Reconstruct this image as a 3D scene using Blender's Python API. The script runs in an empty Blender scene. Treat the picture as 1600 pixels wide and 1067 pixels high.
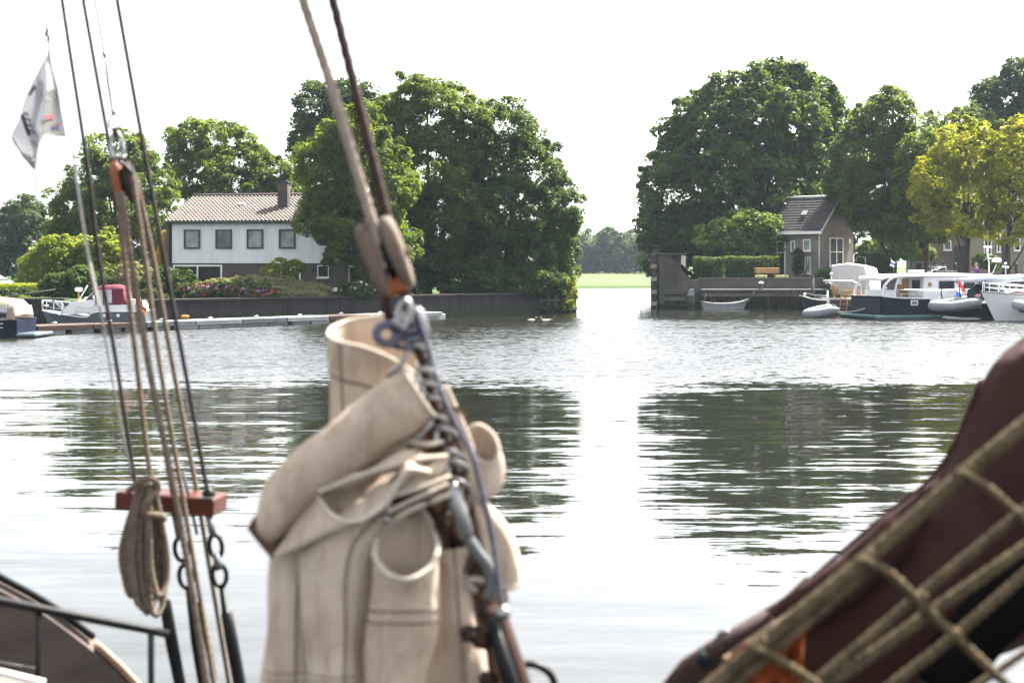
import bpy, math, random
import numpy as np
from mathutils import Vector, Matrix, noise
R = math.radians
scene = bpy.context.scene
col = scene.collection
# ---------------------------------------------------------------- camera, sky, sun, exposure
FPX, HC, YH = 2222.0, 3.2, 412.0          # focal length in photo pixels, eye height, horizon row
cam_data = bpy.data.cameras.new("camera")
cam_data.lens, cam_data.sensor_width = 50.0, 36.0
cam_data.shift_y = (YH - 533.5) / 1600.0
cam_data.clip_start, cam_data.clip_end = 0.1, 3000.0
cam_data.dof.use_dof = True
cam_data.dof.focus_distance = 92.0
cam_data.dof.aperture_fstop = 4.3
cam = bpy.data.objects.new("camera", cam_data)
cam.location = (0, 0, HC)
cam.rotation_euler = (R(90), 0, 0)
col.objects.link(cam)
scene.camera = cam

SUN_AZ, SUN_EL = R(50), R(53)             # azimuth to the right of the view axis, elevation
world = bpy.data.worlds.new("World")
scene.world = world
world.use_nodes = True
wn, wl = world.node_tree.nodes, world.node_tree.links
wn.clear()
sky = wn.new("ShaderNodeTexSky")
sky.sky_type = 'NISHITA'
sky.sun_disc = False
sky.sun_elevation = SUN_EL
sky.sun_rotation = SUN_AZ
sky.air_density = 1.0
sky.dust_density = 3.2
sky.ozone_density = 1.0
hsv = wn.new("ShaderNodeHueSaturation")   # thin white veil of summer cloud
hsv.inputs["Saturation"].default_value = 0.22
bg = wn.new("ShaderNodeBackground")
bg.inputs["Strength"].default_value = 0.115
wo = wn.new("ShaderNodeOutputWorld")
wl.new(sky.outputs[0], hsv.inputs["Color"])
wl.new(hsv.outputs[0], bg.inputs[0])
wl.new(bg.outputs[0], wo.inputs[0])

sd = bpy.data.lights.new("sun", 'SUN')
sd.energy = 5.0
sd.angle = R(0.5)
sd.color = (1.0, 0.95, 0.86)
sun = bpy.data.objects.new("sun", sd)
sdir = Vector((math.sin(SUN_AZ) * math.cos(SUN_EL), math.cos(SUN_AZ) * math.cos(SUN_EL), math.sin(SUN_EL)))
sun.rotation_euler = sdir.to_track_quat('Z', 'Y').to_euler()
sun.location = (40, 20, 60)
col.objects.link(sun)

scene.view_settings.view_transform = 'Standard'
scene.view_settings.look = 'None'
scene.view_settings.exposure = 2.35
scene.view_settings.gamma = 1.0
scene.cycles.use_denoising = True
scene.cycles.max_bounces = 8
scene.cycles.transparent_max_bounces = 12
scene.cycles.volume_bounces = 0
scene.cycles.sample_clamp_indirect = 6.0

# ---------------------------------------------------------------- helpers
def P(px, py, d):
    """the point seen at photo pixel (px, py) at distance d along the view axis"""
    return Vector(((px - 800.0) / FPX * d, d, HC - (py - YH) / FPX * d))
def at_z(px, py, z=0.0):
    return P(px, py, FPX * (HC - z) / (py - YH))
def X(px, d): return (px - 800.0) / FPX * d
def Zp(py, d): return HC - (py - YH) / FPX * d

ORG = {}
def org(o):
    while o.parent is not None: o = o.parent
    return ORG.get(o.name, Vector((0, 0, 0)))

def tag(o, label=None, cat=None, group=None, kind=None):
    if label: o['label'] = label
    if cat: o['category'] = cat
    if group: o['group'] = group
    if kind: o['kind'] = kind
    return o
def thing(name, label, cat, loc, group=None):
    o = bpy.data.objects.new(name, None)
    o.empty_display_size = 0.3
    col.objects.link(o)
    o.location = loc
    ORG[o.name] = Vector(loc)
    return tag(o, label, cat, group)

def frame(loc, rz=0.0):
    return Matrix.Translation(Vector(loc)) @ Matrix.Rotation(rz, 4, 'Z')

def catmull(pts, n=8, closed=False):
    pts = [Vector(p) for p in pts]
    if len(pts) < 3: return pts
    out = []
    N = len(pts)
    rng = range(N) if closed else range(N - 1)
    for i in rng:
        p0 = pts[(i - 1) % N] if closed or i > 0 else pts[0] * 2 - pts[1]
        p1, p2 = pts[i], pts[(i + 1) % N]
        p3 = pts[(i + 2) % N] if closed or i + 2 < N else pts[-1] * 2 - pts[-2]
        for k in range(n):
            t = k / n
            out.append(0.5 * ((2 * p1) + (p2 - p0) * t + (2 * p0 - 5 * p1 + 4 * p2 - p3) * t * t + (3 * p1 - p0 - 3 * p2 + p3) * t * t * t))
    if not closed: out.append(pts[-1].copy())
    return out

class MB:
    def __init__(s, xf=None):
        s.v, s.f, s.mi, s.sm, s.xf = [], [], [], [], xf
    def add(s, verts, faces, mi=0, smooth=False):
        b = len(s.v)
        s.v.extend([tuple(v) for v in verts])
        for f in faces:
            s.f.append([b + i for i in f]); s.mi.append(mi); s.sm.append(smooth)
        return s
    def box(s, c, size, rot=None, mi=0, taper=1.0, bevel=0.0):
        c = Vector(c); hx, hy, hz = [a / 2 for a in size]
        vs = []
        if bevel > 0:
            b = min(bevel, hx * .9, hy * .9, hz * .9)
            prof = [(hx - b, hy - b, -hz), (hx, hy, -hz + b), (hx, hy, hz - b), (hx - b, hy - b, hz)]
            for (ax, ay, z) in prof:
                c2 = b if ax == hx else 0
                ring = [(ax, ay - c2), (ax - c2, ay), (-ax + c2, ay), (-ax, ay - c2), (-ax, -ay + c2), (-ax + c2, -ay), (ax - c2, -ay), (ax, -ay + c2)] if c2 else \
                       [(ax, ay - b * .3), (ax - b * .3, ay), (-ax + b * .3, ay), (-ax, ay - b * .3), (-ax, -ay + b * .3), (-ax + b * .3, -ay), (ax - b * .3, -ay), (ax, -ay + b * .3)]
                k = 1 if z < 0 else taper
                vs += [Vector((x * k, y * k, z)) for x, y in ring]
            fs = []
            for r in range(3):
                for i in range(8):
                    j = (i + 1) % 8
                    fs.append((r * 8 + i, r * 8 + j, r * 8 + 8 + j, r * 8 + 8 + i))
            fs.append(tuple(range(7, -1, -1))); fs.append(tuple(range(24, 32)))
        else:
            for z, k in ((-hz, 1), (hz, taper)):
                vs += [Vector((-hx * k, -hy * k, z)), Vector((hx * k, -hy * k, z)), Vector((hx * k, hy * k, z)), Vector((-hx * k, hy * k, z))]
            fs = [(3, 2, 1, 0), (4, 5, 6, 7), (0, 1, 5, 4), (1, 2, 6, 5), (2, 3, 7, 6), (3, 0, 4, 7)]
        if rot is not None:
            M = rot if isinstance(rot, Matrix) else Matrix.Rotation(rot, 3, 'Z')
            vs = [M @ v for v in vs]
        return s.add([c + v for v in vs], fs, mi)
    def bar(s, a, b, w, h=None, mi=0):
        """square bar from a to b"""
        a, b = Vector(a), Vector(b); h = h or w
        t = (b - a).normalized()
        up = Vector((0, 0, 1)) if abs(t.z) < .95 else Vector((0, 1, 0))
        u = t.cross(up).normalized(); w_ = u.cross(t)
        vs = [p + u * (sx * w / 2) + w_ * (sy * h / 2) for p in (a, b) for sx, sy in ((-1, -1), (1, -1), (1, 1), (-1, 1))]
        return s.add(vs, [(3, 2, 1, 0), (4, 5, 6, 7), (0, 1, 5, 4), (1, 2, 6, 5), (2, 3, 7, 6), (3, 0, 4, 7)], mi)
    def tube(s, pts, r, n=8, mi=0, cap=True, closed=False, flat=1.0):
        pts = [Vector(p) for p in pts]
        N = len(pts)
        rs = r if isinstance(r, (list, tuple)) else [r] * N
        tang = []
        for i in range(N):
            a = pts[(i - 1) % N] if closed or i > 0 else pts[0]
            b = pts[(i + 1) % N] if closed or i < N - 1 else pts[-1]
            t = b - a
            tang.append(t.normalized() if t.length > 1e-9 else Vector((0, 0, 1)))
        up = Vector((0, 0, 1)) if abs(tang[0].z) < .9 else Vector((1, 0, 0))
        u = tang[0].cross(up).normalized()
        vs = []
        for i in range(N):
            t = tang[i]
            u = (u - t * u.dot(t))
            u = u.normalized() if u.length > 1e-6 else t.orthogonal().normalized()
            w = t.cross(u)
            for k in range(n):
                a = 2 * math.pi * k / n
                vs.append(pts[i] + (u * math.cos(a) + w * math.sin(a) * flat) * rs[i])
        fs = []
        for i in range(N if closed else N - 1):
            j = (i + 1) % N
            for k in range(n):
                l = (k + 1) % n
                fs.append((i * n + k, i * n + l, j * n + l, j * n + k))
        if cap and not closed:
            fs.append(tuple(range(n - 1, -1, -1))); fs.append(tuple((N - 1) * n + k for k in range(n)))
        return s.add(vs, fs, mi, True)
    def lathe(s, c, prof, axis='Z', n=16, mi=0, smooth=True):
        c = Vector(c)
        rot = {'Z': Matrix.Identity(3), 'X': Matrix.Rotation(R(90), 3, 'Y'), 'Y': Matrix.Rotation(R(-90), 3, 'X')}[axis] if isinstance(axis, str) else Vector(axis).to_track_quat('Z', 'Y').to_matrix()
        vs, fs = [], []
        for r, z in prof:
            for k in range(n):
                a = 2 * math.pi * k / n
                vs.append(c + rot @ Vector((r * math.cos(a), r * math.sin(a), z)))
        for i in range(len(prof) - 1):
            for k in range(n):
                l = (k + 1) % n
                fs.append((i * n + k, i * n + l, (i + 1) * n + l, (i + 1) * n + k))
        fs.append(tuple(range(n - 1, -1, -1))); fs.append(tuple((len(prof) - 1) * n + k for k in range(n)))
        return s.add(vs, fs, mi, smooth)
    def grid(s, rows, mi=0, closed=False, smooth=True, flip=False):
        n = len(rows[0]); b = []
        for r in rows: b += list(r)
        fs = []
        for i in range(len(rows) - 1):
            for k in range(n if closed else n - 1):
                l = (k + 1) % n
                q = (i * n + k, i * n + l, (i + 1) * n + l, (i + 1) * n + k)
                fs.append(q[::-1] if flip else q)
        return s.add(b, fs, mi, smooth)
    def prism(s, poly, axis, a, b, mi=0):
        """polygon in the plane across axis ('X': (y,z), 'Y': (x,z), 'Z': (x,y)) extruded from a to b"""
        def mk(p, t):
            return {'X': (t, p[0], p[1]), 'Y': (p[0], t, p[1]), 'Z': (p[0], p[1], t)}[axis]
        n = len(poly)
        vs = [mk(p, a) for p in poly] + [mk(p, b) for p in poly]
        fs = [tuple(range(n)), tuple(range(2 * n - 1, n - 1, -1))] + [(i, i + n, (i + 1) % n + n, (i + 1) % n) for i in range(n)]
        return s.add(vs, fs, mi)
    def face(s, pts, mi=0):
        return s.add(pts, [tuple(range(len(pts)))], mi)
    def build(s, name, mats, parent=None, loc=None):
        me = bpy.data.meshes.new(name)
        vs = [s.xf @ Vector(v) for v in s.v] if s.xf is not None else [Vector(v) for v in s.v]
        if parent is not None: o0 = org(parent)
        elif loc is not None: o0 = Vector(loc)
        else: o0 = Vector((0, 0, 0))
        me.from_pydata([tuple(v - o0) for v in vs], [], s.f)
        for m in (mats if isinstance(mats, (list, tuple)) else [mats]): me.materials.append(m)
        me.polygons.foreach_set("material_index", s.mi)
        me.polygons.foreach_set("use_smooth", s.sm)
        me.update()
        o = bpy.data.objects.new(name, me)
        col.objects.link(o)
        if parent is not None: o.parent = parent
        else:
            o.location = o0; ORG[o.name] = o0
        return o

def fix_normals(o):
    import bmesh
    bm = bmesh.new(); bm.from_mesh(o.data)
    bmesh.ops.recalc_face_normals(bm, faces=bm.faces)
    bm.to_mesh(o.data); bm.free()

def copy_tree(o, parent=None):
    c = o.copy(); col.objects.link(c)
    if parent is not None: c.parent = parent
    for ch in list(o.children): copy_tree(ch, c)
    return c

# ---------------------------------------------------------------- materials
def new_mat(name):
    m = bpy.data.materials.new(name); m.use_nodes = True
    nt = m.node_tree; nt.nodes.clear()
    out = nt.nodes.new("ShaderNodeOutputMaterial")
    bs = nt.nodes.new("ShaderNodeBsdfPrincipled")
    nt.links.new(bs.outputs[0], out.inputs[0])
    return m, nt, bs, out
def mk(name, c, c2=None, rough=.6, scale=4.0, stretch=(1, 1, 1), bump=0.0, bscale=None, metal=0.0, spec=0.2, trans=0.0, tcol=None, detail=5.0, lo=.35, hi=.65, speck=None):
    """procedural material: two-tone noise colour, noise bump, optional translucency"""
    m, nt, bs, out = new_mat(name)
    N, L = nt.nodes, nt.links
    tc = N.new("ShaderNodeTexCoord"); mp = N.new("ShaderNodeMapping"); mp.inputs['Scale'].default_value = stretch
    L.new(tc.outputs['Object'], mp.inputs[0])
    nz = N.new("ShaderNodeTexNoise"); nz.inputs['Scale'].default_value = scale; nz.inputs['Detail'].default_value = detail; nz.inputs['Roughness'].default_value = .6
    L.new(mp.outputs[0], nz.inputs[0])
    rp = N.new("ShaderNodeValToRGB")
    rp.color_ramp.elements[0].position, rp.color_ramp.elements[1].position = lo, hi
    c2 = c2 or tuple(x * .75 for x in c)
    rp.color_ramp.elements[0].color = (*c2, 1); rp.color_ramp.elements[1].color = (*c, 1)
    L.new(nz.outputs[0], rp.inputs[0])
    L.new(rp.outputs[0], bs.inputs['Base Color'])
    bs.inputs['Roughness'].default_value = rough; bs.inputs['Metallic'].default_value = metal
    bs.inputs['Specular IOR Level'].default_value = spec
    if bump:
        bn = N.new("ShaderNodeTexNoise"); bn.inputs['Scale'].default_value = bscale or scale * 4; bn.inputs['Detail'].default_value = 4
        L.new(mp.outputs[0], bn.inputs[0])
        bp = N.new("ShaderNodeBump"); bp.inputs['Strength'].default_value = 1.0; bp.inputs['Distance'].default_value = bump
        L.new(bn.outputs[0], bp.inputs['Height']); L.new(bp.outputs[0], bs.inputs['Normal'])
    if trans:
        tr = N.new("ShaderNodeBsdfTranslucent"); mx = N.new("ShaderNodeMixShader"); mx.inputs[0].default_value = trans
        if tcol: tr.inputs[0].default_value = (*tcol, 1)
        else: L.new(rp.outputs[0], tr.inputs[0])
        L.new(bs.outputs[0], mx.inputs[1]); L.new(tr.outputs[0], mx.inputs[2]); L.new(mx.outputs[0], out.inputs[0])
    return m
def leafmat(name, a, b, t=.35, scale=.45, gain=2.7):
    m, nt, bs, out = new_mat(name)
    N, L = nt.nodes, nt.links
    tc = N.new("ShaderNodeTexCoord")
    n1 = N.new("ShaderNodeTexNoise"); n1.inputs['Scale'].default_value = scale; n1.inputs['Detail'].default_value = 2
    n2 = N.new("ShaderNodeTexNoise"); n2.inputs['Scale'].default_value = 6.0; n2.inputs['Detail'].default_value = 1
    L.new(tc.outputs['Object'], n1.inputs[0]); L.new(tc.outputs['Object'], n2.inputs[0])
    ad = N.new("ShaderNodeMath"); ad.operation = 'ADD'; L.new(n1.outputs[0], ad.inputs[0]); L.new(n2.outputs[0], ad.inputs[1])
    hf = N.new("ShaderNodeMath"); hf.operation = 'MULTIPLY'; hf.inputs[1].default_value = .5; L.new(ad.outputs[0], hf.inputs[0])
    rp = N.new("ShaderNodeValToRGB"); rp.color_ramp.elements[0].position = .40; rp.color_ramp.elements[1].position = .60
    rp.color_ramp.elements[0].color = (*a, 1); rp.color_ramp.elements[1].color = (*b, 1)
    L.new(hf.outputs[0], rp.inputs[0]); L.new(rp.outputs[0], bs.inputs['Base Color'])
    bs.inputs['Roughness'].default_value = .5; bs.inputs['Specular IOR Level'].default_value = .10
    gm = N.new("ShaderNodeVectorMath"); gm.operation = 'MULTIPLY'; gm.inputs[1].default_value = (gain * 1.15, gain, gain * .30)
    L.new(rp.outputs[0], gm.inputs[0])
    tr = N.new("ShaderNodeBsdfTranslucent"); L.new(gm.outputs[0], tr.inputs[0])
    mx = N.new("ShaderNodeMixShader"); mx.inputs[0].default_value = t
    L.new(bs.outputs[0], mx.inputs[1]); L.new(tr.outputs[0], mx.inputs[2]); L.new(mx.outputs[0], out.inputs[0])
    return m
# ---------------------------------------------------------------- water and land
def water_mat():
    m, nt, bs, out = new_mat("water")
    N, L = nt.nodes, nt.links
    def math_(op, a, b=None, c=None):
        n = N.new("ShaderNodeMath"); n.operation = op
        for i, x in enumerate((a, b, c)):
            if x is None: continue
            if isinstance(x, (int, float)): n.inputs[i].default_value = x
            else: L.new(x, n.inputs[i])
        return n.outputs[0]
    tc = N.new("ShaderNodeTexCoord")
    def nz(scale, stretch, detail=2.0, rough=.5, off=(0, 0, 0), rz=0.0):
        mp = N.new("ShaderNodeMapping"); mp.inputs['Scale'].default_value = stretch; mp.inputs['Location'].default_value = off
        mp.inputs['Rotation'].default_value = (0, 0, rz)
        L.new(tc.outputs['Object'], mp.inputs[0])
        n = N.new("ShaderNodeTexNoise"); n.inputs['Scale'].default_value = scale; n.inputs['Detail'].default_value = detail; n.inputs['Roughness'].default_value = rough
        L.new(mp.outputs[0], n.inputs[0])
        sp = N.new("ShaderNodeSeparateColor"); L.new(n.outputs['Color'], sp.inputs[0])
        return sp.outputs[0], sp.outputs[1]
    sx = N.new("ShaderNodeSeparateXYZ"); L.new(tc.outputs['Object'], sx.inputs[0])
    w1, _ = nz(.055, (1, 1.6, 1), 3.0)
    w2, _ = nz(.5, (.25, 1, 1), 3.0)
    yy = math_('ADD', sx.outputs[1], math_('MULTIPLY', math_('SUBTRACT', w1, .5), 13.0))
    yy = math_('ADD', yy, math_('MULTIPLY', math_('SUBTRACT', w2, .5), 9.0))
    def ramp(x, a, b):
        n = N.new("ShaderNodeMapRange"); n.interpolation_type = 'SMOOTHSTEP'
        n.inputs['From Min'].default_value = a; n.inputs['From Max'].default_value = b
        L.new(x, n.inputs['Value']); return n.outputs[0]
    wind = math_('MULTIPLY', ramp(yy, 32.5, 44.5), math_('SUBTRACT', 1.0, math_('MULTIPLY', ramp(yy, 78, 88), .8)))
    # calm water: long low ripples
    c1x, c1y = nz(1.0, (.42, 1.7, 1), 3.0, .5)
    c2x, c2y = nz(4.2, (.17, 1.0, 1), 3.0, .6, (7, 3, 0), .10)
    c3x, c3y = nz(.16, (.6, 1.0, 1), 1.0, .5, (3, 9, 0))
    cal = math_('ADD', math_('MULTIPLY', math_('SUBTRACT', c1y, .5), .13), math_('MULTIPLY', math_('SUBTRACT', c2y, .5), .18))
    calm_gain = math_('MULTIPLY', math_('ADD', .30, math_('MULTIPLY', c3x, 1.5)), math_('ADD', .38, math_('MULTIPLY', ramp(sx.outputs[1], 9.0, 24.0), .62)))
    cal = math_('MULTIPLY', cal, calm_gain)
    c4x, c4y = nz(13.0, (.35, 1.0, 1), 3.0, .6, (2, 5, 0), -.08)
    cal = math_('ADD', cal, math_('MULTIPLY', math_('SUBTRACT', c4y, .5), .045))
    calx = math_('MULTIPLY', math_('SUBTRACT', c1x, .5), .05)
    # wind patch: short choppy ripples facing the breeze
    a1x, a1y = nz(5.0, (.6, 1.0, 1), 3.0, .65, (1, 2, 0))
    a3, _ = nz(.28, (.35, 1.0, 1), 2.0, .5, (4, 1, 0))
    ch = math_('ADD', math_('MULTIPLY', math_('SUBTRACT', a1y, .5), .9), -.17)
    ch = math_('MULTIPLY', ch, math_('ADD', .45, math_('MULTIPLY', a3, 1.1)))
    chx = math_('MULTIPLY', math_('SUBTRACT', a1x, .5), .4)
    ny = math_('ADD', cal, math_('MULTIPLY', ch, wind))
    nx = math_('ADD', calx, math_('MULTIPLY', chx, wind))
    cv = N.new("ShaderNodeCombineXYZ"); L.new(nx, cv.inputs[0]); L.new(ny, cv.inputs[1]); cv.inputs[2].default_value = 1.0
    nn = N.new("ShaderNodeVectorMath"); nn.operation = 'NORMALIZE'; L.new(cv.outputs[0], nn.inputs[0])
    L.new(nn.outputs[0], bs.inputs['Normal'])
    bs.inputs['Base Color'].default_value = (.010, .0105, .008, 1)
    bs.inputs['Roughness'].default_value = .035
    bs.inputs['IOR'].default_value = 1.45
    return m
w = MB(); w.face([(-700, -30, 0), (700, -30, 0), (700, 900, 0), (-700, 900, 0)])
tag(w.build("water", water_mat()), kind='structure')

M = {}
M['lawn'] = mk("lawn", (.05, .085, .016), (.03, .06, .011), .9, 1.2, bump=.03, bscale=14)
M['meadow'] = mk("meadow", (.040, .075, .013), (.060, .068, .024), .9, .12, (.25, 1, 1), bump=.05, bscale=5)
M['paving'] = mk("paving", (.24, .215, .19), (.18, .165, .145), .9, .8, bump=.01, bscale=12)
M['soil'] = mk("soil", (.05, .04, .025), (.03, .025, .015), .95, 2.0, bump=.05, bscale=9)
GL, GR = 1.22, 2.06                        # bank levels left and right
QL0, QL1 = at_z(120, 512, 0), at_z(884, 488.5, 0)      # foot of the left quay wall
QLc = Vector((X(899, 95), 95.0, 0))
def sheet(name, pts, z, m, zlo=-1.0):
    b = MB(); n = len(pts)
    vs = [(p[0], p[1], z) for p in pts] + [(p[0], p[1], zlo) for p in pts]
    b.add(vs, [tuple(range(n))] + [((i + 1) % n, i, i + n, (i + 1) % n + n) for i in range(n)])
    o = b.build(name, m); fix_normals(o)
    return tag(o, kind='structure')
ND = Vector((-(QL1 - QL0).y, (QL1 - QL0).x, 0)).normalized()      # inland normal of the left quay
a0, a1 = QL0 + ND * .35, QL1 + ND * .35
sheet("left_bank", [(-500, 77), (a0.x - 2.5, 77), (a0.x - .2, a0.y + .4), (a1.x, a1.y), (QLc.x - .35, QLc.y + .6), (QLc.x - .35, 170), (-3, 330), (-500, 330)], GL, M['lawn'])
RQ = 101.6
rb = at_z(1018, 483, 0)
sheet("right_bank", [(rb.x + .5, RQ + .5), (X(1290, RQ), RQ + .4), (X(1290, RQ) + .2, 97.5), (400, 92), (400, 420), (60, 420), (rb.x + 11.5, 192), (rb.x + .6, RQ + 3)], GR, M['lawn'])
# quayside paving on the right, its own sheet just above the lawn
b = MB()
b.face([(X(1285, 110), 104.5, GR + .006), (X(1290, 101) + .6, 98.5, GR + .006), (200, 95.5, GR + .006), (200, 119, GR + .006), (X(1345, 119), 119, GR + .006)])
tag(b.build("quay_paving", M['paving']), kind='structure')
# meadow beyond the channel, rising a little to the far wood
rows = []
for y, z in ((186, -.6), (186.6, .18), (190, .3), (230, .42), (330, .6), (420, .85), (600, 1.6), (1200, 2.5)):
    rows.append([(x, y + math.sin(x * .07) * .8 + (x - 20) * .03, z) for x in range(-400, 601, 20)])
mb = MB(); mb.grid(rows)
tag(mb.build("meadow", M['meadow']), kind='structure')
# ---------------------------------------------------------------- quay walls, locks, jetties
def brick(name, c1, c2, mortar, bw=.24, bh=.075, rough=.9, weather=.35):
    m, nt, bs, out = new_mat(name)
    N, L = nt.nodes, nt.links
    tc = N.new("ShaderNodeTexCoord")
    sp = N.new("ShaderNodeSeparateXYZ"); L.new(tc.outputs['Object'], sp.inputs[0])
    ad = N.new("ShaderNodeMath"); ad.operation = 'ADD'; L.new(sp.outputs[0], ad.inputs[0]); L.new(sp.outputs[1], ad.inputs[1])
    cb = N.new("ShaderNodeCombineXYZ"); L.new(ad.outputs[0], cb.inputs[0]); L.new(sp.outputs[2], cb.inputs[1])
    bt = N.new("ShaderNodeTexBrick"); L.new(cb.outputs[0], bt.inputs[0])
    bt.inputs['Color1'].default_value = (*c1, 1); bt.inputs['Color2'].default_value = (*c2, 1); bt.inputs['Mortar'].default_value = (*mortar, 1)
    bt.inputs['Scale'].default_value = 1.0; bt.inputs['Brick Width'].default_value = bw; bt.inputs['Row Height'].default_value = bh; bt.inputs['Mortar Size'].default_value = .008
    nz = N.new("ShaderNodeTexNoise"); nz.inputs['Scale'].default_value = .9; nz.inputs['Detail'].default_value = 6; L.new(tc.outputs['Object'], nz.inputs[0])
    rp = N.new("ShaderNodeValToRGB"); rp.color_ramp.elements[0].position = .3; rp.color_ramp.elements[1].position = .7
    rp.color_ramp.elements[0].color = (1 - weather,) * 3 + (1,); rp.color_ramp.elements[1].color = (1.1, 1.08, 1.05, 1)
    L.new(nz.outputs[0], rp.inputs[0])
    mx = N.new("ShaderNodeMix"); mx.data_type = 'RGBA'; mx.blend_type = 'MULTIPLY'; mx.inputs[0].default_value = 1
    L.new(bt.outputs[0], mx.inputs[6]); L.new(rp.outputs[0], mx.inputs[7]); L.new(mx.outputs[2], bs.inputs['Base Color'])
    bp = N.new("ShaderNodeBump"); bp.inputs['Distance'].default_value = .01; bp.inputs['Strength'].default_value = .6
    iv = N.new("ShaderNodeMath"); iv.operation = 'SUBTRACT'; iv.inputs[0].default_value = 1; L.new(bt.outputs['Fac'], iv.inputs[1])
    L.new(iv.outputs[0], bp.inputs['Height']); L.new(bp.outputs[0], bs.inputs['Normal'])
    bs.inputs['Roughness'].default_value = rough
    return m
M['sheetpile'] = mk("sheetpile", (0.033, 0.0288, 0.0312), (0.0204, 0.018, 0.0198), .8, .9, (1, 1, .35), bump=.02, bscale=6)
M['concrete'] = mk("concrete", (0.081, 0.075, 0.0672), (0.042, 0.039, 0.0348), .9, .7, (1, 1, .5), bump=.02, bscale=8)
M['concrete_dark'] = mk("concrete_dark", (0.0553, 0.0507, 0.0468), (0.0325, 0.0299, 0.0279), .9, .8, (1, 1, .5), bump=.02, bscale=8)
M['timber_grey'] = mk("timber_grey", (0.101, 0.093, 0.0838), (0.0581, 0.0528, 0.048), .9, 1.2, (.4, 1, 1), bump=.01, bscale=12)
M['timber_pale'] = mk("timber_pale", (.26, .235, .205), (.16, .145, .125), .9, 1.2, (1, .4, 1), bump=.01, bscale=12)
M['timber_dark'] = mk("timber_dark", (.06, .052, .045), (.03, .027, .024), .9, 1.2, bump=.01, bscale=12)
M['pile_red'] = mk("pile_red", (0.0863, 0.054, 0.045), (0.0488, 0.0353, 0.0315), .9, .7, (1, 1, .5), bump=.02, bscale=8)
M['dock_grey'] = mk("dock_grey", (0.15, 0.161, 0.173), (0.0975, 0.109, 0.12), .8, 1.0, bump=.004, bscale=10)
M['dock_light'] = mk("dock_light", (0.24, 0.248, 0.256), (0.176, 0.184, 0.192), .8, 1.0)
M['dock_brown'] = mk("dock_brown", (0.096, 0.064, 0.052), (0.064, 0.044, 0.036), .85, 2.0)
M['white_paint'] = mk("white_paint", (0.702, 0.702, 0.693), (0.612, 0.612, 0.594), .45, 2.0)
M['offwhite'] = mk("offwhite", (.66, .64, .60), (.55, .53, .50), .6, 2.0)
M['steel'] = mk("steel", (.55, .56, .58), (.42, .43, .45), .28, 6.0, metal=.9)
M['dark_metal'] = mk("dark_metal", (.03, .03, .032), (.018, .018, .02), .5, 6.0)
M['orange'] = mk("orange", (.62, .26, .04), (.5, .2, .03), .6, 4.0)
def waterline(m, z0=.30, soft=.35):
    """a band of green black algae up to the usual water level"""
    nt = m.node_tree; N, L = nt.nodes, nt.links
    bs = next(n for n in N if n.type == 'BSDF_PRINCIPLED'); src = bs.inputs['Base Color'].links[0].from_socket
    g = N.new("ShaderNodeNewGeometry"); sp = N.new("ShaderNodeSeparateXYZ"); L.new(g.outputs['Position'], sp.inputs[0])
    nz = N.new("ShaderNodeTexNoise"); nz.inputs['Scale'].default_value = 1.6; nz.inputs['Detail'].default_value = 5; L.new(g.outputs['Position'], nz.inputs[0])
    ad = N.new("ShaderNodeMath"); ad.operation = 'MULTIPLY_ADD'; L.new(nz.outputs[0], ad.inputs[0]); ad.inputs[1].default_value = -.9; L.new(sp.outputs[2], ad.inputs[2])
    mr = N.new("ShaderNodeMapRange"); mr.inputs['From Min'].default_value = z0 - .45; mr.inputs['From Max'].default_value = z0 - .45 + soft; L.new(ad.outputs[0], mr.inputs['Value'])
    mx = N.new("ShaderNodeMix"); mx.data_type = 'RGBA'; mx.inputs[6].default_value = (.018, .022, .012, 1)
    L.new(mr.outputs[0], mx.inputs[0]); L.new(src, mx.inputs[7]); L.new(mx.outputs[2], bs.inputs['Base Color'])
for k_ in ('sheetpile', 'concrete', 'pile_red', 'timber_dark', 'timber_grey'): waterline(M[k_])
M['brickwall'] = brick("quay_brick", (.085, .066, .06), (.058, .047, .044), (.075, .07, .066))

# left quay: a run of dark sheet piling with a coping, turning back along the channel
def wall_run(p, q, z0, z1, t, name_parts, parent, mats, pitch=.9, depth=.03):
    p, q = Vector((p.x, p.y, 0)), Vector((q.x, q.y, 0))
    d = (q - p); Ln = d.length; d.normalize(); n = Vector((-d.y, d.x, 0))
    b = MB(); k = int(Ln / pitch); prof = []
    for i in range(k + 1):
        s0 = i * Ln / (k + 1)
        for fr, off in ((0, 0), (.42, 0), (.5, depth), (.92, depth)):
            prof.append(p + d * (s0 + fr * Ln / (k + 1)) + n * off)
    prof.append(q)
    b.grid([[Vector((v.x, v.y, z0)) for v in prof], [Vector((v.x, v.y, z1)) for v in prof]], smooth=False)
    b.grid([[v + Vector((0, 0, z1)) for v in prof], [v + n * t + Vector((0, 0, z1)) for v in prof]], smooth=False)
    b.build(name_parts[0], mats[0], parent)
    c = MB(); mid = (p + q) / 2 + n * (t / 2 - .1); mid.z = z1 + .05
    c.box(mid, (Ln, t + .12, .10), math.atan2(d.y, d.x)); c.build(name_parts[1], mats[1], parent)
lq = thing("quay_wall", "long dark sheet pile quay wall below the white house garden and trees", "quay wall", (QL0.x, QL0.y, 0))
wall_run(QL0, QL1, -.6, GL + .02, .8, ("sheet_piling", "coping"), lq, (M['sheetpile'], M['concrete_dark']))
wall_run(QL1, QLc, -.6, GL + .02, .8, ("sheet_piling", "coping"), lq, (M['sheetpile'], M['concrete_dark']))
wall_run(QLc, Vector((QLc.x - .1, 150, 0)), -.6, GL + .02, .8, ("sheet_piling", "coping"), lq, (M['sheetpile'], M['concrete_dark']))
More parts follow.
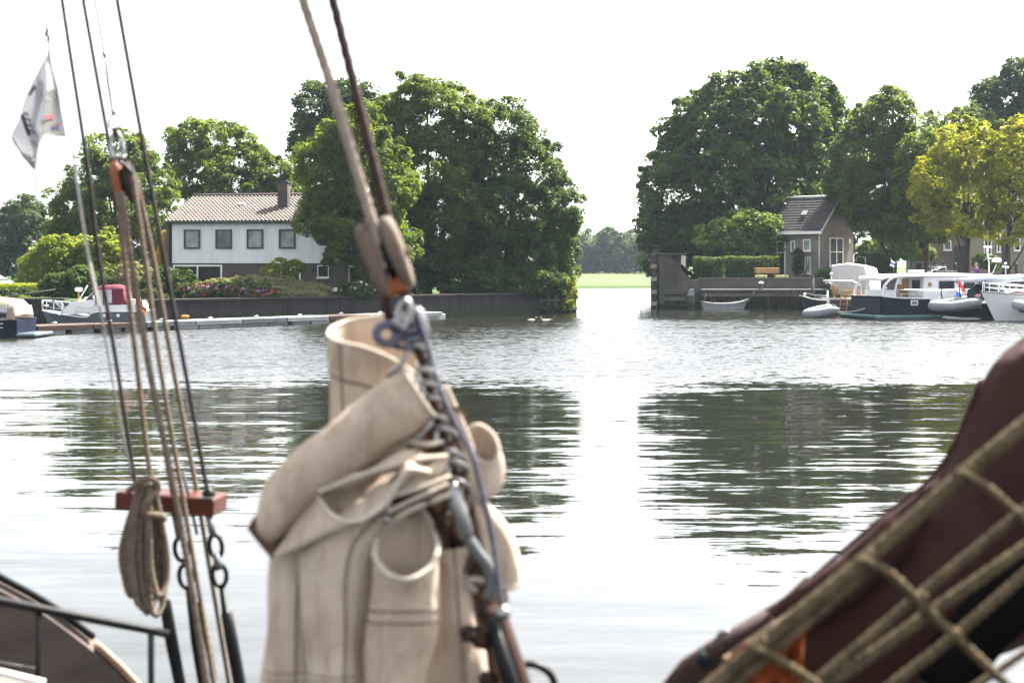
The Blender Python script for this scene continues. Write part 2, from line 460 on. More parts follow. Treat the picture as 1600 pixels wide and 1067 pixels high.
wall_run(Vector((-75, 76.6, 0)), Vector((QL0.x - 2.3, 76.6, 0)), -.6, GL + .02, .8, ("sheet_piling", "coping"), lq, (M['sheetpile'], M['concrete_dark']))
# timber guard at the quay's end
g0 = Vector((X(862, 91.5), 91.5, 0))
t = thing("timber_guard", "grey timber mooring guard with three posts at the left quay's end", "mooring guard", g0)
b = MB()
for px in (844, 857, 868):
    q = MB(); x = X(px, 91.6); q.box((x, 91.6, .55), (.2, .2, 2.0), bevel=.02); q.box((x, 91.6, 1.57), (.26, .26, .06)); q.build("post", M['timber_grey'], t)
q = MB(); q.box((X(858, 91.4), 91.42, .85), (1.35, .14, .16)); q.build("rail", M['timber_grey'], t)
q = MB(); q.box((X(858, 91.4), 91.42, .32), (1.30, .14, .18)); q.build("rail", M['timber_grey'], t)
t = thing("fender_piles", "dark timber corner piles with cross beams where the channel opens", "fender piles", (X(893, 93), 93, 0))
for px, dd in ((883, 92.6), (890, 93.2), (897, 94.2)):
    q = MB(); q.tube([(X(px, dd), dd, -.6), (X(px, dd), dd, 1.95 if px < 895 else 2.7)], [.17, .15], 10); q.build("pile", M['timber_dark'], t)
for z in (.25, .95, 1.55):
    q = MB(); q.bar((X(880, 92.5), 92.45, z), (X(900, 94.2), 94.05, z), .16, .2); q.build("cross_beam", M['timber_grey'], t)

# floating dock in front of the left quay
D0, D1 = at_z(58, 523.5, 0), at_z(692, 498.5, 0)
dd_ = (D1 - D0); DL = dd_.length; dang = math.atan2(dd_.y, dd_.x)
fx = frame(D0, dang)
t = thing("floating_dock", "long low grey floating dock with pontoons below the left quay wall", "dock", D0)
rnd = random.Random(4)
n = 9; seg = DL / n
for i in range(n):
    q = MB(fx)
    q.box(((i + .5) * seg, .75, .36), (seg - .06, 1.5, .10), bevel=.015)
    q.box(((i + .5) * seg, .06, .25), (seg - .1, .10, .12)); q.box(((i + .5) * seg, 1.44, .25), (seg - .1, .10, .12))
    q.build("deck", [M['dock_brown'], M['dock_brown'], M['dock_grey'], M['dock_light'], M['dock_grey'], M['dock_light'], M['dock_brown'], M['dock_grey'], M['dock_light']][i], t)
    for fr, wd in ((.18, 1.0), (.66, 1.3)):
        q = MB(fx); q.box((i * seg + fr * seg + .5, .75, .09), (wd + rnd.uniform(-.2, .5), 1.25, .42), bevel=.04)
        q.build("pontoon", M['dock_grey'] if (i + int(fr * 2)) % 3 else M['dock_light'], t)
    q = MB(fx); q.tube([(i * seg + .8, .15, .44), (i * seg + .8, .15, .52), (i * seg + 1.05, .15, .53), (i * seg + 1.05, .15, .44)], .025, 6)
    q.build("cleat", M['steel'], t)
p = at_z(548, 504, .4); 
t = thing("dock_post", "pale blue grey mooring post standing at the dock before white hydrangeas", "post", (X(548, 82.5), 82.5, .35))
q = MB(); q.box((X(548, 82.5), 82.5, 1.0), (.26, .26, 1.3), bevel=.02); q.build("post", M['dock_light'], t)
q = MB(); q.lathe((X(548, 82.5), 82.5, 1.65), [(.17, 0), (.17, .05), (.06, .12)], n=10); q.build("cap", M['dock_grey'], t)
t = thing("power_pedestal", "slim dark pedestal with white lamp head on the left quay edge", "pedestal", (X(524, 83), 83, GL))
q = MB(); q.tube([(X(524, 82.9), 82.9, .4), (X(524, 82.9), 82.9, 1.55)], .05, 8); q.build("post", M['dark_metal'], t)
q = MB(); q.box((X(524, 82.9), 82.9, 1.68), (.24, .2, .24), bevel=.03); q.build("lamp_head", M['white_paint'], t)
t = thing("orange_bag", "small orange bag lying on the floating dock", "bag", (X(289, 72.5), 72.5, .42))
q = MB(); q.box((X(289, 72.5), 72.5, .50), (.42, .25, .16), .2, bevel=.06); q.build("sack", M['orange'], t)
q = MB(); q.tube(catmull([(X(289, 72.5) - .12, 72.45, .57), (X(289, 72.5), 72.4, .68), (X(289, 72.5) + .12, 72.45, .57)], 5), .012, 5); q.build("handle", M['dark_metal'], t)

# --- right bank: lock abutment, brick quay and low jetty
def xz(px, py, d=RQ): return (X(px, d), Zp(py, d))
t = thing("lock_abutment", "concrete lock abutment with sloping wing wall beside the channel", "lock wall", (rb.x, RQ, 0))
q = MB(); q.prism([xz(1029, 500), xz(1029, 399), xz(1047, 399), xz(1079, 437.5), xz(1094, 437.5), xz(1094, 500)], 'Y', RQ, RQ + .8); ob = q.build("wing_wall", M['concrete'], t); fix_normals(ob)
q = MB(); q.prism([(X(1030, RQ), RQ + .803), (X(1066, RQ), RQ + .803), (X(1076, RQ + 16), RQ + 16), (X(1031, RQ + 16), RQ + 16)], 'Z', -.6, Zp(399, RQ)); ob = q.build("side_wall", M['concrete'], t); fix_normals(ob)
q = MB(); q.box((X(1047, RQ), RQ + .9, Zp(397.5, RQ)), (X(1072, RQ) - X(1021, RQ), 2.0, .13), bevel=.02); q.build("cap_slab", M['concrete_dark'], t)
q = MB(); q.prism([xz(1029.5, 480), xz(1029.5, 405), xz(1038, 405), xz(1038, 480)], 'Y', RQ - .28, RQ - .003); ob = q.build("pilaster", M['concrete'], t); fix_normals(ob)
for y, h in ((456, .32), (468, .28), (478, .25)):
    q = MB(); q.box((X(1062, RQ), RQ - .14, Zp(y, RQ)), (X(1092, RQ) - X(1038, RQ), .24, h), bevel=.02); q.build("waling", M['timber_grey'], t)
t = thing("fender_piles", "dark timber lock fender with pale cross beams on the abutment's channel side", "fender piles", (rb.x - .2, RQ, 0))
for dy in (-.25, 1.6, 3.6):
    q = MB(); q.box((X(1021, RQ + dy), RQ + dy, 1.6), (.34, .32, 4.6), bevel=.03); q.build("pile", M['timber_dark'], t)
for y in (416, 436, 456, 474):
    q = MB(); q.bar((X(1021.5, RQ - .6), RQ - .6, Zp(y, RQ)), (X(1021.5, RQ + 3.4), RQ + 3.4, Zp(y, RQ)), .44, .28); q.build("cross_beam", M['timber_pale'], t)
for y in (384, 390, 394):
    q = MB(); q.bar((X(1025, RQ), RQ, Zp(y, RQ)), (X(1025, RQ + 2.4), RQ + 2.4, Zp(y, RQ)), .5, .1); q.build("top_rail", M['timber_grey'], t)
t = thing("quay_wall", "brick quay wall with rusty sheet piling below the cottage garden", "quay wall", (X(1190, RQ), RQ, 0))
q = MB(); q.box((X(1192, RQ), RQ + .62, (GR + .05 + .9) / 2), (X(1291, RQ) - X(1095, RQ), .5, GR + .05 - .9)); q.build("brick_parapet", M['brickwall'], t)
q = MB(); q.box((X(1192, RQ), RQ + .62, GR + .085), (X(1291, RQ) - X(1095, RQ), .62, .07)); q.build("coping", M['concrete'], t)
x0, x1 = X(1094.5, RQ), X(1291, RQ)
q = MB(); k = 10; prof = []
for i in range(k):
    s = x0 + (x1 - x0) * i / k; w_ = (x1 - x0) / k
    prof += [(s, RQ + .12), (s + w_ * .06, RQ + .12), (s + w_ * .1, RQ), (s + w_ * .9, RQ), (s + w_ * .94, RQ + .12)]
prof.append((x1, RQ + .12))
q.grid([[(x, y, -.6) for x, y in prof], [(x, y, 1.0) for x, y in prof]], smooth=False)
q.build("sheet_piling", M['pile_red'], t)
q = MB(); q.box(((x0 + x1) / 2, RQ + .2, .98), (x1 - x0, .95, .10)); q.build("ledge", M['concrete_dark'], t)
q = MB(); q.box((X(1100, RQ) + 0, RQ + .05, .3), (.8, .3, 1.5)); q.build("end_pile", M['timber_dark'], t)
t = thing("walkway", "narrow boarded walkway with white edge along the brick quay", "walkway", (X(1190, RQ), RQ - .4, 1.3))
q = MB(); q.box(((x0 + x1) / 2, RQ - .45, 1.36), (x1 - x0, .9, .06)); q.build("boards", M['dock_light'], t)
q = MB(); q.box(((x0 + x1) / 2, RQ - .83, .98), (x1 - x0, .16, .22)); q.build("waling_beam", M['timber_grey'], t)
for i in range(15):
    q = MB(); xx = x0 + .3 + (x1 - x0 - .6) * i / 14; q.box((xx, RQ - .83, 1.21), (.12, .12, .24)); q.build("stub_post", M['timber_dark'], t)
for i in range(5):
    q = MB(); xx = x0 + .8 + (x1 - x0 - 1.2) * i / 4; q.tube([(xx, RQ - .7, -.6), (xx, RQ - .7, .88)], .11, 8); q.build("pile", M['timber_dark'], t)
for i, (px, lab) in enumerate(((1187, "white topped mooring bollard on the walkway above the rowing boat"), (1291, "white topped mooring bollard at the walkway's boat end"))):
    t = thing("bollard", lab, "bollard", (X(px, RQ), RQ - .5, 1.39))
    q = MB(); q.lathe((X(px, RQ), RQ - .5, 1.39), [(.14, 0), (.11, .05), (.10, .38)], n=12); q.build("shaft", M['timber_dark'], t)
    q = MB(); q.lathe((X(px, RQ), RQ - .5, 1.772), [(.17, 0), (.19, .06), (.15, .13), (.04, .16)], n=12); q.build("cap", M['white_paint'], t)
t = thing("mooring_post", "tall grey mooring post against the brick quay near the dark open boat", "post", (X(1265, RQ), RQ - 1.05, 0))
q = MB(); q.tube([(X(1265, RQ), RQ - 1.05, -.5), (X(1265, RQ), RQ - 1.05, 2.25)], [.12, .10], 10); q.build("shaft", M['timber_grey'], t)
q = MB(); q.lathe((X(1265, RQ), RQ - 1.05, 2.25), [(.13, 0), (.13, .05), (.02, .1)], n=10); q.build("cap", M['timber_dark'], t)
t = thing("concrete_pile", "squat pale concrete pile in the water beside the rowing boat", "pile", (X(1078, 100), 100, 0))
q = MB(); q.box((X(1079, 100), 100, .15), (.52, .5, 1.6), bevel=.05); q.build("shaft", M['concrete'], t)
q = MB(); q.prism([(X(1073.5, 100), .952), (X(1084.5, 100), .952), (X(1083.5, 100), 1.42), (X(1077, 100), 1.36)], 'Y', 99.78, 100.2); ob = q.build("head", M['dock_light'], t); fix_normals(ob)
# brick quayside for the boats on the right
t = thing("quay_wall", "dark quay wall behind the moored boats under the yellow trees", "quay wall", (X(1290, 98) + 10, 97, 0))
q = MB(); a_, c_ = Vector((X(1290, RQ) + .15, 97.3, 0)), Vector((200, 94.4, 0)); q.bar(a_ + Vector((0, 0, .75)), c_ + Vector((0, 0, .75)), .4, 2.56); q.build("brick_face", M['brickwall'], t)
q = MB(); q.bar(a_ + Vector((0, .1, 2.09)), c_ + Vector((0, .1, 2.09)), .7, .12); q.build("coping", M['concrete'], t)
# ---------------------------------------------------------------- trees and shrubs
M['bark'] = mk("bark", (.055, .042, .032), (.03, .024, .02), .95, 3.0, (1, 1, .25), bump=.03, bscale=9)
M['bark_brown'] = mk("bark_brown", (.10, .065, .05), (.06, .04, .032), .95, 3.0, (1, 1, .25), bump=.03, bscale=9)
LM = {
 'dark': leafmat("leaf_dark", (.019, .037, .011), (.054, .090, .019), .37),
 'chestnut': leafmat("leaf_chestnut", (.019, .038, .010), (.056, .090, .018), .35),
 'mid': leafmat("leaf_mid", (.028, .050, .012), (.082, .118, .022), .42),
 'light': leafmat("leaf_light", (.07, .10, .018), (.14, .17, .03), .42),
 'yellow': leafmat("leaf_yellow", (.10, .132, .014), (.235, .25, .028), .44, .45, 1.8),
 'lime': leafmat("leaf_lime", (.065, .115, .018), (.125, .19, .035), .38, .45, 1.6),
 'grey': leafmat("leaf_grey", (.11, .12, .065), (.19, .19, .11), .25),
 'bluegreen': leafmat("leaf_bluegreen", (.02, .038, .017), (.045, .07, .03), .32),
 'hedge': leafmat("leaf_hedge", (.016, .036, .009), (.038, .07, .016), .28, 1.2),
 'red': leafmat("petal_red", (.30, .04, .06), (.45, .11, .14), .35, 1.5, 1.0),
 'pink': leafmat("petal_pink", (.36, .10, .22), (.46, .20, .32), .35, 1.5, 1.0),
 'violet': leafmat("petal_violet", (.28, .16, .45), (.42, .28, .55), .35, 1.5, 1.0),
 'white': leafmat("petal_white", (.62, .62, .60), (.75, .75, .72), .35, 1.5, 1.0),
 'ochre': leafmat("leaf_ochre", (.28, .20, .03), (.38, .28, .05), .4),
}
def leaf_cloud(pts, nrm, size, rng):
    """one folded diamond per leaf; returns verts (n*4,3) and quads"""
    n = len(pts)
    t = rng.normal(size=(n, 3)); t -= (t * nrm).sum(1)[:, None] * nrm
    t /= np.linalg.norm(t, axis=1)[:, None] + 1e-9
    b = np.cross(nrm, t)
    s = size * rng.uniform(.4, 1.5, n)[:, None]
    v = np.empty((n, 4, 3))
    v[:, 0] = pts - t * s * .6
    v[:, 1] = pts + b * s * .38 + nrm * s * .10
    v[:, 2] = pts + t * s * .6 - nrm * s * .12
    v[:, 3] = pts - b * s * .38 + nrm * s * .10
    return v.reshape(-1, 3)
def quads_obj(name, verts, mat, parent, o0, midx=None, mats=None):
    me = bpy.data.meshes.new(name)
    n = len(verts) // 4
    me.vertices.add(n * 4); me.loops.add(n * 4); me.polygons.add(n)
    me.vertices.foreach_set("co", (verts - np.array(o0)).astype(np.float32).ravel())
    me.loops.foreach_set("vertex_index", np.arange(n * 4, dtype=np.int32))
    me.polygons.foreach_set("loop_start", np.arange(0, n * 4, 4, dtype=np.int32))
    for m_ in (mats or [mat]): me.materials.append(m_)
    if midx is not None: me.polygons.foreach_set("material_index", midx.astype(np.int32))
    me.update(calc_edges=True)
    o = bpy.data.objects.new(name, me); col.objects.link(o)
    if parent is not None: o.parent = parent
    else: o.location = o0; ORG[o.name] = Vector(o0)
    return o
def crown_points(blobs, rng, clump, dens, leaf, fill=.16, rough=.24, up=.45, droop=.0, seed=0, solid=False):
    C = np.array([b[0] for b in blobs]); Rr = np.array([b[1] for b in blobs])
    P_, N_ = [], []
    for bi in range(len(blobs)):
        c, r = C[bi], Rr[bi]
        p = 1.6
        area = 4 * math.pi * (((r[0] * r[1]) ** p + (r[0] * r[2]) ** p + (r[1] * r[2]) ** p) / 3) ** (1 / p)
        nc = max(5, int(area / (clump * clump) * 1.0 * dens))
        u = rng.normal(size=(nc, 3)); u /= np.linalg.norm(u, axis=1)[:, None]
        lump = np.array([noise.noise(Vector(x * 1.7 + seed + bi * 3.1)) + .5 * noise.noise(Vector(x * 4.3 + seed)) for x in u])
        rad = (1 + rough * lump) * rng.uniform(.80, 1.03, nc)
        sml = np.ones(nc); out_ = rng.random(nc) < .16
        rad[out_] *= rng.uniform(1.04, 1.24, out_.sum()); sml[out_] = .5
        cc = c + u * r * rad[:, None]
        # drop clumps buried in a neighbouring blob
        keep = np.ones(nc, bool)
        for bj in range(len(blobs)):
            if bj != bi:
                q = np.linalg.norm((cc - C[bj]) / Rr[bj], axis=1); keep &= q > .72
        cc, u = cc[keep], u[keep]
        if len(cc):
            rc = clump * rng.uniform(.45, 1.3, len(cc)) * sml[keep]
            per = max(10, int(9.0 * (clump / leaf) ** 2 * .95))
            k = len(cc) * per
            ci = np.repeat(np.arange(len(cc)), per)
            w_ = rng.normal(size=(k, 3)) + u[ci] * .55 + np.array([0, 0, .35])
            w_ /= np.linalg.norm(w_, axis=1)[:, None]
            rr = rng.uniform(.35, 1.0, k) ** .6
            pp = cc[ci] + w_ * (rc[ci] * rr)[:, None] * np.array([1, 1, .72])
            pp[:, 2] -= droop * rng.uniform(0, 1, k) * rc[ci]
            nn = w_ * .55 + np.array([0, 0, up]) + rng.normal(size=(k, 3)) * .42
            P_.append(pp); N_.append(nn)
        if fill > 0:
            nf = int(area * (1.0 / (leaf * leaf)) * fill)
            u = rng.normal(size=(nf, 3)); u /= np.linalg.norm(u, axis=1)[:, None]
            pp = c + u * r * (rng.uniform(.35, .9, nf))[:, None]
            P_.append(pp); N_.append(rng.normal(size=(nf, 3)))
    pts = np.concatenate(P_); nr = np.concatenate(N_)
    nr /= np.linalg.norm(nr, axis=1)[:, None] + 1e-9
    return pts, nr
def px_blobs(bl, d, zmin=None):
    out = []
    for b in bl:
        px, py, rx, ry = b[:4]; dd = b[4] if len(b) > 4 else 0.0
        dz = d + dd
        c = P(px, py, dz)
        rx_, rz_ = rx / FPX * dz, ry / FPX * dz
        ryy = b[5] if len(b) > 5 else (rx_ + rz_) * .5
        out.append((np.array(c), np.array((rx_, ryy, rz_))))
    return out
TREE_N = [0]
def tree(name, label, cat, d, base, bl, mat, leaf=.24, clump=.95, dens=1.15, trunk=None, gz=GL, group=None, fill=.16, rough=.32, limbs=7, bark='bark', up=.45, droop=0.0, fine=None):
    """base: (px, distance offset); trunk radius in m; crown built of ellipsoids given in photo pixels at distance d"""
    TREE_N[0] += 1
    sd_ = TREE_N[0]; rng = np.random.default_rng(sd_ * 17 + 3)
    b0 = Vector((X(base, d), d, gz))
    t = thing(name, label, cat, b0, group)
    bs = px_blobs(bl, d)
    pts, nr = crown_points(bs, rng, clump, dens, leaf, fill, rough, up, droop, sd_ * 5.3)
    ok = pts[:, 2] > gz + .05
    v = leaf_cloud(pts[ok], nr[ok], leaf, rng)
    quads_obj("crown", v, LM[mat], t, b0)
    tr = trunk or .25
    cz = np.mean([b[0] for b in bs], axis=0)
    tb = MB()
    top = Vector((cz[0], cz[1], max(b[0][2] for b in bs)))
    mid = b0.lerp(top, .45) + Vector((0, 0, 0)); mid.x = b0.x * .7 + top.x * .3
    spine = catmull([b0 - Vector((0, 0, .15)), b0 + Vector((0.02, 0, .35)), mid, top], 6)
    L_ = len(spine)
    tb.tube(spine, [tr * (1.35 if i == 0 else 1.0) * (1 - .82 * i / (L_ - 1)) for i in range(L_)], 9)
    rnd = random.Random(sd_)
    for k in range(limbs):
        bb = bs[k % len(bs)]
        s0 = spine[int(L_ * (.22 + .5 * rnd.random()))]
        e = Vector(bb[0]) + Vector((rnd.uniform(-.55, .55) * bb[1][0], rnd.uniform(-.55, .55) * bb[1][1], rnd.uniform(-.3, .55) * bb[1][2]))
        m_ = s0.lerp(e, .5) + Vector((0, 0, rnd.uniform(-.1, .12) * (e - s0).length))
        pl = catmull([s0, m_, e], 5)
        r0 = tr * rnd.uniform(.32, .5)
        tb.tube(pl, [r0 * (1 - .85 * i / (len(pl) - 1)) for i in range(len(pl))], 6)
    tb.build("trunk", M[bark], t)
    return t
def bush(name, label, cat, d, bl, mat, leaf=.14, clump=.35, dens=1.2, gz=GL, group=None, fill=.35, rough=.25, flowers=None, stems=False, depth=None, up=.45):
    TREE_N[0] += 1
    sd_ = TREE_N[0]; rng = np.random.default_rng(sd_ * 13 + 1)
    bs = px_blobs(bl, d)
    cx = float(np.mean([b[0][0] for b in bs])); cy = float(np.mean([b[0][1] for b in bs]))
    b0 = Vector((cx, cy, gz))
    pts, nr = crown_points(bs, rng, clump, dens, leaf, fill, rough, up, 0, sd_ * 3.3)
    ok = pts[:, 2] > gz - .05
    v = leaf_cloud(pts[ok], nr[ok], leaf, rng)
    t = thing(name, label, cat, b0, group)
    quads_obj("foliage", v, LM[mat], t, b0)
    if flowers:
        # flower heads sit on the outside of the foliage
        for mt, share, fs in flowers:
            Pf, Nf = [], []
            for c, r in bs:
                n = int(share * (r[0] * r[2] + r[0] * r[1]) * 6)
                u = rng.normal(size=(n, 3)); u[:, 2] = np.abs(u[:, 2]) * .8 - .25; u[:, 1] = -np.abs(u[:, 1]) * .9 + .1 * rng.normal(size=n)
                u /= np.linalg.norm(u, axis=1)[:, None]
                hc = c + u * r * rng.uniform(1.0, 1.1, n)[:, None]
                g = np.array([noise.noise(Vector(h * .9) + Vector((len(mt) * 7.7, 0, 0))) for h in hc])
                hc = hc[(g > -.12)]; uu = u[(g > -.12)]
                kk = 7
                ci = np.repeat(np.arange(len(hc)), kk)
                w_ = rng.normal(size=(len(ci), 3)); w_ /= np.linalg.norm(w_, axis=1)[:, None] + 1e-9
                Pf.append(hc[ci] + w_ * fs * .8); Nf.append(w_ + uu[ci])
            Pf = np.concatenate(Pf); Nf = np.concatenate(Nf); Nf /= np.linalg.norm(Nf, axis=1)[:, None] + 1e-9
            k2 = Pf[:, 2] > gz
            quads_obj("blossom", leaf_cloud(Pf[k2], Nf[k2], fs * 1.2, rng), LM[mt], t, b0)
    if stems:
        sb = MB(); rnd = random.Random(sd_)
        for c, r in bs:
            for k in range(3):
                x0 = Vector((c[0] + rnd.uniform(-.4, .4) * r[0], c[1] + rnd.uniform(-.4, .4) * r[1], gz - .05))
                e = Vector((x0.x + rnd.uniform(-.3, .3) * r[0], x0.y, max(gz + .2, c[2] + rnd.uniform(-.1, .5) * r[2])))
                sb.tube([x0, x0.lerp(e, .5) + Vector((rnd.uniform(-.05, .05), 0, 0)), e], [.03, .022, .01], 5)
        sb.build("stem", M['bark'], t)
    return t
def hedge_box(name, label, x0, x1, y0, y1, z0, z1, mat='hedge', leaf=.10, dens=1.0, gz=GR, cat='hedge'):
    """clipped hedge: leaves over the faces of a slightly uneven block with a twiggy core"""
    TREE_N[0] += 1
    rng = np.random.default_rng(TREE_N[0] * 7 + 5)
    b0 = Vector(((x0 + x1) / 2, (y0 + y1) / 2, z0))
    t = thing(name, label, cat, b0)
    P_, N_ = [], []
    def side(n, ax, val, s):
        p = np.column_stack([rng.uniform(x0, x1, n), rng.uniform(y0, y1, n), rng.uniform(z0, z1, n)])
        p[:, ax] = val
        off = np.array([noise.noise(Vector(q * 1.3)) * .10 + noise.noise(Vector(q * 4.)) * .06 for q in p]) + rng.uniform(-.14, .06, n)
        p[:, ax] += s * off
        nn = rng.normal(size=(n, 3)) * .5; nn[:, ax] += s * .8; nn[:, 2] += .25
        P_.append(p); N_.append(nn)
    k = dens * 3.2 / (leaf * leaf)
    side(int(k * (x1 - x0) * (z1 - z0)), 1, y0, -1); side(int(k * .4 * (x1 - x0) * (z1 - z0)), 1, y1, 1)
    side(int(k * (y1 - y0) * (z1 - z0)), 0, x0, -1); side(int(k * (y1 - y0) * (z1 - z0)), 0, x1, 1)
    side(int(k * (x1 - x0) * (y1 - y0)), 2, z1, 1)
    pts = np.concatenate(P_); nr = np.concatenate(N_); nr /= np.linalg.norm(nr, axis=1)[:, None]
    quads_obj("foliage", leaf_cloud(pts, nr, leaf, rng), LM[mat], t, b0)
    c = MB(); c.box(((x0 + x1) / 2, (y0 + y1) / 2, (z0 + z1) / 2 - .05), (x1 - x0 - .35, y1 - y0 - .35, z1 - z0 - .3), bevel=.1)
    c.build("twig_core", M['bark'], t)
    return t

# --- right bank: the great chestnut and its neighbours
tree("chestnut_tree", "huge dense dark chestnut tree behind the brick cottage, the widest crown", "tree", 123, 1165,
     [(1190, 200, 95, 85, 0), (1120, 225, 80, 80, 1), (1245, 185, 60, 70, 2), (1085, 300, 72, 75, 0), (1170, 300, 95, 90, -2), (1250, 270, 70, 85, 1),
      (1050, 350, 45, 55, 1), (1120, 365, 75, 55, -1), (1205, 375, 70, 60, -1), (1215, 140, 48, 42, 1), (1150, 160, 55, 42, 0), (1085, 190, 40, 45, 1), (1040, 290, 36, 50, 2), (1030, 392, 24, 40, 2), (1268, 160, 35, 45, 3)],
     'chestnut', .33, 1.0, 1.05, .55, GR, limbs=12, rough=.26, droop=.35)
tree("broad_tree", "dark tree filling the gap behind the chestnut's right edge", "tree", 133, 1300,
     [(1298, 200, 30, 45, 0), (1285, 260, 40, 60, 0), (1310, 320, 35, 60, 0)], 'dark', .30, 1.1, 1.0, .35, GR)
tree("street_tree", "tall olive green oval street tree right beside the cottage", "tree", 112, 1397,
     [(1385, 195, 42, 45, 0), (1350, 255, 45, 55, 0), (1410, 250, 35, 50, 0.5), (1378, 295, 55, 55, -.5), (1332, 290, 34, 42, 0), (1402, 335, 42, 42, 0), (1362, 328, 32, 32, 0), (1390, 165, 26, 22, 0)],
     'mid', .19, .75, 1.15, .26, GR, rough=.30)
tree("street_tree", "dark slim street tree between the olive tree and the yellow trees", "tree", 109, 1449,
     [(1445, 250, 40, 40, 0), (1425, 300, 40, 50, 0), (1460, 320, 35, 50, 0), (1430, 350, 38, 40, -.5)], 'mid', .22, .8, 1.1, .30, GR, bark='bark_brown')
tree("yellow_tree", "yellow leaved quayside tree in front of the brick house, whole crown in view", "tree", 104, 1512,
     [(1510, 235, 45, 45, 0), (1470, 290, 42, 45, 0), (1530, 285, 40, 50, .5), (1500, 320, 50, 50, -.5), (1462, 330, 28, 32, 0), (1540, 330, 28, 40, 0), (1492, 345, 30, 18, 0)],
     'yellow', .22, .62, .62, .20, GR, fill=.05, rough=.4, group="yellow trees on the quay")
tree("yellow_tree", "yellow leaved quayside tree cut off by the right edge", "tree", 101, 1570,
     [(1595, 240, 40, 50, 0), (1575, 290, 35, 40, 0), (1610, 310, 50, 50, 0), (1580, 345, 35, 30, 0), (1640, 270, 55, 70, .5)],
     'yellow', .22, .62, .62, .20, GR, fill=.05, rough=.4, group="yellow trees on the quay")
tree("background_tree", "tall dark green tree at the top right corner behind the yellow trees", "tree", 140, 1575,
     [(1570, 160, 42, 42, 0), (1600, 135, 40, 40, 0), (1590, 200, 60, 55, 0), (1640, 190, 60, 80, 0), (1560, 250, 60, 60, 0)], 'bluegreen', .30, 1.05, 1.0, .4, GR)
tree("background_tree", "loose pale green tree behind the dark slim street tree", "tree", 137, 1490,
     [(1475, 205, 30, 32, 0), (1510, 210, 35, 40, 0), (1480, 260, 50, 55, 0), (1540, 240, 40, 50, 0)], 'mid', .22, .75, .75, .3, GR, rough=.45, fill=.06)
tree("pleached_lime", "low lime green leafy tree trained beside the cottage wall", "tree", 114, 1160,
     [(1110, 375, 20, 18, 0), (1135, 368, 26, 26, 0), (1165, 360, 28, 28, 0), (1195, 362, 26, 28, 0), (1150, 385, 35, 20, 0), (1205, 380, 22, 22, 0)], 'lime', .26, .55, 1.2, .10, GR, limbs=5)

# --- left bank
tree("bank_tree", "broad olive green tree overhanging the white house roof", "tree", 84, 575,
     [(555, 215, 50, 45, 0), (515, 265, 48, 50, 0), (580, 280, 60, 60, 0), (508, 330, 36, 40, 0), (560, 352, 58, 44, -.5), (548, 388, 40, 24, 0), (600, 390, 45, 45, 0)],
     'mid', .145, .62, 1.1, .28, GL, droop=.15, rough=.4)
tree("bank_tree", "tallest round crowned tree in the middle of the left bank clump", "tree", 93, 670,
     [(680, 180, 65, 55, 0), (612, 225, 55, 60, 0), (725, 215, 45, 55, 0), (665, 270, 75, 65, -.5), (625, 330, 55, 55, 0), (705, 340, 65, 60, -.5), (690, 400, 60, 30, 0), (640, 165, 34, 30, 0)],
     'mid', .15, .66, 1.1, .30, GL, rough=.4)
tree("bank_tree", "dark layered tree leaning over the end of the left quay", "tree", 94, 790,
     [(795, 205, 45, 45, 0), (770, 260, 50, 55, 0), (830, 270, 45, 50, 0), (800, 330, 70, 60, -.5), (860, 330, 40, 50, 0), (770, 390, 60, 50, -1), (840, 395, 55, 45, -.5), (880, 350, 22, 25, 0), (870, 415, 28, 38, 0), (745, 330, 40, 60, 0)],
     'dark', .15, .62, 1.0, .28, GL, rough=.48, droop=.2)
tree("background_tree", "rounded mid green tree showing behind the left bank clump", "tree", 118, 520,
     [(500, 175, 34, 35, 0), (530, 165, 35, 32, 0), (495, 225, 32, 45, 0), (545, 220, 55, 60, 0), (560, 170, 30, 30, 0)], 'bluegreen', .26, .95, 1.0, .3, GL)
tree("background_tree", "spreading tree directly behind the white house roof", "tree", 112, 345,
     [(300, 228, 38, 32, 0), (345, 225, 42, 32, 0), (375, 250, 40, 35, 0), (310, 270, 45, 40, 0), (360, 285, 60, 45, -1), (425, 275, 36, 34, 0), (445, 305, 35, 35, 0), (400, 320, 50, 45, 0)],
     'mid', .19, .7, .85, .28, GL, rough=.42, fill=.08)
tree("background_tree", "bushy dark tree left of the white house behind the rigging", "tree", 104, 180,
     [(190, 250, 42, 42, 0), (150, 280, 42, 38, 0), (225, 290, 45, 42, 0), (120, 325, 42, 40, 0), (180, 340, 70, 55, 0), (245, 350, 35, 60, 0), (130, 375, 50, 40, 0), (215, 395, 50, 40, 0)],
     'mid', .19, .7, .9, .28, GL, rough=.42, fill=.10)
tree("background_tree", "rounded hazy tree at the far left edge", "tree", 150, 35,
     [(35, 345, 32, 32, 0), (15, 375, 30, 35, 0), (50, 385, 28, 38, 0), (30, 410, 40, 25, 0)], 'bluegreen', .30, .95, 1.1, .3, GL)
tree("willow_bush", "pale yellow green bushy tree beside the burgundy topped cruiser", "tree", 88, 100,
     [(95, 400, 38, 32, 0), (70, 425, 35, 30, 0), (125, 420, 35, 35, 0), (160, 395, 34, 32, 0), (150, 430, 40, 30, 0)], 'light', .18, .55, 1.1, .12, GL)
bush("dark_shrub", "dark evergreen shrub behind the cruiser's bow mast", "shrub", 82, [(95, 455, 26, 24), (125, 448, 26, 28), (150, 455, 30, 24)], 'dark', .13, .4)
bush("round_bush", "clipped round green bush left of the sliding window", "bush", 81.5, [(262, 452, 34, 30), (285, 450, 22, 24), (238, 460, 22, 20)], 'hedge', .11, .3, 1.4)
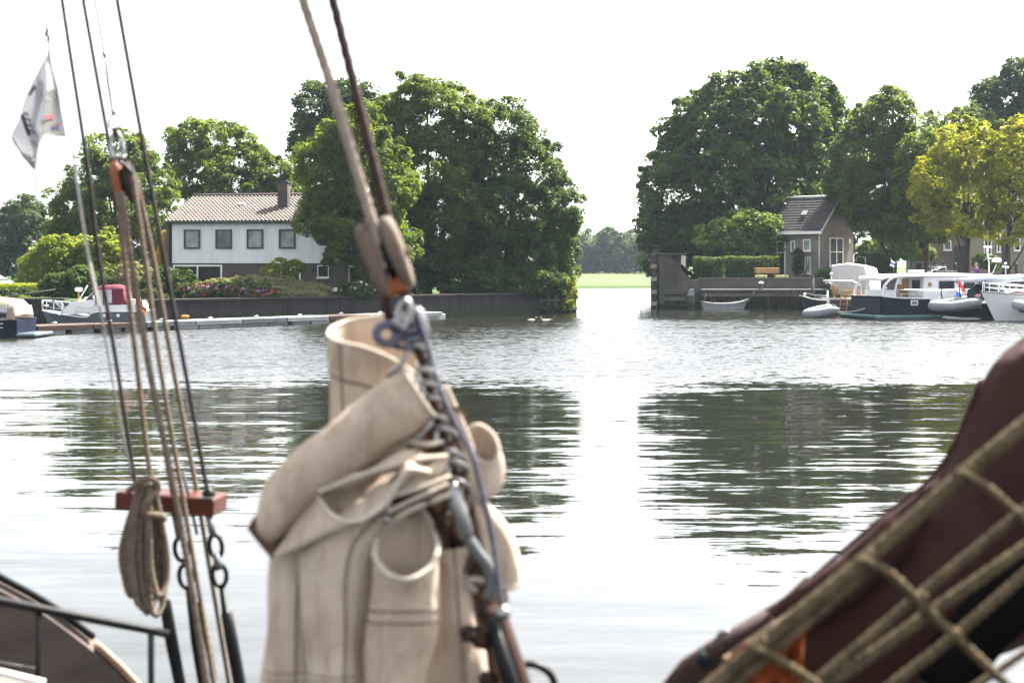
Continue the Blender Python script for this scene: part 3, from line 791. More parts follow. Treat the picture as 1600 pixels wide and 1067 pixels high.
bush("feathery_shrub", "loose brownish green shrub between cruiser and round bush", "shrub", 82.5, [(205, 440, 30, 28), (225, 455, 26, 22), (185, 460, 26, 20)], 'grey', .13, .35)
# ---------------------------------------------------------------- garden planting, far wood
FL = [('red', 4.2, .115), ('pink', 3.2, .115), ('violet', 1.8, .11)]
bush("flower_bed", "long mixed bed of red and pink hydrangeas on the quay edge", "flower bed", 79.5,
     [(300, 459, 20, 15), (330, 458, 22, 15), (352, 460, 16, 13), (375, 459, 16, 14), (402, 459, 20, 14), (425, 462, 12, 11)], 'hedge', .10, .28, 1.3, flowers=FL)
bush("silver_shrub", "low mounded silver green ground shrub before the brown brick wall", "shrub", 82.5,
     [(350, 450, 40, 13, 0, 1.0), (400, 447, 45, 13, 0, 1.0), (450, 452, 40, 14, 0, 1.0), (490, 457, 26, 12, 0, 1.0), (420, 458, 50, 12, -1, .8), (465, 462, 40, 9, -1, .8)], 'grey', .09, .22, 1.4)
tree("garden_tree", "small airy yellow green tree before the white house front door", "tree", 83.5, 444,
     [(445, 418, 22, 13, 0), (430, 424, 18, 10, 0), (460, 420, 16, 12, 0), (452, 410, 12, 8, 0)], 'light', .12, .26, .45, .05, GL, fill=.02, limbs=9)
bush("white_hydrangea", "rounded hydrangea covered in white flower heads by the carport", "shrub", 82,
     [(548, 454, 14, 10), (562, 452, 14, 11), (576, 456, 10, 9)], 'dark', .10, .26, 1.2, flowers=[('white', 3.5, .10)])
bush("bank_shrub", "dark overhanging shrubs on the bank behind the left moored boats", "shrub", 78, [(-30, 478, 34, 20), (20, 482, 30, 16), (62, 484, 26, 16), (92, 486, 22, 16)], 'dark', .12, .34, 1.1)
bush("ivy_shrub", "pale ivy and shrubs tumbling over the channel end of the left quay", "shrub", 92.8,
     [(884, 445, 12, 18), (876, 462, 10, 14), (890, 460, 8, 18), (882, 478, 7, 10)], 'light', .13, .32, 1.1, gz=.1, stems=False)
bush("undergrowth_shrub", "dark undergrowth beneath the left bank clump of trees", "shrub", 91.5,
     [(600, 440, 30, 18), (640, 446, 28, 14), (720, 435, 40, 25), (770, 438, 45, 26), (820, 440, 45, 24), (858, 445, 26, 20)], 'dark', .15, .42, 1.2, stems=False)
bush("lit_shrub", "sunlit yellow green shrub seen through the gap under the bank trees", "shrub", 99, [(640, 425, 22, 16), (665, 425, 16, 14), (695, 424, 16, 16)], 'lime', .16, .4, 1.0)
hedge_box("low_hedge", "low yellow green garden hedge at the far left behind pink flowers", X(-60, 84), X(66, 84), 84, 85.2, GL, GL + .75, 'light', .09, gz=GL)
bush("flower_bed", "row of pink flowers below the low hedge at the far left", "flower bed", 82, [(8, 462, 20, 8), (36, 461, 20, 8), (58, 464, 10, 7), (-20, 462, 20, 8)], 'hedge', .09, .22, 1.2, flowers=[('pink', 2.4, .085), ('violet', .5, .08)])
bush("yellow_perennials", "yellow flowering perennials on the bank behind the beige topped boat", "shrub", 79, [(0, 476, 26, 10), (36, 474, 22, 10), (60, 478, 14, 10), (-36, 478, 20, 10)], 'lime', .09, .24, 1.2, gz=GL)
bush("white_shrub", "white speckled shrub at the quay edge under the rigging", "shrub", 79.5, [(238, 468, 18, 16), (262, 474, 12, 10)], 'bluegreen', .10, .28, 1.2, flowers=[('white', .5, .05)])
bush("golden_shrub", "golden yellow climbing shrub at the white house's left corner", "shrub", 90.5, [(259, 385, 7, 22), (255, 405, 8, 18)], 'ochre', .12, .28, 1.0)
# right bank
hedge_box("clipped_hedge", "clipped dark green hedge block on the grass by the lock", X(1087, 104), X(1130, 104), 103.6, 105.6, GR, Zp(403, 104), 'hedge', .11)
hedge_box("clipped_hedge", "long shaded hedge running from hedge block to cottage", X(1131, 107.5), X(1216, 107.5), 107.2, 108.4, GR, Zp(402, 107.5), 'dark', .12)
hedge_box("clipped_hedge", "clipped hedge behind the white boat tent under the street trees", X(1338, 107), X(1398, 107), 106.4, 107.8, GR, Zp(398, 107), 'hedge', .10)
bush("meadow_shrub", "bright green sunlit shrubs behind the hedge under the street trees", "shrub", 124, [(1360, 392, 18, 14), (1392, 388, 24, 17), (1425, 390, 22, 16), (1445, 395, 14, 12), (1410, 380, 18, 12)], 'lime', .16, .42, 1.1, gz=GR)
bush("garden_shrub", "leafy green shrub with pale flowers at the cottage's foot", "shrub", 104.5, [(1290, 432, 16, 11), (1312, 430, 14, 12), (1330, 434, 12, 10)], 'mid', .11, .28, 1.2, gz=GR, flowers=[('white', .35, .06)])
bush("house_shrub", "dark reddish shrub against the beige house behind the seated person", "shrub", 119, [(1535, 408, 14, 10), (1552, 412, 12, 9)], 'dark', .13, .32, 1.1, gz=GR)
bush("topiary_plant", "tall slim dark climber beside the cottage's glazed door", "shrub", 111.6, [(1247, 402, 5, 14), (1246, 416, 5, 13)], 'dark', .11, .24, 1.2, gz=GR)
# grass mound rising to the lock abutment
b = MB(); rows = []
for i in range(9):
    fy = i / 8; row = []
    for j in range(13):
        fx_ = j / 12
        px = 1050 + 48 * fx_
        z = GR - .05 + 1.7 * max(0, 1 - fx_ * 1.05) ** .9
        row.append((X(px, RQ) + fy * 1.0, RQ + .85 + fy * 12, z * (1 - .0 * fy) + .06 * math.sin(j * 1.7 + i)))
    rows.append(row)
b.grid(rows); ob = b.build("grass_bank", M['lawn']); tag(ob, kind='structure')
# individual trees of the far wood
rnd = random.Random(11)
spots = [(872, 385, 26), (905, 382, 24), (930, 374, 24), (952, 372, 22), (975, 380, 20), (992, 374, 22), (1012, 378, 20), (918, 396, 18), (964, 396, 18), (1000, 398, 16)]
names = ["left edge of the gap beside the bank", "", "", "", "", "", "", "", "", "", ""]
FARD = 360
ftd = ["hazy far tree half hidden behind the left bank's end", "hazy far tree just right of the left bank's edge", "tallest domed hazy far tree left of the channel's middle",
       "broad hazy far tree over the channel's middle", "lower rounded hazy far tree right of the channel's middle", "tall hazy far tree near the lock side of the gap",
       "hazy far tree touching the lock abutment's edge", "low hazy far bush at the wood's left foot", "low hazy far bush at the wood's middle foot", "low hazy far bush at the wood's right foot"]
for (px, py, r), lab in zip(spots, ftd):
    d = FARD + rnd.uniform(-15, 25)
    hb = 424
    bl = [(px, py + r * .2, r * .8, r * .8, 0), (px - r * .5, py + r * .9, r * .7, r * .8, 0), (px + r * .5, py + r * .8, r * .7, r * .85, 1), (px, py + r * 1.4, r * .9, r * .6, -1)]
    tree("far_tree", lab, "tree", d, px, bl, 'bluegreen', .62, 1.7, .9, .35, .9, group="far trees beyond the meadow", limbs=4, fill=.2)
# ---------------------------------------------------------------- houses
def boards_mat(name, c, pitch, groove=.35):
    m, nt, bs, out = new_mat(name)
    N, L = nt.nodes, nt.links
    tc = N.new("ShaderNodeTexCoord"); sp = N.new("ShaderNodeSeparateXYZ"); L.new(tc.outputs['Object'], sp.inputs[0])
    a = N.new("ShaderNodeMath"); a.operation = 'DIVIDE'; a.inputs[1].default_value = pitch; L.new(sp.outputs[0], a.inputs[0])
    f = N.new("ShaderNodeMath"); f.operation = 'FRACT'; L.new(a.outputs[0], f.inputs[0])
    g = N.new("ShaderNodeMath"); g.operation = 'GREATER_THAN'; g.inputs[1].default_value = .88; L.new(f.outputs[0], g.inputs[0])
    nz = N.new("ShaderNodeTexNoise"); nz.inputs['Scale'].default_value = .8; nz.inputs['Detail'].default_value = 6
    mp = N.new("ShaderNodeMapping"); mp.inputs['Scale'].default_value = (2.5, 2.5, .4); L.new(tc.outputs['Object'], mp.inputs[0]); L.new(mp.outputs[0], nz.inputs[0])
    rp = N.new("ShaderNodeValToRGB"); rp.color_ramp.elements[0].position = .3; rp.color_ramp.elements[1].position = .65
    rp.color_ramp.elements[0].color = (*[x * .8 for x in c], 1); rp.color_ramp.elements[1].color = (*c, 1); L.new(nz.outputs[0], rp.inputs[0])
    mx = N.new("ShaderNodeMix"); mx.data_type = 'RGBA'; mx.inputs[7].default_value = (*[x * groove for x in c], 1)
    L.new(g.outputs[0], mx.inputs[0]); L.new(rp.outputs[0], mx.inputs[6]); L.new(mx.outputs[2], bs.inputs['Base Color'])
    bs.inputs['Roughness'].default_value = .55
    return m
M['white_boards'] = boards_mat("white_boards", (.56, .60, .63), .16, .72)
M['brown_brick'] = brick("brown_brick", (.085, .064, .058), (.062, .048, .045), (.075, .068, .062))
M['grey_brick'] = brick("grey_brick", (0.202, 0.159, 0.146), (0.143, 0.114, 0.108), (0.182, 0.169, 0.159))
M['pink_brick'] = brick("pink_brick", (.17, .118, .106), (.125, .09, .082), (.15, .138, .125))
M['render_beige'] = mk("render_beige", (.23, .195, .168), (.18, .153, .133), .9, .8, bump=.005, bscale=14)
M['pantile'] = mk("pantile", (0.115, 0.0943, 0.082), (0.0663, 0.0558, 0.0502), .75, 2.2, (1, 1, 1), bump=.004, bscale=20)
M['slate'] = mk("slate", (0.0575, 0.0494, 0.0506), (0.0345, 0.031, 0.0322), .7, 2.0, bump=.004, bscale=20)
M['frame_dark'] = mk("frame_dark", (.045, .055, .06), (.035, .04, .045), .5, 3.0)
M['door_dark'] = mk("door_dark", (.05, .05, .052), (.035, .035, .037), .5, 3.0)
M['interior'] = mk("interior", (.05, .05, .048), (.03, .03, .03), .9, 2.0)
M['curtain'] = mk("curtain", (.42, .44, .44), (.34, .36, .36), .8, 1.2, (3, 3, .6))
M['green_door'] = mk("green_door", (.10, .16, .15), (.07, .12, .11), .5, 3.0)
def glass_mat(name, c, rough=.04):
    m, nt, bs, out = new_mat(name)
    N, L = nt.nodes, nt.links
    nz = N.new("ShaderNodeTexNoise"); nz.inputs['Scale'].default_value = 1.4; tc = N.new("ShaderNodeTexCoord"); L.new(tc.outputs['Object'], nz.inputs[0])
    rp = N.new("ShaderNodeValToRGB"); rp.color_ramp.elements[0].position = .35; rp.color_ramp.elements[1].position = .65
    rp.color_ramp.elements[0].color = (*[x * .6 for x in c], 1); rp.color_ramp.elements[1].color = (*c, 1); L.new(nz.outputs[0], rp.inputs[0]); L.new(rp.outputs[0], bs.inputs['Base Color'])
    bs.inputs['Roughness'].default_value = rough; bs.inputs['Specular IOR Level'].default_value = .25
    return m
M['glass_dark'] = glass_mat("glass_dark", (.03, .034, .036), .12)
M['glass_dark'].node_tree.nodes['Principled BSDF'].inputs['Specular IOR Level'].default_value = .06
M['glass_curtain'] = glass_mat("glass_curtain", (.26, .29, .29))
M['glass_mid'] = glass_mat("glass_mid", (.12, .14, .145))
def window(parent, fx, u0, u1, z0, z1, v, fmat, gmat, fw=.09, name="window", mull=0, sill=False, trans=0):
    """frame proud of the wall face v (towards -v), glass just behind its front"""
    b = MB(fx); h = z1 - z0; w = u1 - u0
    yc = v - .03
    b.box((u0 + fw / 2, yc, (z0 + z1) / 2), (fw, .12, h)); b.box((u1 - fw / 2, yc, (z0 + z1) / 2), (fw, .12, h))
    b.box(((u0 + u1) / 2, yc, z0 + fw / 2), (w - 2 * fw, .118, fw)); b.box(((u0 + u1) / 2, yc, z1 - fw / 2), (w - 2 * fw, .118, fw))
    for i in range(mull):
        b.box((u0 + w * (i + 1) / (mull + 1), yc, (z0 + z1) / 2), (fw * .8, .116, h - 2 * fw))
    if trans: b.box(((u0 + u1) / 2, yc, z0 + h * trans), (w - 2 * fw, .114, fw * .8))
    f = b.build(name, fmat, parent)
    g = MB(fx); g.box(((u0 + u1) / 2, v - .012, (z0 + z1) / 2), (w - 2 * fw, .03, h - 2 * fw)); g.build("pane", gmat, f)
    if sill:
        s = MB(fx); s.box(((u0 + u1) / 2, v - .09, z0 - .035), (w + .12, .2, .07)); s.build("sill", M['white_paint'], f)
    return f
def tiled_slope(b, u0, u1, v0, z0, v1, z1, pitch=.23, course=.36, amp=.035, seg=6, mi=0):
    """pantile slope: real waves across, real steps at each course"""
    nu = int((u1 - u0) / pitch) * seg; sl = math.hypot(v1 - v0, z1 - z0); nc = max(2, int(sl / course))
    nv = Vector((0, -(z1 - z0), (v1 - v0))); nv.normalize()
    if nv.z < 0: nv = -nv
    for c in range(nc):
        r = []
        for fr, lift in ((0, .055), (1.04, -.004)):
            t = (c + fr) / nc; row = []
            for i in range(nu + 1):
                u = u0 + (u1 - u0) * i / nu
                ph = i / seg * 2 * math.pi
                w = amp * (math.sin(ph) * .8 + .25 * math.sin(2 * ph))
                row.append(Vector((u, v0 + (v1 - v0) * t, z0 + (z1 - z0) * t)) + nv * (w + lift))
            r.append(row)
        low = [p - nv * .055 for p in r[0]]
        b.grid([low, r[0]], mi); b.grid(r, mi)

# white panelled house on the left bank
HA, HB = Vector((X(266, 89), 89, 0)), Vector((X(541, 87.2), 87.2, 0))
hd = HB - HA; HL = hd.length; hx = frame(HA, math.atan2(hd.y, hd.x))
ZM, ZE, ZR, HD = 3.22, 5.86, 7.62, 8.8
t = thing("white_house", "white boarded house with pantile roof and brown brick ground floor", "house", (HA.x, HA.y, GL))
q = MB(hx); q.box((HL / 2, HD / 2, (GL + ZM) / 2 - .1), (HL, HD, ZM - GL + .2)); q.build("ground_floor_wall", M['brown_brick'], t)
q = MB(hx); q.box((HL / 2 + .08, HD / 2 - .10, (ZM + ZE) / 2 + .002), (HL - .16, HD, ZE - ZM)); q.build("boarded_wall", M['white_boards'], t)
for u in (-.14, HL + .003):
    q = MB(hx)
    q.prism([(-.28, GL - .2), (-.28, ZE - .08), (HD / 2, ZR - .12), (HD + .1, ZE - .08), (HD + .1, GL - .2)], 'X', u, u + .137)
    ob = q.build("gable_wall", M['brown_brick'], t); fix_normals(ob)
rf = MB(hx)
tiled_slope(rf, -.22, HL + .22, -.48, ZE - .02, HD / 2, ZR, .25, .36, .06)
tiled_slope(rf, -.22, HL + .22, HD + .3, ZE - .02, HD / 2, ZR, .25, .36, .06)
roof = rf.build("roof", M['pantile'], t)
q = MB(hx); q.tube([(-.24, HD / 2, ZR + .05), (HL + .24, HD / 2, ZR + .05)], .11, 8); q.build("ridge_tiles", M['pantile'], roof)
q = MB(hx); q.prism([(-.4, ZE - .1), (HD / 2, ZR - .09), (HD + .25, ZE - .1), (HD / 2, ZR - .2)], 'X', -.10, HL + .10); ob = q.build("soffit", M['frame_dark'], roof); fix_normals(ob)
q = MB(hx); q.tube([(-.2, -.46, ZE - .10), (HL + .2, -.46, ZE - .10)], .07, 8); q.build("gutter", M['frame_dark'], roof)
uc = (427.5 - 266) / 275 * HL
q = MB(hx); q.box((uc, 2.2, 7.35), (.66, .66, 1.9), bevel=.02); ch = q.build("chimney", M['brown_brick'], roof)
q = MB(hx); q.box((uc, 2.2, 8.34), (.78, .78, .09)); q.box((uc, 2.2, 8.44), (.4, .4, .12)); q.build("chimney_cap", M['concrete_dark'], ch)
q = MB(hx); q.box(((358 - 266) / 275 * HL, 2.5, 6.98), (.38, .3, .22), bevel=.04); q.build("roof_vent", M['white_paint'], roof)
for px, gm in ((302, 'glass_curtain'), (352, 'glass_mid'), (401, 'glass_curtain'), (451, 'glass_curtain')):
    u = (px - 266) / 275 * HL
    window(t, hx, u - .53, u + .53, 4.12, 5.32, -.10 - .002, M['frame_dark'], M[gm], .10)
window(t, hx, .22, 3.42, GL + .02, 3.12, -.003, M['white_paint'], M['glass_dark'], .09, "sliding_door", 1)
u = (506 - 266) / 275 * HL
window(t, hx, u - .36, u + .36, 2.35, 3.1, -.003, M['white_paint'], M['glass_dark'], .05, sill=True)
u = (458 - 266) / 275 * HL
window(t, hx, u - .75, u + .55, GL + .02, 3.0, -.003, M['white_paint'], M['glass_dark'], .10, "front_door", 1)
q = MB(hx); q.tube([(HL - .05, -.08, GL), (HL - .05, -.08, ZM)], .05, 8); q.build("downpipe", M['frame_dark'], t)
q = MB(hx); q.lathe((u + 1.35, -.12, 2.75), [(.04, -.12), (.09, -.08), (.09, .1), (.03, .16)], n=10); q.build("wall_lamp", M['dark_metal'], t)
# lean-to carport at its right end
cx = frame((X(543, 87), 87.0, 0), math.atan2(hd.y, hd.x))
t = thing("carport", "dark lean-to carport with sloping white edged roof beside the white house", "carport", (X(543, 87), 87, GL))
for u, z in ((.06, 3.05), (1.5, 2.45)):
    q = MB(cx); q.box((u, .1, (GL + z) / 2), (.13, .13, z - GL)); q.build("post", M['offwhite'] if u < 1 else M['frame_dark'], t)
q = MB(cx); q.prism([(-.05, 3.12), (1.75, 2.46), (1.75, 2.54), (-.05, 3.22)], 'Y', -.2, 4.5); ob = q.build("roof", M['offwhite'], t); fix_normals(ob)
q = MB(cx); q.box((.8, 4.4, 2.0), (1.8, .1, 1.6)); q.build("back_wall", M['brown_brick'], t)

# shed roof peeping in at the left edge
t = thing("garden_shed", "grey roofed garden shed cut off by the left edge", "shed", (X(-6, 92), 92, GL))
q = MB(); q.box((X(-22, 92), 92.4, GL + .45), (2.0, 2.0, 1.1)); q.build("wall", M['timber_grey'], t)
q = MB(); q.prism([(X(-46, 92), Zp(444, 92)), (X(-24, 92), Zp(424, 92)), (X(8, 92), Zp(442, 92)), (X(8, 92), Zp(444, 92)), (X(-24, 92), Zp(427, 92))], 'Y', 91.2, 93.6); ob = q.build("roof", M['dock_grey'], t); fix_normals(ob)

# brick cottage on the right bank
th = R(42)
C0 = Vector((X(1282, 111), 111, 0)); CLn, CD = 4.35, 5.2
C0 = C0 - Vector((math.cos(th), -math.sin(th), 0)) * CLn
kx = frame(C0, -th)
gx = kx @ Matrix.Translation((CLn, 0, 0)) @ Matrix.Rotation(R(90), 4, 'Z')      # gable side: x along the gable, -y outwards
ce, cr = 5.82, 8.45
t = thing("brick_cottage", "small brick cottage with dark tiled roof and white eaves by the water", "cottage", (C0.x, C0.y, GR))
q = MB(kx); q.prism([(0, GR - .1), (0, ce), (CD / 2, cr), (CD, ce), (CD, GR - .1)], 'X', 0, CLn); ob = q.build("wall", M['grey_brick'], t); fix_normals(ob)
rf = MB(kx)
tiled_slope(rf, -.22, CLn + .3, -.38, ce - .12, CD / 2, cr + .1, .3, .30, .018, 4)
tiled_slope(rf, -.22, CLn + .3, CD + .38, ce - .12, CD / 2, cr + .1, .3, .30, .018, 4)
roof = rf.build("roof", M['slate'], t)
q = MB(kx); q.tube([(-.24, CD / 2, cr + .13), (CLn + .32, CD / 2, cr + .13)], .09, 8); q.build("ridge_tiles", M['offwhite'], roof)
q = MB(kx)
sl = (cr - ce + .22) / (CD / 2 + .38)
for sgn in (0, 1):
    v0, v1 = (-.42, CD / 2) if sgn == 0 else (CD + .42, CD / 2)
    q.prism([(v0, ce - .30), (v0, ce - .14), (v1, cr + .06), (v1, cr - .14)], 'X', CLn + .20, CLn + .27)
ob = q.build("bargeboard", M['white_paint'], roof); fix_normals(ob)
q = MB(kx); q.box((CLn / 2 + .04, -.36, ce - .2), (CLn + .5, .14, .22)); q.build("fascia", M['white_paint'], roof)
q = MB(kx); q.box((2.35, 1.0, ce + 1.42), (.5, .5, .06), Matrix.Rotation(math.atan2(cr - ce, CD / 2), 3, 'X')); q.build("skylight", M['steel'], roof)
window(t, kx, .45, 1.25, GR + .03, 5.0, -.003, M['offwhite'], M['glass_dark'], .09, "glazed_door", 0, False, .68)
window(t, kx, 1.72, 2.1, 4.15, 5.0, -.003, M['white_paint'], M['glass_mid'], .06)
window(t, kx, 2.85, 3.5, 4.2, 5.1, -.003, M['white_paint'], M['glass_curtain'], .07, sill=True)
window(t, kx, 3.0, 3.5, GR + .35, 3.75, -.003, M['offwhite'], M['glass_mid'], .07, "casement", 1, True)
window(t, gx, 1.35, 3.45, 2.75, 5.25, -.003, M['offwhite'], M['glass_dark'], .08, "garden_window", 1, True, .55)
q = MB(gx); q.box((4.6, -.03, 5.0), (.35, .05, .35)); q.build("vent_grille", M['offwhite'], t)
q = MB(kx); q.tube([(CLn - .08, -.06, GR), (CLn - .08, -.06, ce - .3)], .045, 6); q.build("downpipe", M['offwhite'], t)

# houses behind the yellow trees
def row_house(name, label, px0, px1, d, zt, mat, wins, doors):
    x0, x1 = X(px0, d), X(px1, d)
    fxm = frame((x0, d, 0)); L_ = x1 - x0
    t = thing(name, label, "house", (x0, d, GR))
    q = MB(fxm); q.box((L_ / 2, 4.0, (GR + zt) / 2 - .05), (L_, 8.0, zt - GR + .1)); q.build("wall", mat, t)
    rf = MB(fxm); tiled_slope(rf, -.15, L_ + .15, -.35, zt - .05, 4.0, zt + 3.0, .3, .4, .03, 4); tiled_slope(rf, -.15, L_ + .15, 8.35, zt - .05, 4.0, zt + 3.0, .3, .4, .03, 4)
    roof = rf.build("roof", M['slate'], t)
    q = MB(fxm); q.prism([(0, zt), (4, zt + 2.9), (8, zt)], 'X', .02, L_ - .02); ob = q.build("gable_wall", mat, t); fix_normals(ob)
    q = MB(fxm); q.tube([(-.15, -.34, zt - .1), (L_ + .15, -.34, zt - .1)], .07, 6); q.build("gutter", M['white_paint'], roof)
    for a, b_, y0, y1, mull, gm in wins:
        window(t, fxm, X(a, d) - x0, X(b_, d) - x0, Zp(y1, d), Zp(y0, d), -.003, M['white_paint'], M[gm], .09, sill=True, mull=mull)
    for a, b_, y0 in doors:
        f = window(t, fxm, X(a, d) - x0, X(b_, d) - x0, GR + .02, Zp(y0, d), -.003, M['door_dark'], M['door_dark'], .12, "door")
        q = MB(fxm); q.box(((X(a, d) + X(b_, d)) / 2 - x0 , -.5, GR + .12), (X(b_, d) - X(a, d) + .3, .9, .24)); q.build("doorstep", M['concrete'], t)
    return t
row_house("brick_house", "pinkish brick house with dark doorway behind the yellow trees", 1455, 1513.5, 126, 6.4, M['pink_brick'],
          [(1474, 1486, 376, 391, 0, 'glass_mid'), (1462, 1474, 330, 352, 1, 'glass_mid')], [(1491, 1510, 384)])
row_house("rendered_house", "beige rendered house with tall white windows at the right edge", 1514, 1680, 125.4, 6.6, M['render_beige'],
          [(1537, 1549, 357, 398, 1, 'glass_dark'), (1557, 1563, 366, 394, 0, 'glass_dark'), (1584, 1594, 372, 392, 0, 'glass_dark'), (1610, 1630, 360, 392, 1, 'glass_dark')], [(1566, 1578, 372)])
# ---------------------------------------------------------------- boats
def paint(name, c, rough=.35, var=.85):
    return mk(name, c, tuple(x * var for x in c), rough, 1.5, bump=.0, spec=.06 if max(c) < .06 else .2)
M['navy'] = paint("navy_paint", (.014, .02, .034), .3, .7)
M['navy2'] = paint("navy_paint_worn", (.03, .035, .045), .4, .7)
M['slate_blue'] = paint("slate_blue_paint", (0.08, 0.104, 0.124), .4)
M['teal'] = paint("teal_paint", (0.072, 0.144, 0.15), .5)
M['boat_white'] = paint("boat_white", (.62, .635, .65), .35, .93)
M['boat_grey'] = paint("boat_grey", (0.24, 0.256, 0.272), .5)
M['canvas_white'] = mk("canvas_white", (.60, .60, .62), (.52, .52, .55), .9, 2.0, bump=.01, bscale=5, trans=.12)
M['canvas_beige'] = mk("canvas_beige", (0.231, 0.203, 0.164), (0.189, 0.168, 0.136), .9, 2.0, bump=.01, bscale=5, trans=.15)
M['canvas_red'] = mk("canvas_burgundy", (0.145, 0.0298, 0.0467), (0.102, 0.0213, 0.034), .85, 2.0, bump=.01, bscale=5, trans=.1)
M['canvas_navy'] = mk("canvas_navy", (.025, .028, .04), (.015, .018, .026), .9, 2.0, bump=.01, bscale=5)
M['canvas_blue'] = mk("canvas_pale_blue", (.42, .46, .54), (.34, .38, .46), .9, 2.0, bump=.01, bscale=5)
M['clear_vinyl'] = glass_mat("clear_vinyl", (.50, .52, .55), .15)
M['rubber_grey'] = mk("rubber_grey", (0.198, 0.207, 0.225), (0.153, 0.162, 0.18), .55, 2.0)
M['rubber_dark'] = mk("rubber_dark", (.05, .055, .07), (.035, .04, .05), .55, 2.0)
M['wood_warm'] = mk("wood_warm", (.34, .19, .09), (.24, .13, .06), .55, 3.0, (.3, 1, 1), bump=.003, bscale=12)
M['ratan'] = mk("teak", (.42, .27, .15), (.3, .19, .1), .7, 3.0)
M['blue_plain'] = paint("blue_plain", (.05, .10, .32), .5)
M['gun'] = mk("galvanised", (0.144, 0.148, 0.152), (0.104, 0.108, 0.112), .5, 5.0, metal=.5)

def hull_rows(L, st, nz=6):
    """st: (x, half beam at deck, half beam at water, deck height, x shift of the foot)"""
    rows = []
    for x, bd, bw, zd, fs in st:
        r = []
        for k in range(nz + 1):
            t = k / nz; z = zd + (-.25 - zd) * t
            b = bd + (bw - bd) * t ** .8
            r.append(Vector((x + fs * t, b, z)))
        r += [Vector((p.x, -p.y, p.z)) for p in reversed(r)]
        rows.append(r)
    return rows
def hull(fx, name, st, mat, parent, stripe=None, deck=None, deck_mat=None, dz=.04, open_boat=False):
    b = MB(fx); rows = hull_rows(0, st)
    cm = [r for r in zip(*rows)]
    sm = [catmull(list(c), 4) for c in cm]
    rows2 = [list(r) for r in zip(*sm)]
    b.grid(rows2)
    b.face(rows2[0][::-1]); b.face(rows2[-1])
    o = b.build(name, mat, parent); fix_normals(o)
    if deck_mat:
        d = MB(fx); dk = []
        for r in rows2:
            a, c = r[0], r[-1]
            k = .96
            dk.append([Vector((a.x, a.y * k, a.z - dz)), Vector((a.x, a.y * k * .5, a.z - dz + .02)), Vector((a.x, 0, a.z - dz + .03)), Vector((a.x, c.y * k * .5, a.z - dz + .02)), Vector((a.x, c.y * k, a.z - dz))])
        d.grid(dk); o2 = d.build("deck", deck_mat, parent)
        if o2.data.polygons[0].normal.z < 0: o2.data.flip_normals()
    if stripe:
        s = MB(fx)
        for side in (0, -1):
            s = MB(fx)
            s.tube([r[side] for r in rows2], stripe[1], 6)
            s.build("rub_rail", stripe[0], parent)
    return o, rows2
def rail(fx, pts, h, mat, parent, r=.018, mids=1, name="guard_rail", every=1):
    """stanchions with a top rail and mid rails as one welded part"""
    b = MB(fx); pts = [Vector(p) for p in pts]
    up = Vector((0, 0, 1))
    b.tube(catmull([p + up * h for p in pts], 4), r, 6)
    for m in range(mids): b.tube(catmull([p + up * h * (m + 1) / (mids + 1) for p in pts], 4), r * .6, 5)
    for p in pts[::every]: b.tube([p, p + up * h], r, 6)
    return b.build(name, mat, parent)
def cloth_sheet(b, rows, mi=0): b.grid(rows, mi)

# --- white and navy motor cruiser (stern towards the left)
WP = at_z(1381, 499, 0)
phi = R(20)
fx = frame((WP.x, WP.y, 0), phi)
# boat frame: +x forward (to the right), -y the side facing the camera; origin at the near stern corner
fb = fx @ Matrix.Translation((0, 1.75, 0))
t = thing("motor_cruiser", "navy hulled motor cruiser with white hardtop and cabin, stern to the left", "boat", (WP.x, WP.y, 0))
st = [(0, 1.62, 1.55, 1.32, .1), (1.2, 1.75, 1.68, 1.22, 0), (4, 1.80, 1.7, 1.15, 0), (7, 1.65, 1.3, 1.25, -.1), (9.5, .9, .5, 1.45, -.3), (10.8, .05, .02, 1.65, -.6)]
hull(fb, "hull", st, M['navy'], t, (M['boat_white'], .035), True, M['boat_white'])
q = MB(fb); q.box((-.06, 0, .72), (.06, 2.9, .85), bevel=.02); q.build("transom_panel", M['navy2'], t)
q = MB(fb); q.box((2.2, 0, .11), (5.6, 3.62, .24), bevel=.06); q.box((-.35, 0, .17), (.9, 3.3, .16), bevel=.04); q.build("swim_platform", M['teal'], t)
for y in (-1.835,):
    q = MB(fb); q.box((4.9, y, 1.05), (3.6, .04, .22)); q.build("sheer_stripe", M['boat_white'], t)
# cabin with windows
q = MB(fb); q.prism([(3.0, 1.1), (3.05, 2.42), (8.3, 2.42), (9.2, 1.25)], 'Y', -1.32, 1.32); ob = q.build("cabin", M['boat_white'], t); fix_normals(ob)
for x0, x1 in ((4.05, 5.2), (5.55, 6.7), (7.0, 7.95)):
    for s in (-1,):
        q = MB(fb); q.box(((x0 + x1) / 2, s * 1.335, 1.95), (x1 - x0, .03, .56), bevel=.012); w_ = q.build("window", M['steel'], t)
        q = MB(fb); q.box(((x0 + x1) / 2, s * 1.352, 1.95), (x1 - x0 - .1, .02, .46)); q.build("pane", M['glass_dark'], w_)
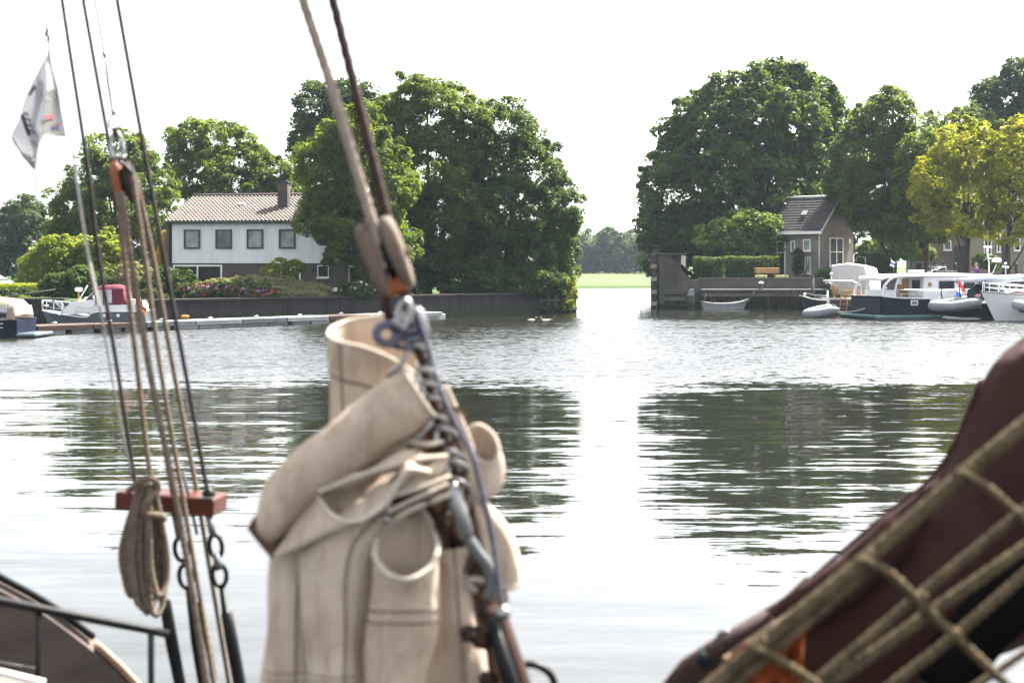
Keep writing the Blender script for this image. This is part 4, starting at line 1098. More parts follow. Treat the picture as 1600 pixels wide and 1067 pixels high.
# hardtop roof over cabin and aft cockpit
q = MB(fb); rows = []
for x, w_, z in ((.25, 1.2, 2.30), (.45, 1.45, 2.44), (1.5, 1.5, 2.52), (3.2, 1.5, 2.55), (6, 1.5, 2.55), (8.2, 1.4, 2.50), (8.8, 1.2, 2.42)):
    rows.append([(x, -w_, z - .1), (x, -w_ * .97, z), (x, -w_ * .5, z + .06), (x, 0, z + .08), (x, w_ * .5, z + .06), (x, w_ * .97, z), (x, w_, z - .1), (x, w_ * .9, z - .12), (x, 0, z - .08), (x, -w_ * .9, z - .12)])
q.grid(rows, closed=True); q.face(rows[0][::-1]); q.face(rows[-1]); ob = q.build("hardtop", M['boat_white'], t); fix_normals(ob)
for y in (-1.42, 1.42):
    q = MB(fb)
    q.tube(catmull([(.05, y, 1.3), (.30, y, 1.95), (.75, y, 2.34), (1.3, y, 2.48)], 6), .075, 8); q.build("roof_support", M['boat_white'], t)
    q = MB(fb); q.tube(catmull([(.95, y, 1.24), (1.05, y, 1.9), (1.25, y, 2.48)], 5), .06, 8); q.build("roof_support", M['boat_white'], t)
q = MB(fb); q.box((2.98, .42, 1.75), (.06, .55, 1.1)); q.build("cabin_door", M['wood_warm'], t)
q = MB(fb); q.box((2.98, -.65, 1.95), (.05, .7, .55)); q.build("aft_window", M['glass_dark'], t)
q = MB(fb); q.box((2.2, .3, 1.45), (.5, .6, .06)); q.box((2.42, .3, 1.72), (.06, .6, .5)); q.box((2.2, .3, 1.28), (.4, .5, .28)); q.build("deck_chair", M['wood_warm'], t)
q = MB(fb); q.box((1.1, .2, 1.45), (.9, 2.0, .42), bevel=.06); q.build("aft_seat", M['boat_white'], t)
rail(fb, [(1.0, -1.66, 1.2), (2.4, -1.70, 1.17), (4.0, -1.72, 1.15), (5.6, -1.68, 1.18), (7.2, -1.55, 1.25), (8.8, -1.15, 1.38)], .5, M['steel'], t, .02)
q = MB(fb); q.box((2.05, -1.795, .93), (.5, .03, .3), bevel=.012); pl = q.build("name_plate", M['boat_white'], t)
q = MB(fb); q.box((2.05, -1.815, .93), (.36, .015, .18), bevel=.006); q.build("plate_emblem", M['dock_grey'], pl)
for x in (3.7,):
    q = MB(fb); q.lathe((x, -1.93, .42), [(.02, -.02), (.10, .03), (.14, .14), (.14, .52), (.10, .64), (.03, .70)], n=10); q.build("fender", M['rubber_dark'], t)
    q = MB(fb); q.tube([(x, -1.9, 1.1), (x, -1.84, 1.25)], .015, 5); q.build("fender_line", M['offwhite'], t)
q = MB(fb); q.lathe((3.45, -1.345, 1.98), [(.13, 0), (.13, .02)], axis=(0, -1, 0), n=14); q.build("cabin_lamp", M['wood_warm'], t)
q = MB(fb); q.box((5.9, .3, 2.74), (.9, .8, .06)); q.build("roof_hatch", M['dock_grey'], t)
q = MB(fb); q.tube([(4.6, 0, 2.68), (4.6, 0, 3.0), (5.6, 0, 3.0), (5.6, 0, 2.68)], .02, 6); q.tube([(4.6, .5, 2.68), (5.6, .5, 2.95)], .02, 6); q.build("roof_rack", M['steel'], t)
q = MB(fb); q.box((3.1, -.5, 2.76), (1.1, .25, .12), bevel=.05); q.build("life_raft", M['boat_white'], t)

# --- flags
def flag(name, label, foot, top, corner_px, d, bands, horizontal=True, sag=.5):
    """staff from foot to top and a hanging cloth of banded colours: corner_px lists upper hoist, upper fly, lower fly, lower hoist"""
    t = thing(name, label, "flag", foot)
    q = MB(); q.tube([foot, top], .018, 6); q.lathe(top, [(.03, -.02), (.035, .02), (.01, .05)], n=8); q.build("flagstaff", M['wood_warm'], t)
    A, B, C_, D_ = [P(x, y, d) for x, y in corner_px]
    n, m_ = 14, 9
    b = MB(); rows = []
    for i in range(m_ + 1):
        v = i / m_; row = []
        for j in range(n + 1):
            u = j / n
            p = A.lerp(B, u).lerp(D_.lerp(C_, u), v)
            p = p + Vector((0, 1, 0)) * (.10 * math.sin(u * 9 + v * 2) * (.3 + u)) + Vector((.03 * math.sin(u * 7 + v * 4), 0, 0))
            row.append(p)
        rows.append(row)
    k = len(bands)
    flat = [p for r in rows for p in r]
    for i in range(m_):
        for j in range(n):
            b.add([rows[i][j], rows[i][j + 1], rows[i + 1][j + 1], rows[i + 1][j]], [(0, 1, 2, 3)], int(i * k / m_), True)
    b.build("flag_cloth", bands, t)
    return t
def cloth_mat(n, c): return mk(n, c, tuple(x * .85 for x in c), .9, 3.0, trans=.45)
M['f_red'] = cloth_mat("flag_red", (.55, .05, .05)); M['f_white'] = cloth_mat("flag_white", (.75, .75, .75)); M['f_blue'] = cloth_mat("flag_blue", (.05, .11, .42))
M['f_black'] = cloth_mat("flag_black", (.015, .015, .018)); M['f_gold'] = cloth_mat("flag_gold", (.72, .38, .03))
flag("boat_flag", "red white and blue striped flag hanging at an angle between the boats", P(1508, 470, 81.2), P(1498, 434, 81.2), [(1498, 436), (1509, 452), (1500, 468), (1494, 462)], 81.15, [M['f_red'], M['f_white'], M['f_blue']])
flag("boat_flag", "black red and gold striped flag drooping at the burgundy topped cruiser's stern", P(226, 500, 66), P(219, 466, 66), [(219, 468), (228, 484), (228, 497), (218, 480)], 65.9, [M['f_black'], M['f_red'], M['f_gold']])
flag("pennant", "small white and blue pennant above the white boat tent", P(1397, 425, 92), P(1392, 404, 92), [(1392, 406), (1398, 409), (1397, 418), (1391, 415)], 91.9, [M['f_white'], M['f_blue'], M['f_white']])

# --- sailing boat with white boom tent, stern gantry towards the left
SP = at_z(1300, 494, 0)
fs = frame((SP.x + 1.15, SP.y + 2.0, 0), R(58))
t = thing("sailing_boat", "weathered sailing boat with tall white canvas tent and timber stern gantry", "boat", (SP.x, SP.y, 0))
st = [(0, 1.0, .95, 1.05, .05), (1.2, 1.25, 1.15, 1.0, 0), (3.5, 1.35, 1.2, .98, 0), (6.0, .9, .6, 1.1, -.1), (7.6, .04, .02, 1.3, -.5)]
hull(fs, "hull", st, M['boat_white'], t, (M['wood_warm'], .035), True, M['ratan'])
q = MB(fs); q.box((-.04, 0, .55), (.05, 1.7, .8)); q.build("transom_board", M['timber_grey'], t)
q = MB(fs); rows = []
for x, zt, w_ in ((.85, 3.10, 1.05), (1.05, 3.16, 1.1), (2.6, 3.02, 1.12), (3.3, 2.95, 1.05)):
    x_ = x
    rows.append([(x_ + .9 if x < 2 else x_ + .5, -1.2, 1.25), (x_ + .35, -w_ - .15, 2.2), (x_, -w_, zt - .05), (x_, 0, zt + .08), (x_, w_, zt - .05), (x_ + .35, w_ + .15, 2.2), (x_ + .9 if x < 2 else x_ + .5, 1.2, 1.25)])
q.grid(rows); q.face(rows[0]); q.face(rows[-1][::-1]); q.build("canvas_tent", M['canvas_white'], t)
for y in (-.85, .85):
    q = MB(fs); q.tube([(-.5, y, -.1), (-.45, y, 1.55)], .06, 8); q.build("gantry_post", M['offwhite'], t)
    q = MB(fs); q.tube(catmull([(-.95, y, 2.12), (.0, y, 1.98), (.75, y, 1.75), (.8, y, 1.0)], 5), .065, 8); q.build("gantry_arm", M['offwhite'], t)
q = MB(fs); q.tube([(-.95, -.95, 2.12), (-.95, .95, 2.12)], .06, 8); q.build("gantry_beam", M['offwhite'], t)
q = MB(fs)
for y in (-.22, .22): q.tube([(-.75, y - .2, .0), (-.3, y - .2, 1.35)], .03, 6)
for k in range(5): q.tube([(-.68 + k * .1, -.42, .15 + k * .27), (-.68 + k * .1, .02, .15 + k * .27)], .025, 6)
q.build("boarding_ladder", M['wood_warm'], t)
q = MB(fs); q.box((.35, -.3, 1.35), (.7, .9, .5), bevel=.1); q.build("cockpit_box", M['ratan'], t)
q = MB(fs); q.lathe((.1, .55, 1.2), [(.16, 0), (.2, .1), (.18, .5), (.1, .6)], n=10); q.build("fender_basket", M['wood_warm'], t)
q = MB(fs); q.tube([(-.2, .7, 1.6), (-.2, .7, 2.5)], .03, 6); q.lathe((-.2, .7, 2.5), [(.1, 0), (.12, .08), (.05, .14)], n=8); q.build("stern_lamp", M['boat_white'], t)
rail(fs, [(1.0, -1.25, 1.02), (2.5, -1.33, 1.0), (4.2, -1.28, 1.02), (5.8, -.95, 1.1)], .55, M['steel'], t, .018)

for y, h in ((-.75, 3.6), (.55, 3.3)):
    q = MB(fs); q.tube([(2.1, y, 1.0), (2.0, y, h)], .03, 6); q.build("pole", M['timber_grey'], t)
for lab, pa, pb_, sag in (("slack mooring line from the white yacht's bow down to the water", (1545, 461, 82.5), (1520, 500, 82.8), .1), ("mooring line from the cruiser's near quarter to the tender", (1378, 470, 83.0), (1302, 487, 84.0), .25),
                          ("mooring line from the rowing boat's bow up to the walkway", (1169, 470, 101.2), (1178, 455, 100.7), .1)):
    a_, b_ = P(*pa), P(*pb_)
    t_ = thing("mooring_line", lab, "line", a_)
    q = MB(); q.tube(catmull([a_, a_.lerp(b_, .5) - Vector((0, 0, sag)), b_], 6), .02, 6); q.build("line", M['offwhite'], t_)
    q = MB(); q.tube([a_ - Vector((.05, 0, 0)), a_ + Vector((.05, 0, .02))], .045, 8); q.build("eye_splice", M['offwhite'], t_)
# --- small dark open boat and grey tenders
OP = at_z(1256, 486, 0)
fo = frame((OP.x, OP.y + .9, 0), R(8))
t = thing("open_boat", "small black open boat with clutter aboard beside the brick quay", "boat", (OP.x, OP.y, 0))
st = [(0, .25, .1, 1.0, .35), (.7, .75, .55, .78, .1), (1.8, .95, .8, .72, 0), (3.2, .9, .75, .78, -.1)]
hull(fo, "hull", st, M['navy2'], t, (M['offwhite'], .04), True, M['dock_brown'], .18)
q = MB(fo); q.box((1.5, 0, .72), (.6, .9, .35), bevel=.08); q.build("engine_cover", M['rubber_dark'], t)
q = MB(fo); q.box((2.3, .1, .74), (.5, 1.2, .25), bevel=.06); q.build("seat", M['dock_brown'], t)
q = MB(fo); q.lathe((.25, 0, 1.0), [(.08, 0), (.12, .12), (.06, .22)], n=8); q.build("bow_lamp", M['boat_white'], t)
rail(fo, [(.15, -.3, .95), (.75, -.78, .8), (1.6, -.95, .72)], .28, M['steel'], t, .015, 0)
def inflatable(name, label, p0, p1, d, rad, mat, wid=.7, tip=0.25, cone=True):
    """inflatable tender: one bent tube round a floor, axis from stern p0 to bow p1 (photo pixels)"""
    a, b_ = P(p0[0], p0[1], d), P(p1[0], p1[1], d)
    ax = (b_ - a); L_ = ax.length; ax.normalize()
    sd_ = Vector((0, 1, 0)) * .97 + Vector((0, 0, .10)); sd_ = (sd_ - ax * sd_.dot(ax)).normalized()
    up = ax.cross(sd_); up = -up if up.z < 0 else up
    t = thing(name, label, "inflatable boat", a.lerp(b_, .5))
    path = []
    for x, y in ((0, -wid), (L_ * .55, -wid), (L_ * .85, -wid * .75), (L_, 0), (L_ * .85, wid * .75), (L_ * .55, wid), (0, wid)):
        path.append(a + ax * x + sd_ * y + up * (tip * max(0, x / L_ - .5) * 1.4))
    pl = catmull(path, 7); n_ = len(pl)
    q = MB(); q.tube(pl, [rad * min(1, .25 + i * .3, .25 + (n_ - 1 - i) * .3) if i < 3 or i > n_ - 4 else rad for i in range(n_)], 12)
    q.build("buoyancy_tube", mat, t)
    q = MB(); fl = [a + ax * x + sd_ * y - up * (rad * .7 - (tip * max(0, x / L_ - .5))) for x, y in ((.1, -wid), (L_ * .6, -wid), (L_ * .92, 0), (L_ * .6, wid), (.1, wid))]
    low = [p - up * .18 for p in fl]; nn = len(fl)
    q.add(fl + low, [tuple(range(nn)), tuple(range(2 * nn - 1, nn - 1, -1))] + [(i, i + nn, (i + 1) % nn + nn, (i + 1) % nn) for i in range(nn)]); ob = q.build("floor", M['rubber_dark'], t); fix_normals(ob)
    q = MB(); q.bar(a + ax * .15 + up * .05 - sd_ * wid, a + ax * .15 + up * .05 + sd_ * wid, .06, .3); q.build("transom", M['rubber_dark'], t)
    q = MB(); q.tube([p + up * rad * .9 for p in pl[4:-4]], .015, 5); q.build("grab_line", M['rubber_dark'], t)
    return t
inflatable("tender", "grey inflatable tender tipped on the water below the stern gantry", (1308, 481), (1260, 491), 84.5, .27, M['rubber_grey'], .5, .0)
inflatable("tender", "grey inflatable tender hung up on davits beside the striped flag", (1530, 468), (1458, 482), 80.5, .27, M['rubber_grey'], .6, .2)
inflatable("tender", "pale grey inflatable tender cut off by the right edge", (1650, 484), (1588, 478), 78.5, .26, M['boat_grey'], .6, .1)

# --- navy sloop with blue sail cover, moored between cruiser and white yacht
NP_ = at_z(1500, 500, 0)
fn = frame((NP_.x, NP_.y + 1.2, 0), R(14))
t = thing("sloop", "navy sloop with pale blue boom cover and dark sprayhood between two white boats", "boat", (NP_.x, NP_.y, 0))
st = [(0, .9, .8, .95, .25), (1.2, 1.25, 1.1, .95, .05), (4, 1.45, 1.3, .98, 0), (7.5, .9, .6, 1.15, -.2), (9.3, .05, .02, 1.35, -.8)]
hull(fn, "hull", st, M['navy'], t, (M['boat_white'], .03), True, M['boat_white'])
q = MB(fn); q.box((1.2, 0, .06), (2.6, 2.2, .14), bevel=.05); q.build("bathing_platform", M['offwhite'], t)
q = MB(fn); q.tube(catmull([(.2, 0, 2.22), (2.0, 0, 2.28), (4.5, 0, 2.38)], 5), [.10, .12, .14, .15, .16, .17, .18, .19, .2, .2, .2], 10, flat=1.1); q.build("boom_cover", M['canvas_blue'], t)
q = MB(fn); q.tube([(4.7, 0, .9), (4.7, 0, 3.0)], .09, 10); q.build("mast_stump", M['steel'], t)
q = MB(fn)
for s in (-1, 1): q.tube([(.3, s * .6, .95), (.55, 0, 2.3)], .03, 6)
q.build("boom_crutch", M['steel'], t)
q = MB(fn); rows = []
for x, z in ((1.7, 2.0), (1.95, 2.25), (2.6, 2.2), (3.0, 1.4)):
    rows.append([(x, -.95, 1.15), (x, -.85, z - .25), (x, -.4, z), (x, .4, z), (x, .85, z - .25), (x, .95, 1.15)])
q.grid(rows); q.face(rows[-1][::-1]); q.build("sprayhood", M['canvas_navy'], t)
q = MB(fn); q.prism([(2.8, .95), (2.9, 1.5), (5.5, 1.45), (6.5, 1.05)], 'Y', -.85, .85); ob = q.build("coachroof", M['boat_white'], t); fix_normals(ob)
q = MB(fn); q.box((.85, -.2, 1.2), (1.0, 1.3, .5), bevel=.1); q.build("cockpit_cushions", M['canvas_red'], t)
q = MB(fn); q.prism([(.0, .6), (.15, 1.75), (.4, 1.8), (1.1, .65)], 'Y', -1.3, -1.24); ob = q.build("stern_dodger", M['canvas_navy'], t); fix_normals(ob)
rail(fn, [(.1, -.9, .98), (.1, 0, .98), (.1, .9, .98)], .6, M['steel'], t, .02)
q = MB(fn); q.tube(catmull([(.05, -1.0, .9), (-.2, -1.0, 1.5), (-.1, -.6, 2.1), (-.1, .6, 2.1), (-.2, 1.0, 1.5), (.05, 1.0, .9)], 5), .035, 8); q.build("davit_arch", M['canvas_navy'], t)

# --- white yacht, bow to the left at the right edge
YP = at_z(1566, 502, 0)
fy = frame((YP.x + .15, YP.y + 1.2, 0), R(14))
t = thing("white_yacht", "white hulled yacht with railed bow pointing left at the right edge", "boat", (YP.x, YP.y, 0))
st = [(-1.05, .03, .02, 1.62, 1.0), (0, .55, .25, 1.55, .5), (1.5, 1.15, .8, 1.42, .15), (3.5, 1.5, 1.3, 1.32, 0), (8, 1.4, 1.3, 1.25, 0)]
hull(fy, "hull", st, M['boat_white'], t, (M['boat_grey'], .04), True, M['boat_white'])
rail(fy, [(-.9, -.08, 1.62), (-.2, -.5, 1.56), (.6, -.85, 1.5), (1.5, -1.15, 1.42), (3.0, -1.42, 1.35)], .52, M['steel'], t, .025)
rail(fy, [(-.9, .08, 1.62), (-.2, .5, 1.56), (.6, .85, 1.5), (1.5, 1.15, 1.42), (3.0, 1.42, 1.35)], .52, M['steel'], t, .025)
q = MB(fy); q.prism([(1.8, 1.35), (2.6, 2.05), (7.5, 2.1), (7.5, 1.3)], 'Y', -.95, .95); ob = q.build("cabin", M['boat_white'], t); fix_normals(ob)
q = MB(fy); q.box((3.9, -.96, 1.75), (1.6, .03, .28), bevel=.012); q.build("cabin_window", M['glass_dark'], t)
q = MB(fy); q.box((1.3, 0, 1.52), (.7, .8, .18), bevel=.06); q.build("deck_cushion", M['canvas_red'], t)
q = MB(fy); q.tube(catmull([(.3, .3, 2.2), (2.0, .1, 2.42), (4.5, 0, 2.6)], 5), .15, 10); q.build("sail_cover", M['canvas_blue'], t)
q = MB(fy); q.tube([(.9, .2, 1.4), (.9, .2, 2.3)], .04, 6); q.build("sail_crutch", M['steel'], t)
q = MB(fy); q.tube([(2.2, .6, 1.5), (2.2, .6, 2.75)], .04, 6); q.lathe((2.2, .6, 2.75), [(.04, 0), (.16, .06), (.05, .13)], n=10); q.build("mast_lamp", M['wood_warm'], t)
# --- radar pole of the boat behind
RP = P(1552, 436, 88)
t = thing("radar_mast", "steel mast carrying a flat white radar scanner and round radome", "radar mast", RP)
q = MB(); q.tube([P(1546, 445, 88), P(1545, 410, 88), P(1542, 394, 88)], .05, 8); q.build("pole", M['steel'], t)
q = MB(); q.box(P(1543, 386, 88), (.52, .2, .13), bevel=.04); q.build("scanner_bar", M['boat_white'], t)
q = MB(); q.lathe(P(1543, 391, 88), [(.06, -.1), (.09, 0), (.06, .12)], n=10); q.build("scanner_drive", M['boat_white'], t)
q = MB(); q.tube([P(1546, 430, 88), P(1552, 425, 88), P(1557, 412, 88)], .035, 8); q.build("bracket", M['steel'], t)
q = MB(); q.lathe(P(1557, 410, 88), [(.2, 0), (.28, .06), (.29, .18), (.22, .25), (.05, .28)], n=16); q.build("radome", M['boat_white'], t)
q = MB(); q.tube([P(1539, 404, 88), P(1551, 404, 88)], .02, 6); q.build("spreader", M['steel'], t)
t = thing("boat_spotlight", "pair of small white deck lamps on a stalk beside the radar mast", "lamp", P(1571, 438, 87))
q = MB(); q.tube([P(1571, 445, 87), P(1571, 414, 87)], .03, 6); q.build("pole", M['steel'], t)
for dx, dy in ((0, 412), (-3, 417), (3, 418)):
    q = MB(); q.lathe(P(1571 + dx, dy, 87), [(.04, -.05), (.09, -.02), (.09, .05), (.02, .08)], n=8); q.build("lamp", M['boat_white'], t)

# --- rowing boat below the walkway
KP = at_z(1097, 483, 0)
fk = frame((KP.x, KP.y + .3, 0), R(4))
t = thing("rowing_boat", "small grey open rowing boat afloat below the boarded walkway", "boat", (KP.x, KP.y, 0))
st = [(0, .42, .32, .52, .1), (.8, .66, .5, .42, 0), (1.9, .68, .52, .42, 0), (2.8, .4, .2, .55, -.15), (3.35, .03, .02, .74, -.45)]
hull(fk, "hull", st, M['boat_grey'], t, (M['offwhite'], .03), True, M['dock_brown'], .16)
for x in (.9, 1.8):
    q = MB(fk); q.box((x, 0, .36), (.24, 1.15, .04)); q.build("thwart", M['dock_grey'], t)
q = MB(fk); q.tube([(.1, -.3, .3), (.28, -.2, 1.1)], .025, 6); q.build("oar", M['timber_grey'], t)

# --- blue and white cruiser with burgundy canopy (bow to the left)
BP = at_z(57, 518, 0)
fc = frame((X(60, 68), 68.6, 0), R(4)) @ Matrix.Diagonal((.91, 1, 1, 1))
LB = X(240, 68) - X(57, 68)
t = thing("cabin_cruiser", "slate blue and white cabin cruiser under a burgundy canopy, bow left", "boat", (X(60, 68), 68.6, 0))
st = [(0, .05, .02, .95, .55), (.7, .75, .45, .85, .2), (1.8, 1.1, .85, .72, 0), (2.6, 1.18, 1.0, .66, 0), (3.1, 1.2, 1.05, .9, 0), (LB, 1.15, 1.05, .92, 0)]
hull(fc, "hull", st, M['slate_blue'], t, (M['boat_white'], .03), True, M['boat_white'])
q = MB(fc); q.prism([(1.05, .74), (1.75, 1.38), (3.55, 1.52), (3.75, .9)], 'Y', -.98, .98); ob = q.build("cabin", M['boat_white'], t); fix_normals(ob)
q = MB(fc); q.prism([(3.2, .66), (3.4, 1.22), (LB - .3, 1.25), (LB - .3, .9)], 'Y', -1.13, 1.13); ob = q.build("cockpit_side", M['boat_white'], t); fix_normals(ob)
q = MB(fc); q.face([(2.45, -.9, 1.44), (2.95, -.8, 1.94), (2.95, .8, 1.94), (2.45, .9, 1.44)]); ob = q.build("windscreen", M['clear_vinyl'], t)
q = MB(fc); q.tube([(2.45, -.92, 1.44), (2.95, -.82, 1.94), (2.95, .82, 1.94), (2.45, .92, 1.44)], .03, 6); q.build("windscreen_frame", M['steel'], t)
q = MB(fc); rows = []
for x, z in ((2.85, 1.98), (3.1, 2.16), (3.9, 2.2), (4.35, 2.12), (4.6, 1.3)):
    rows.append([(x, -.98, 1.72 if x < 4.2 else 1.25), (x, -.92, z - .1), (x, -.4, z), (x, .4, z), (x, .92, z - .1), (x, .98, 1.72 if x < 4.2 else 1.25)])
q.grid(rows); q.build("canopy", M['canvas_red'], t)
for x0, x1 in ((3.05, 3.4), (3.45, 3.85)):
    q = MB(fc); q.box(((x0 + x1) / 2, -.99, 1.62), (x1 - x0, .03, .62), bevel=.012); q.build("canopy_window", M['clear_vinyl'], t)
for x in (3.02, 3.425, 3.88):
    q = MB(fc); q.box((x, -1.0, 1.6), (.055, .045, .78)); q.build("canopy_strut", M['canvas_red'], t)
q = MB(fc); q.box((4.18, -.98, 1.6), (.52, .05, .82)); q.build("canopy_side", M['canvas_red'], t)
q = MB(fc); q.box((LB - .75, -.9, 1.38), (.42, .3, .26), bevel=.04); q.build("deck_locker", M['boat_white'], t)
q = MB(fc); q.box((LB - .45, 0, 1.15), (.3, 1.8, .5), bevel=.05); q.build("stern_seat", M['ratan'], t)
rail(fc, [(.0, -.1, .95), (.35, -.5, .9), (.8, -.8, .84), (1.3, -.98, .78)], .5, M['steel'], t, .02)
rail(fc, [(.0, .1, .95), (.35, .5, .9), (.8, .8, .84), (1.3, .98, .78)], .5, M['steel'], t, .02)
rail(fc, [(2.0, -1.08, .72), (2.7, -1.14, .68), (3.3, -1.16, .9)], .42, M['steel'], t, .015)
q = MB(fc); q.prism([(.25, .95), (.55, 1.45), (1.05, 1.0)], 'Y', -.25, .3); ob = q.build("bow_cover", M['canvas_navy'], t); fix_normals(ob)
q = MB(fc); q.tube([(1.9, 0, 1.45), (2.35, 0, 2.15)], .03, 6); q.build("signal_mast", M['boat_white'], t)
q = MB(fc); q.tube([(1.85, .1, 1.4), (1.85, .1, 1.85)], .035, 6); q.build("radar_post", M['wood_warm'], t)
q = MB(fc); q.lathe((1.85, .1, 1.85), [(.15, 0), (.2, .05), (.2, .14), (.12, .19)], n=14); q.build("radome", M['boat_white'], t)
q = MB(fc); q.lathe((2.35, -.3, 1.46), [(.12, 0), (.15, .05), (.08, .12)], n=12); q.build("roof_vent", M['boat_white'], t)
for x in (3.5, 4.2, 4.9):
    q = MB(fc); q.lathe((x, -1.19, .72), [(.09, 0), (.09, .03)], axis=(0, -1, 0), n=10); q.build("porthole", M['boat_white'], t)

# --- navy boat with beige canopy at the left edge
fd = frame((X(32, 61.5), 62.3, 0), R(178))
t = thing("cabin_boat", "navy boat with beige canvas canopy cut off by the left edge", "boat", (X(32, 61.5), 62.3, 0))
st = [(0, 1.15, 1.05, .78, 0), (1.0, 1.2, 1.1, .74, 0), (3.0, 1.2, 1.0, .78, 0), (5.0, .6, .3, .95, -.2), (5.8, .04, .02, 1.05, -.4)]
hull(fd, "hull", st, M['navy'], t, (M['navy2'], .035), True, M['boat_white'])
q = MB(fd); q.box((-.35, 0, .12), (.9, 2.2, .16), bevel=.05); q.build("swim_platform", M['slate_blue'], t)
q = MB(fd); rows = []
for x, z in ((.1, .95), (.18, 1.35), (.45, 1.62), (1.6, 1.74), (3.0, 1.70), (3.4, 1.4)):
    rows.append([(x, 1.12, .80), (x, 1.06, min(z, 1.4)), (x, .8, z), (x, 0, z + .05), (x, -.8, z), (x, -1.06, min(z, 1.4)), (x, -1.12, .80)])
q.grid(rows); ob = q.build("canopy", M['canvas_beige'], t); fix_normals(ob)
for x0, x1 in ((.42, .82), (.95, 1.6), (1.75, 2.5)):
    q = MB(fd); q.prism([(x0 + .05, 1.38), (x1 - .05, 1.38), (x1, 1.12), (x0, 1.12)], 'Y', 1.10, 1.13); ob = q.build("canopy_window", M['clear_vinyl'], t); fix_normals(ob)
    q = MB(fd); q.prism([(x0 + .06, 1.06), (x1 - .03, 1.06), (x1 - .03, .88), (x0 + .06, .88)], 'Y', 1.10, 1.13); ob = q.build("canopy_window", M['glass_dark'], t); fix_normals(ob)
for z in (.45, .62):
    q = MB(fd); q.box((.75, 1.2, z), (.35, .02, .03)); q.build("hull_vent", M['boat_white'], t)
q = MB(fd); q.lathe((1.5, .2, 1.78), [(.05, 0), (.14, .06), (.14, .16), (.04, .2)], n=10); q.build("roof_horn", M['blue_plain'], t)
q = MB(fd); q.tube([(1.0, -.5, 1.76), (-.9, -1.0, 2.05)], .035, 6); q.build("boat_hook", M['timber_grey'], t)

# --- ducks
def duck(label, px, py, body, flip=1):
    d0 = at_z(px, py, 0)
    f_ = frame((d0.x, d0.y, 0), 0 if flip > 0 else R(180))
    t = thing("duck", label, "duck", (d0.x, d0.y, 0))
    q = MB(f_); secs = [(-.24, .02, .12), (-.18, .06, .10), (-.05, .11, .08), (.08, .11, .08), (.16, .07, .10), (.19, .045, .16), (.20, .042, .22), (.215, .05, .265), (.25, .035, .27), (.275, .008, .262)]
    rows = []
    for x, r, z in secs: rows.append([Vector((x, r * math.cos(a * R(36)), z + r * .8 * math.sin(a * R(36)))) for a in range(10)])
    q.grid(rows, closed=True); q.face(rows[0]); q.face(rows[-1][::-1]); ob = q.build("body", body, t); fix_normals(ob)
    q = MB(f_); q.box((.30, 0, .255), (.06, .03, .018)); q.build("beak", M['orange'], t)
M['duck_brown'] = mk("duck_brown", (.16, .11, .07), (.09, .06, .04), .8, 20); M['duck_pale'] = mk("duck_pale", (.42, .38, .33), (.3, .27, .23), .8, 20)
duck("pale duck swimming alone before the left quay's end", 831, 503, M['duck_pale'], 1)
duck("mottled grey brown duck swimming just left of the darkest duck", 852, 503.5, M['duck_pale'], -1)
duck("dark brown duck swimming rightmost in the group of ducks", 859, 503, M['duck_brown'], 1)

# ---------------------------------------------------------------- things on the right quay
t = thing("street_lamp", "black street lamp post on the quay between the tree trunks", "street lamp", (X(1424, 106), 106, GR))
q = MB(); x_ = X(1424, 106); q.lathe((x_, 106, GR), [(.11, 0), (.11, .5), (.07, .6), (.055, 3.1)], n=10); q.build("post", M['dark_metal'], t)
q = MB(); q.lathe((x_, 106, GR + 3.1), [(.06, 0), (.16, .08), (.22, .42), (.24, .46), (.05, .62)], n=10); q.build("lantern", M['dark_metal'], t)
pst = [(1433, "stout dark bollard nearest the street lamp"), (1446.5, "dark bollard between lamp and brown tree trunk"), (1461, "dark bollard left of the brick house window"), (1474.5, "dark bollard below the brick house window"), (1492, "dark bollard before the dark doorway"), (1437.5, "pale topped bollard close to the first dark one"), (1588, "dark bollard at the right edge before the beige house")]
for px, lab in pst:
    d = 107; x_ = X(px, d)
    t = thing("bollard", lab, "bollard", (x_, d, GR), "bollards along the quay road")
    q = MB(); q.lathe((x_, d, GR), [(.13, 0), (.12, 1.02), (.10, 1.08)], n=10); q.build("shaft", M['timber_dark'], t)
    q = MB(); q.lathe((x_, d, GR + 1.083), [(.14, 0), (.14, .06), (.08, .1)], n=10); q.build("cap", M['dark_metal'], t)
t = thing("garden_box", "brown wooden garden box on pale stone blocks by the cottage", "planter", (X(1198, 106), 106, GR))
q = MB(); q.box((X(1198, 106), 106, GR + .62), (1.75, .7, .42), bevel=.02); q.build("box", M['wood_warm'], t)
for px in (1185, 1210):
    q = MB(); q.box((X(px, 106), 106, GR + .2), (.12, .6, .40)); q.build("leg", M['wood_warm'], t)
for px, lab in ((1189, "pale yellow straw block under the garden box's left end"), (1222, "pale yellow straw block right of the garden box")):
    t = thing("straw_block", lab, "block", (X(px, 104.6), 104.6, GR))
    q = MB(); q.box((X(px, 104.6), 104.6, GR + .15), (.85, .5, .30), bevel=.05); q.build("bale", mk("straw", (.42, .38, .20), (.3, .27, .14), .9, 8, bump=.01), t)
    q = MB()
    for s in (-.2, .2): q.box((X(px, 104.6) + s, 104.6, GR + .15), (.03, .52, .315))
    q.build("strap", M['timber_dark'], t)
t = thing("garden_lounger", "curved grey garden lounger tilted up at the cottage wall", "lounger", (X(1251, 106), 106, GR))
q = MB(); rows = []
pts = catmull([(X(1240, 106), 106, GR + .12), (X(1250, 106), 106, GR + .18), (X(1257, 106), 106, GR + .5), (X(1262, 106), 106, GR + 1.0)], 6)
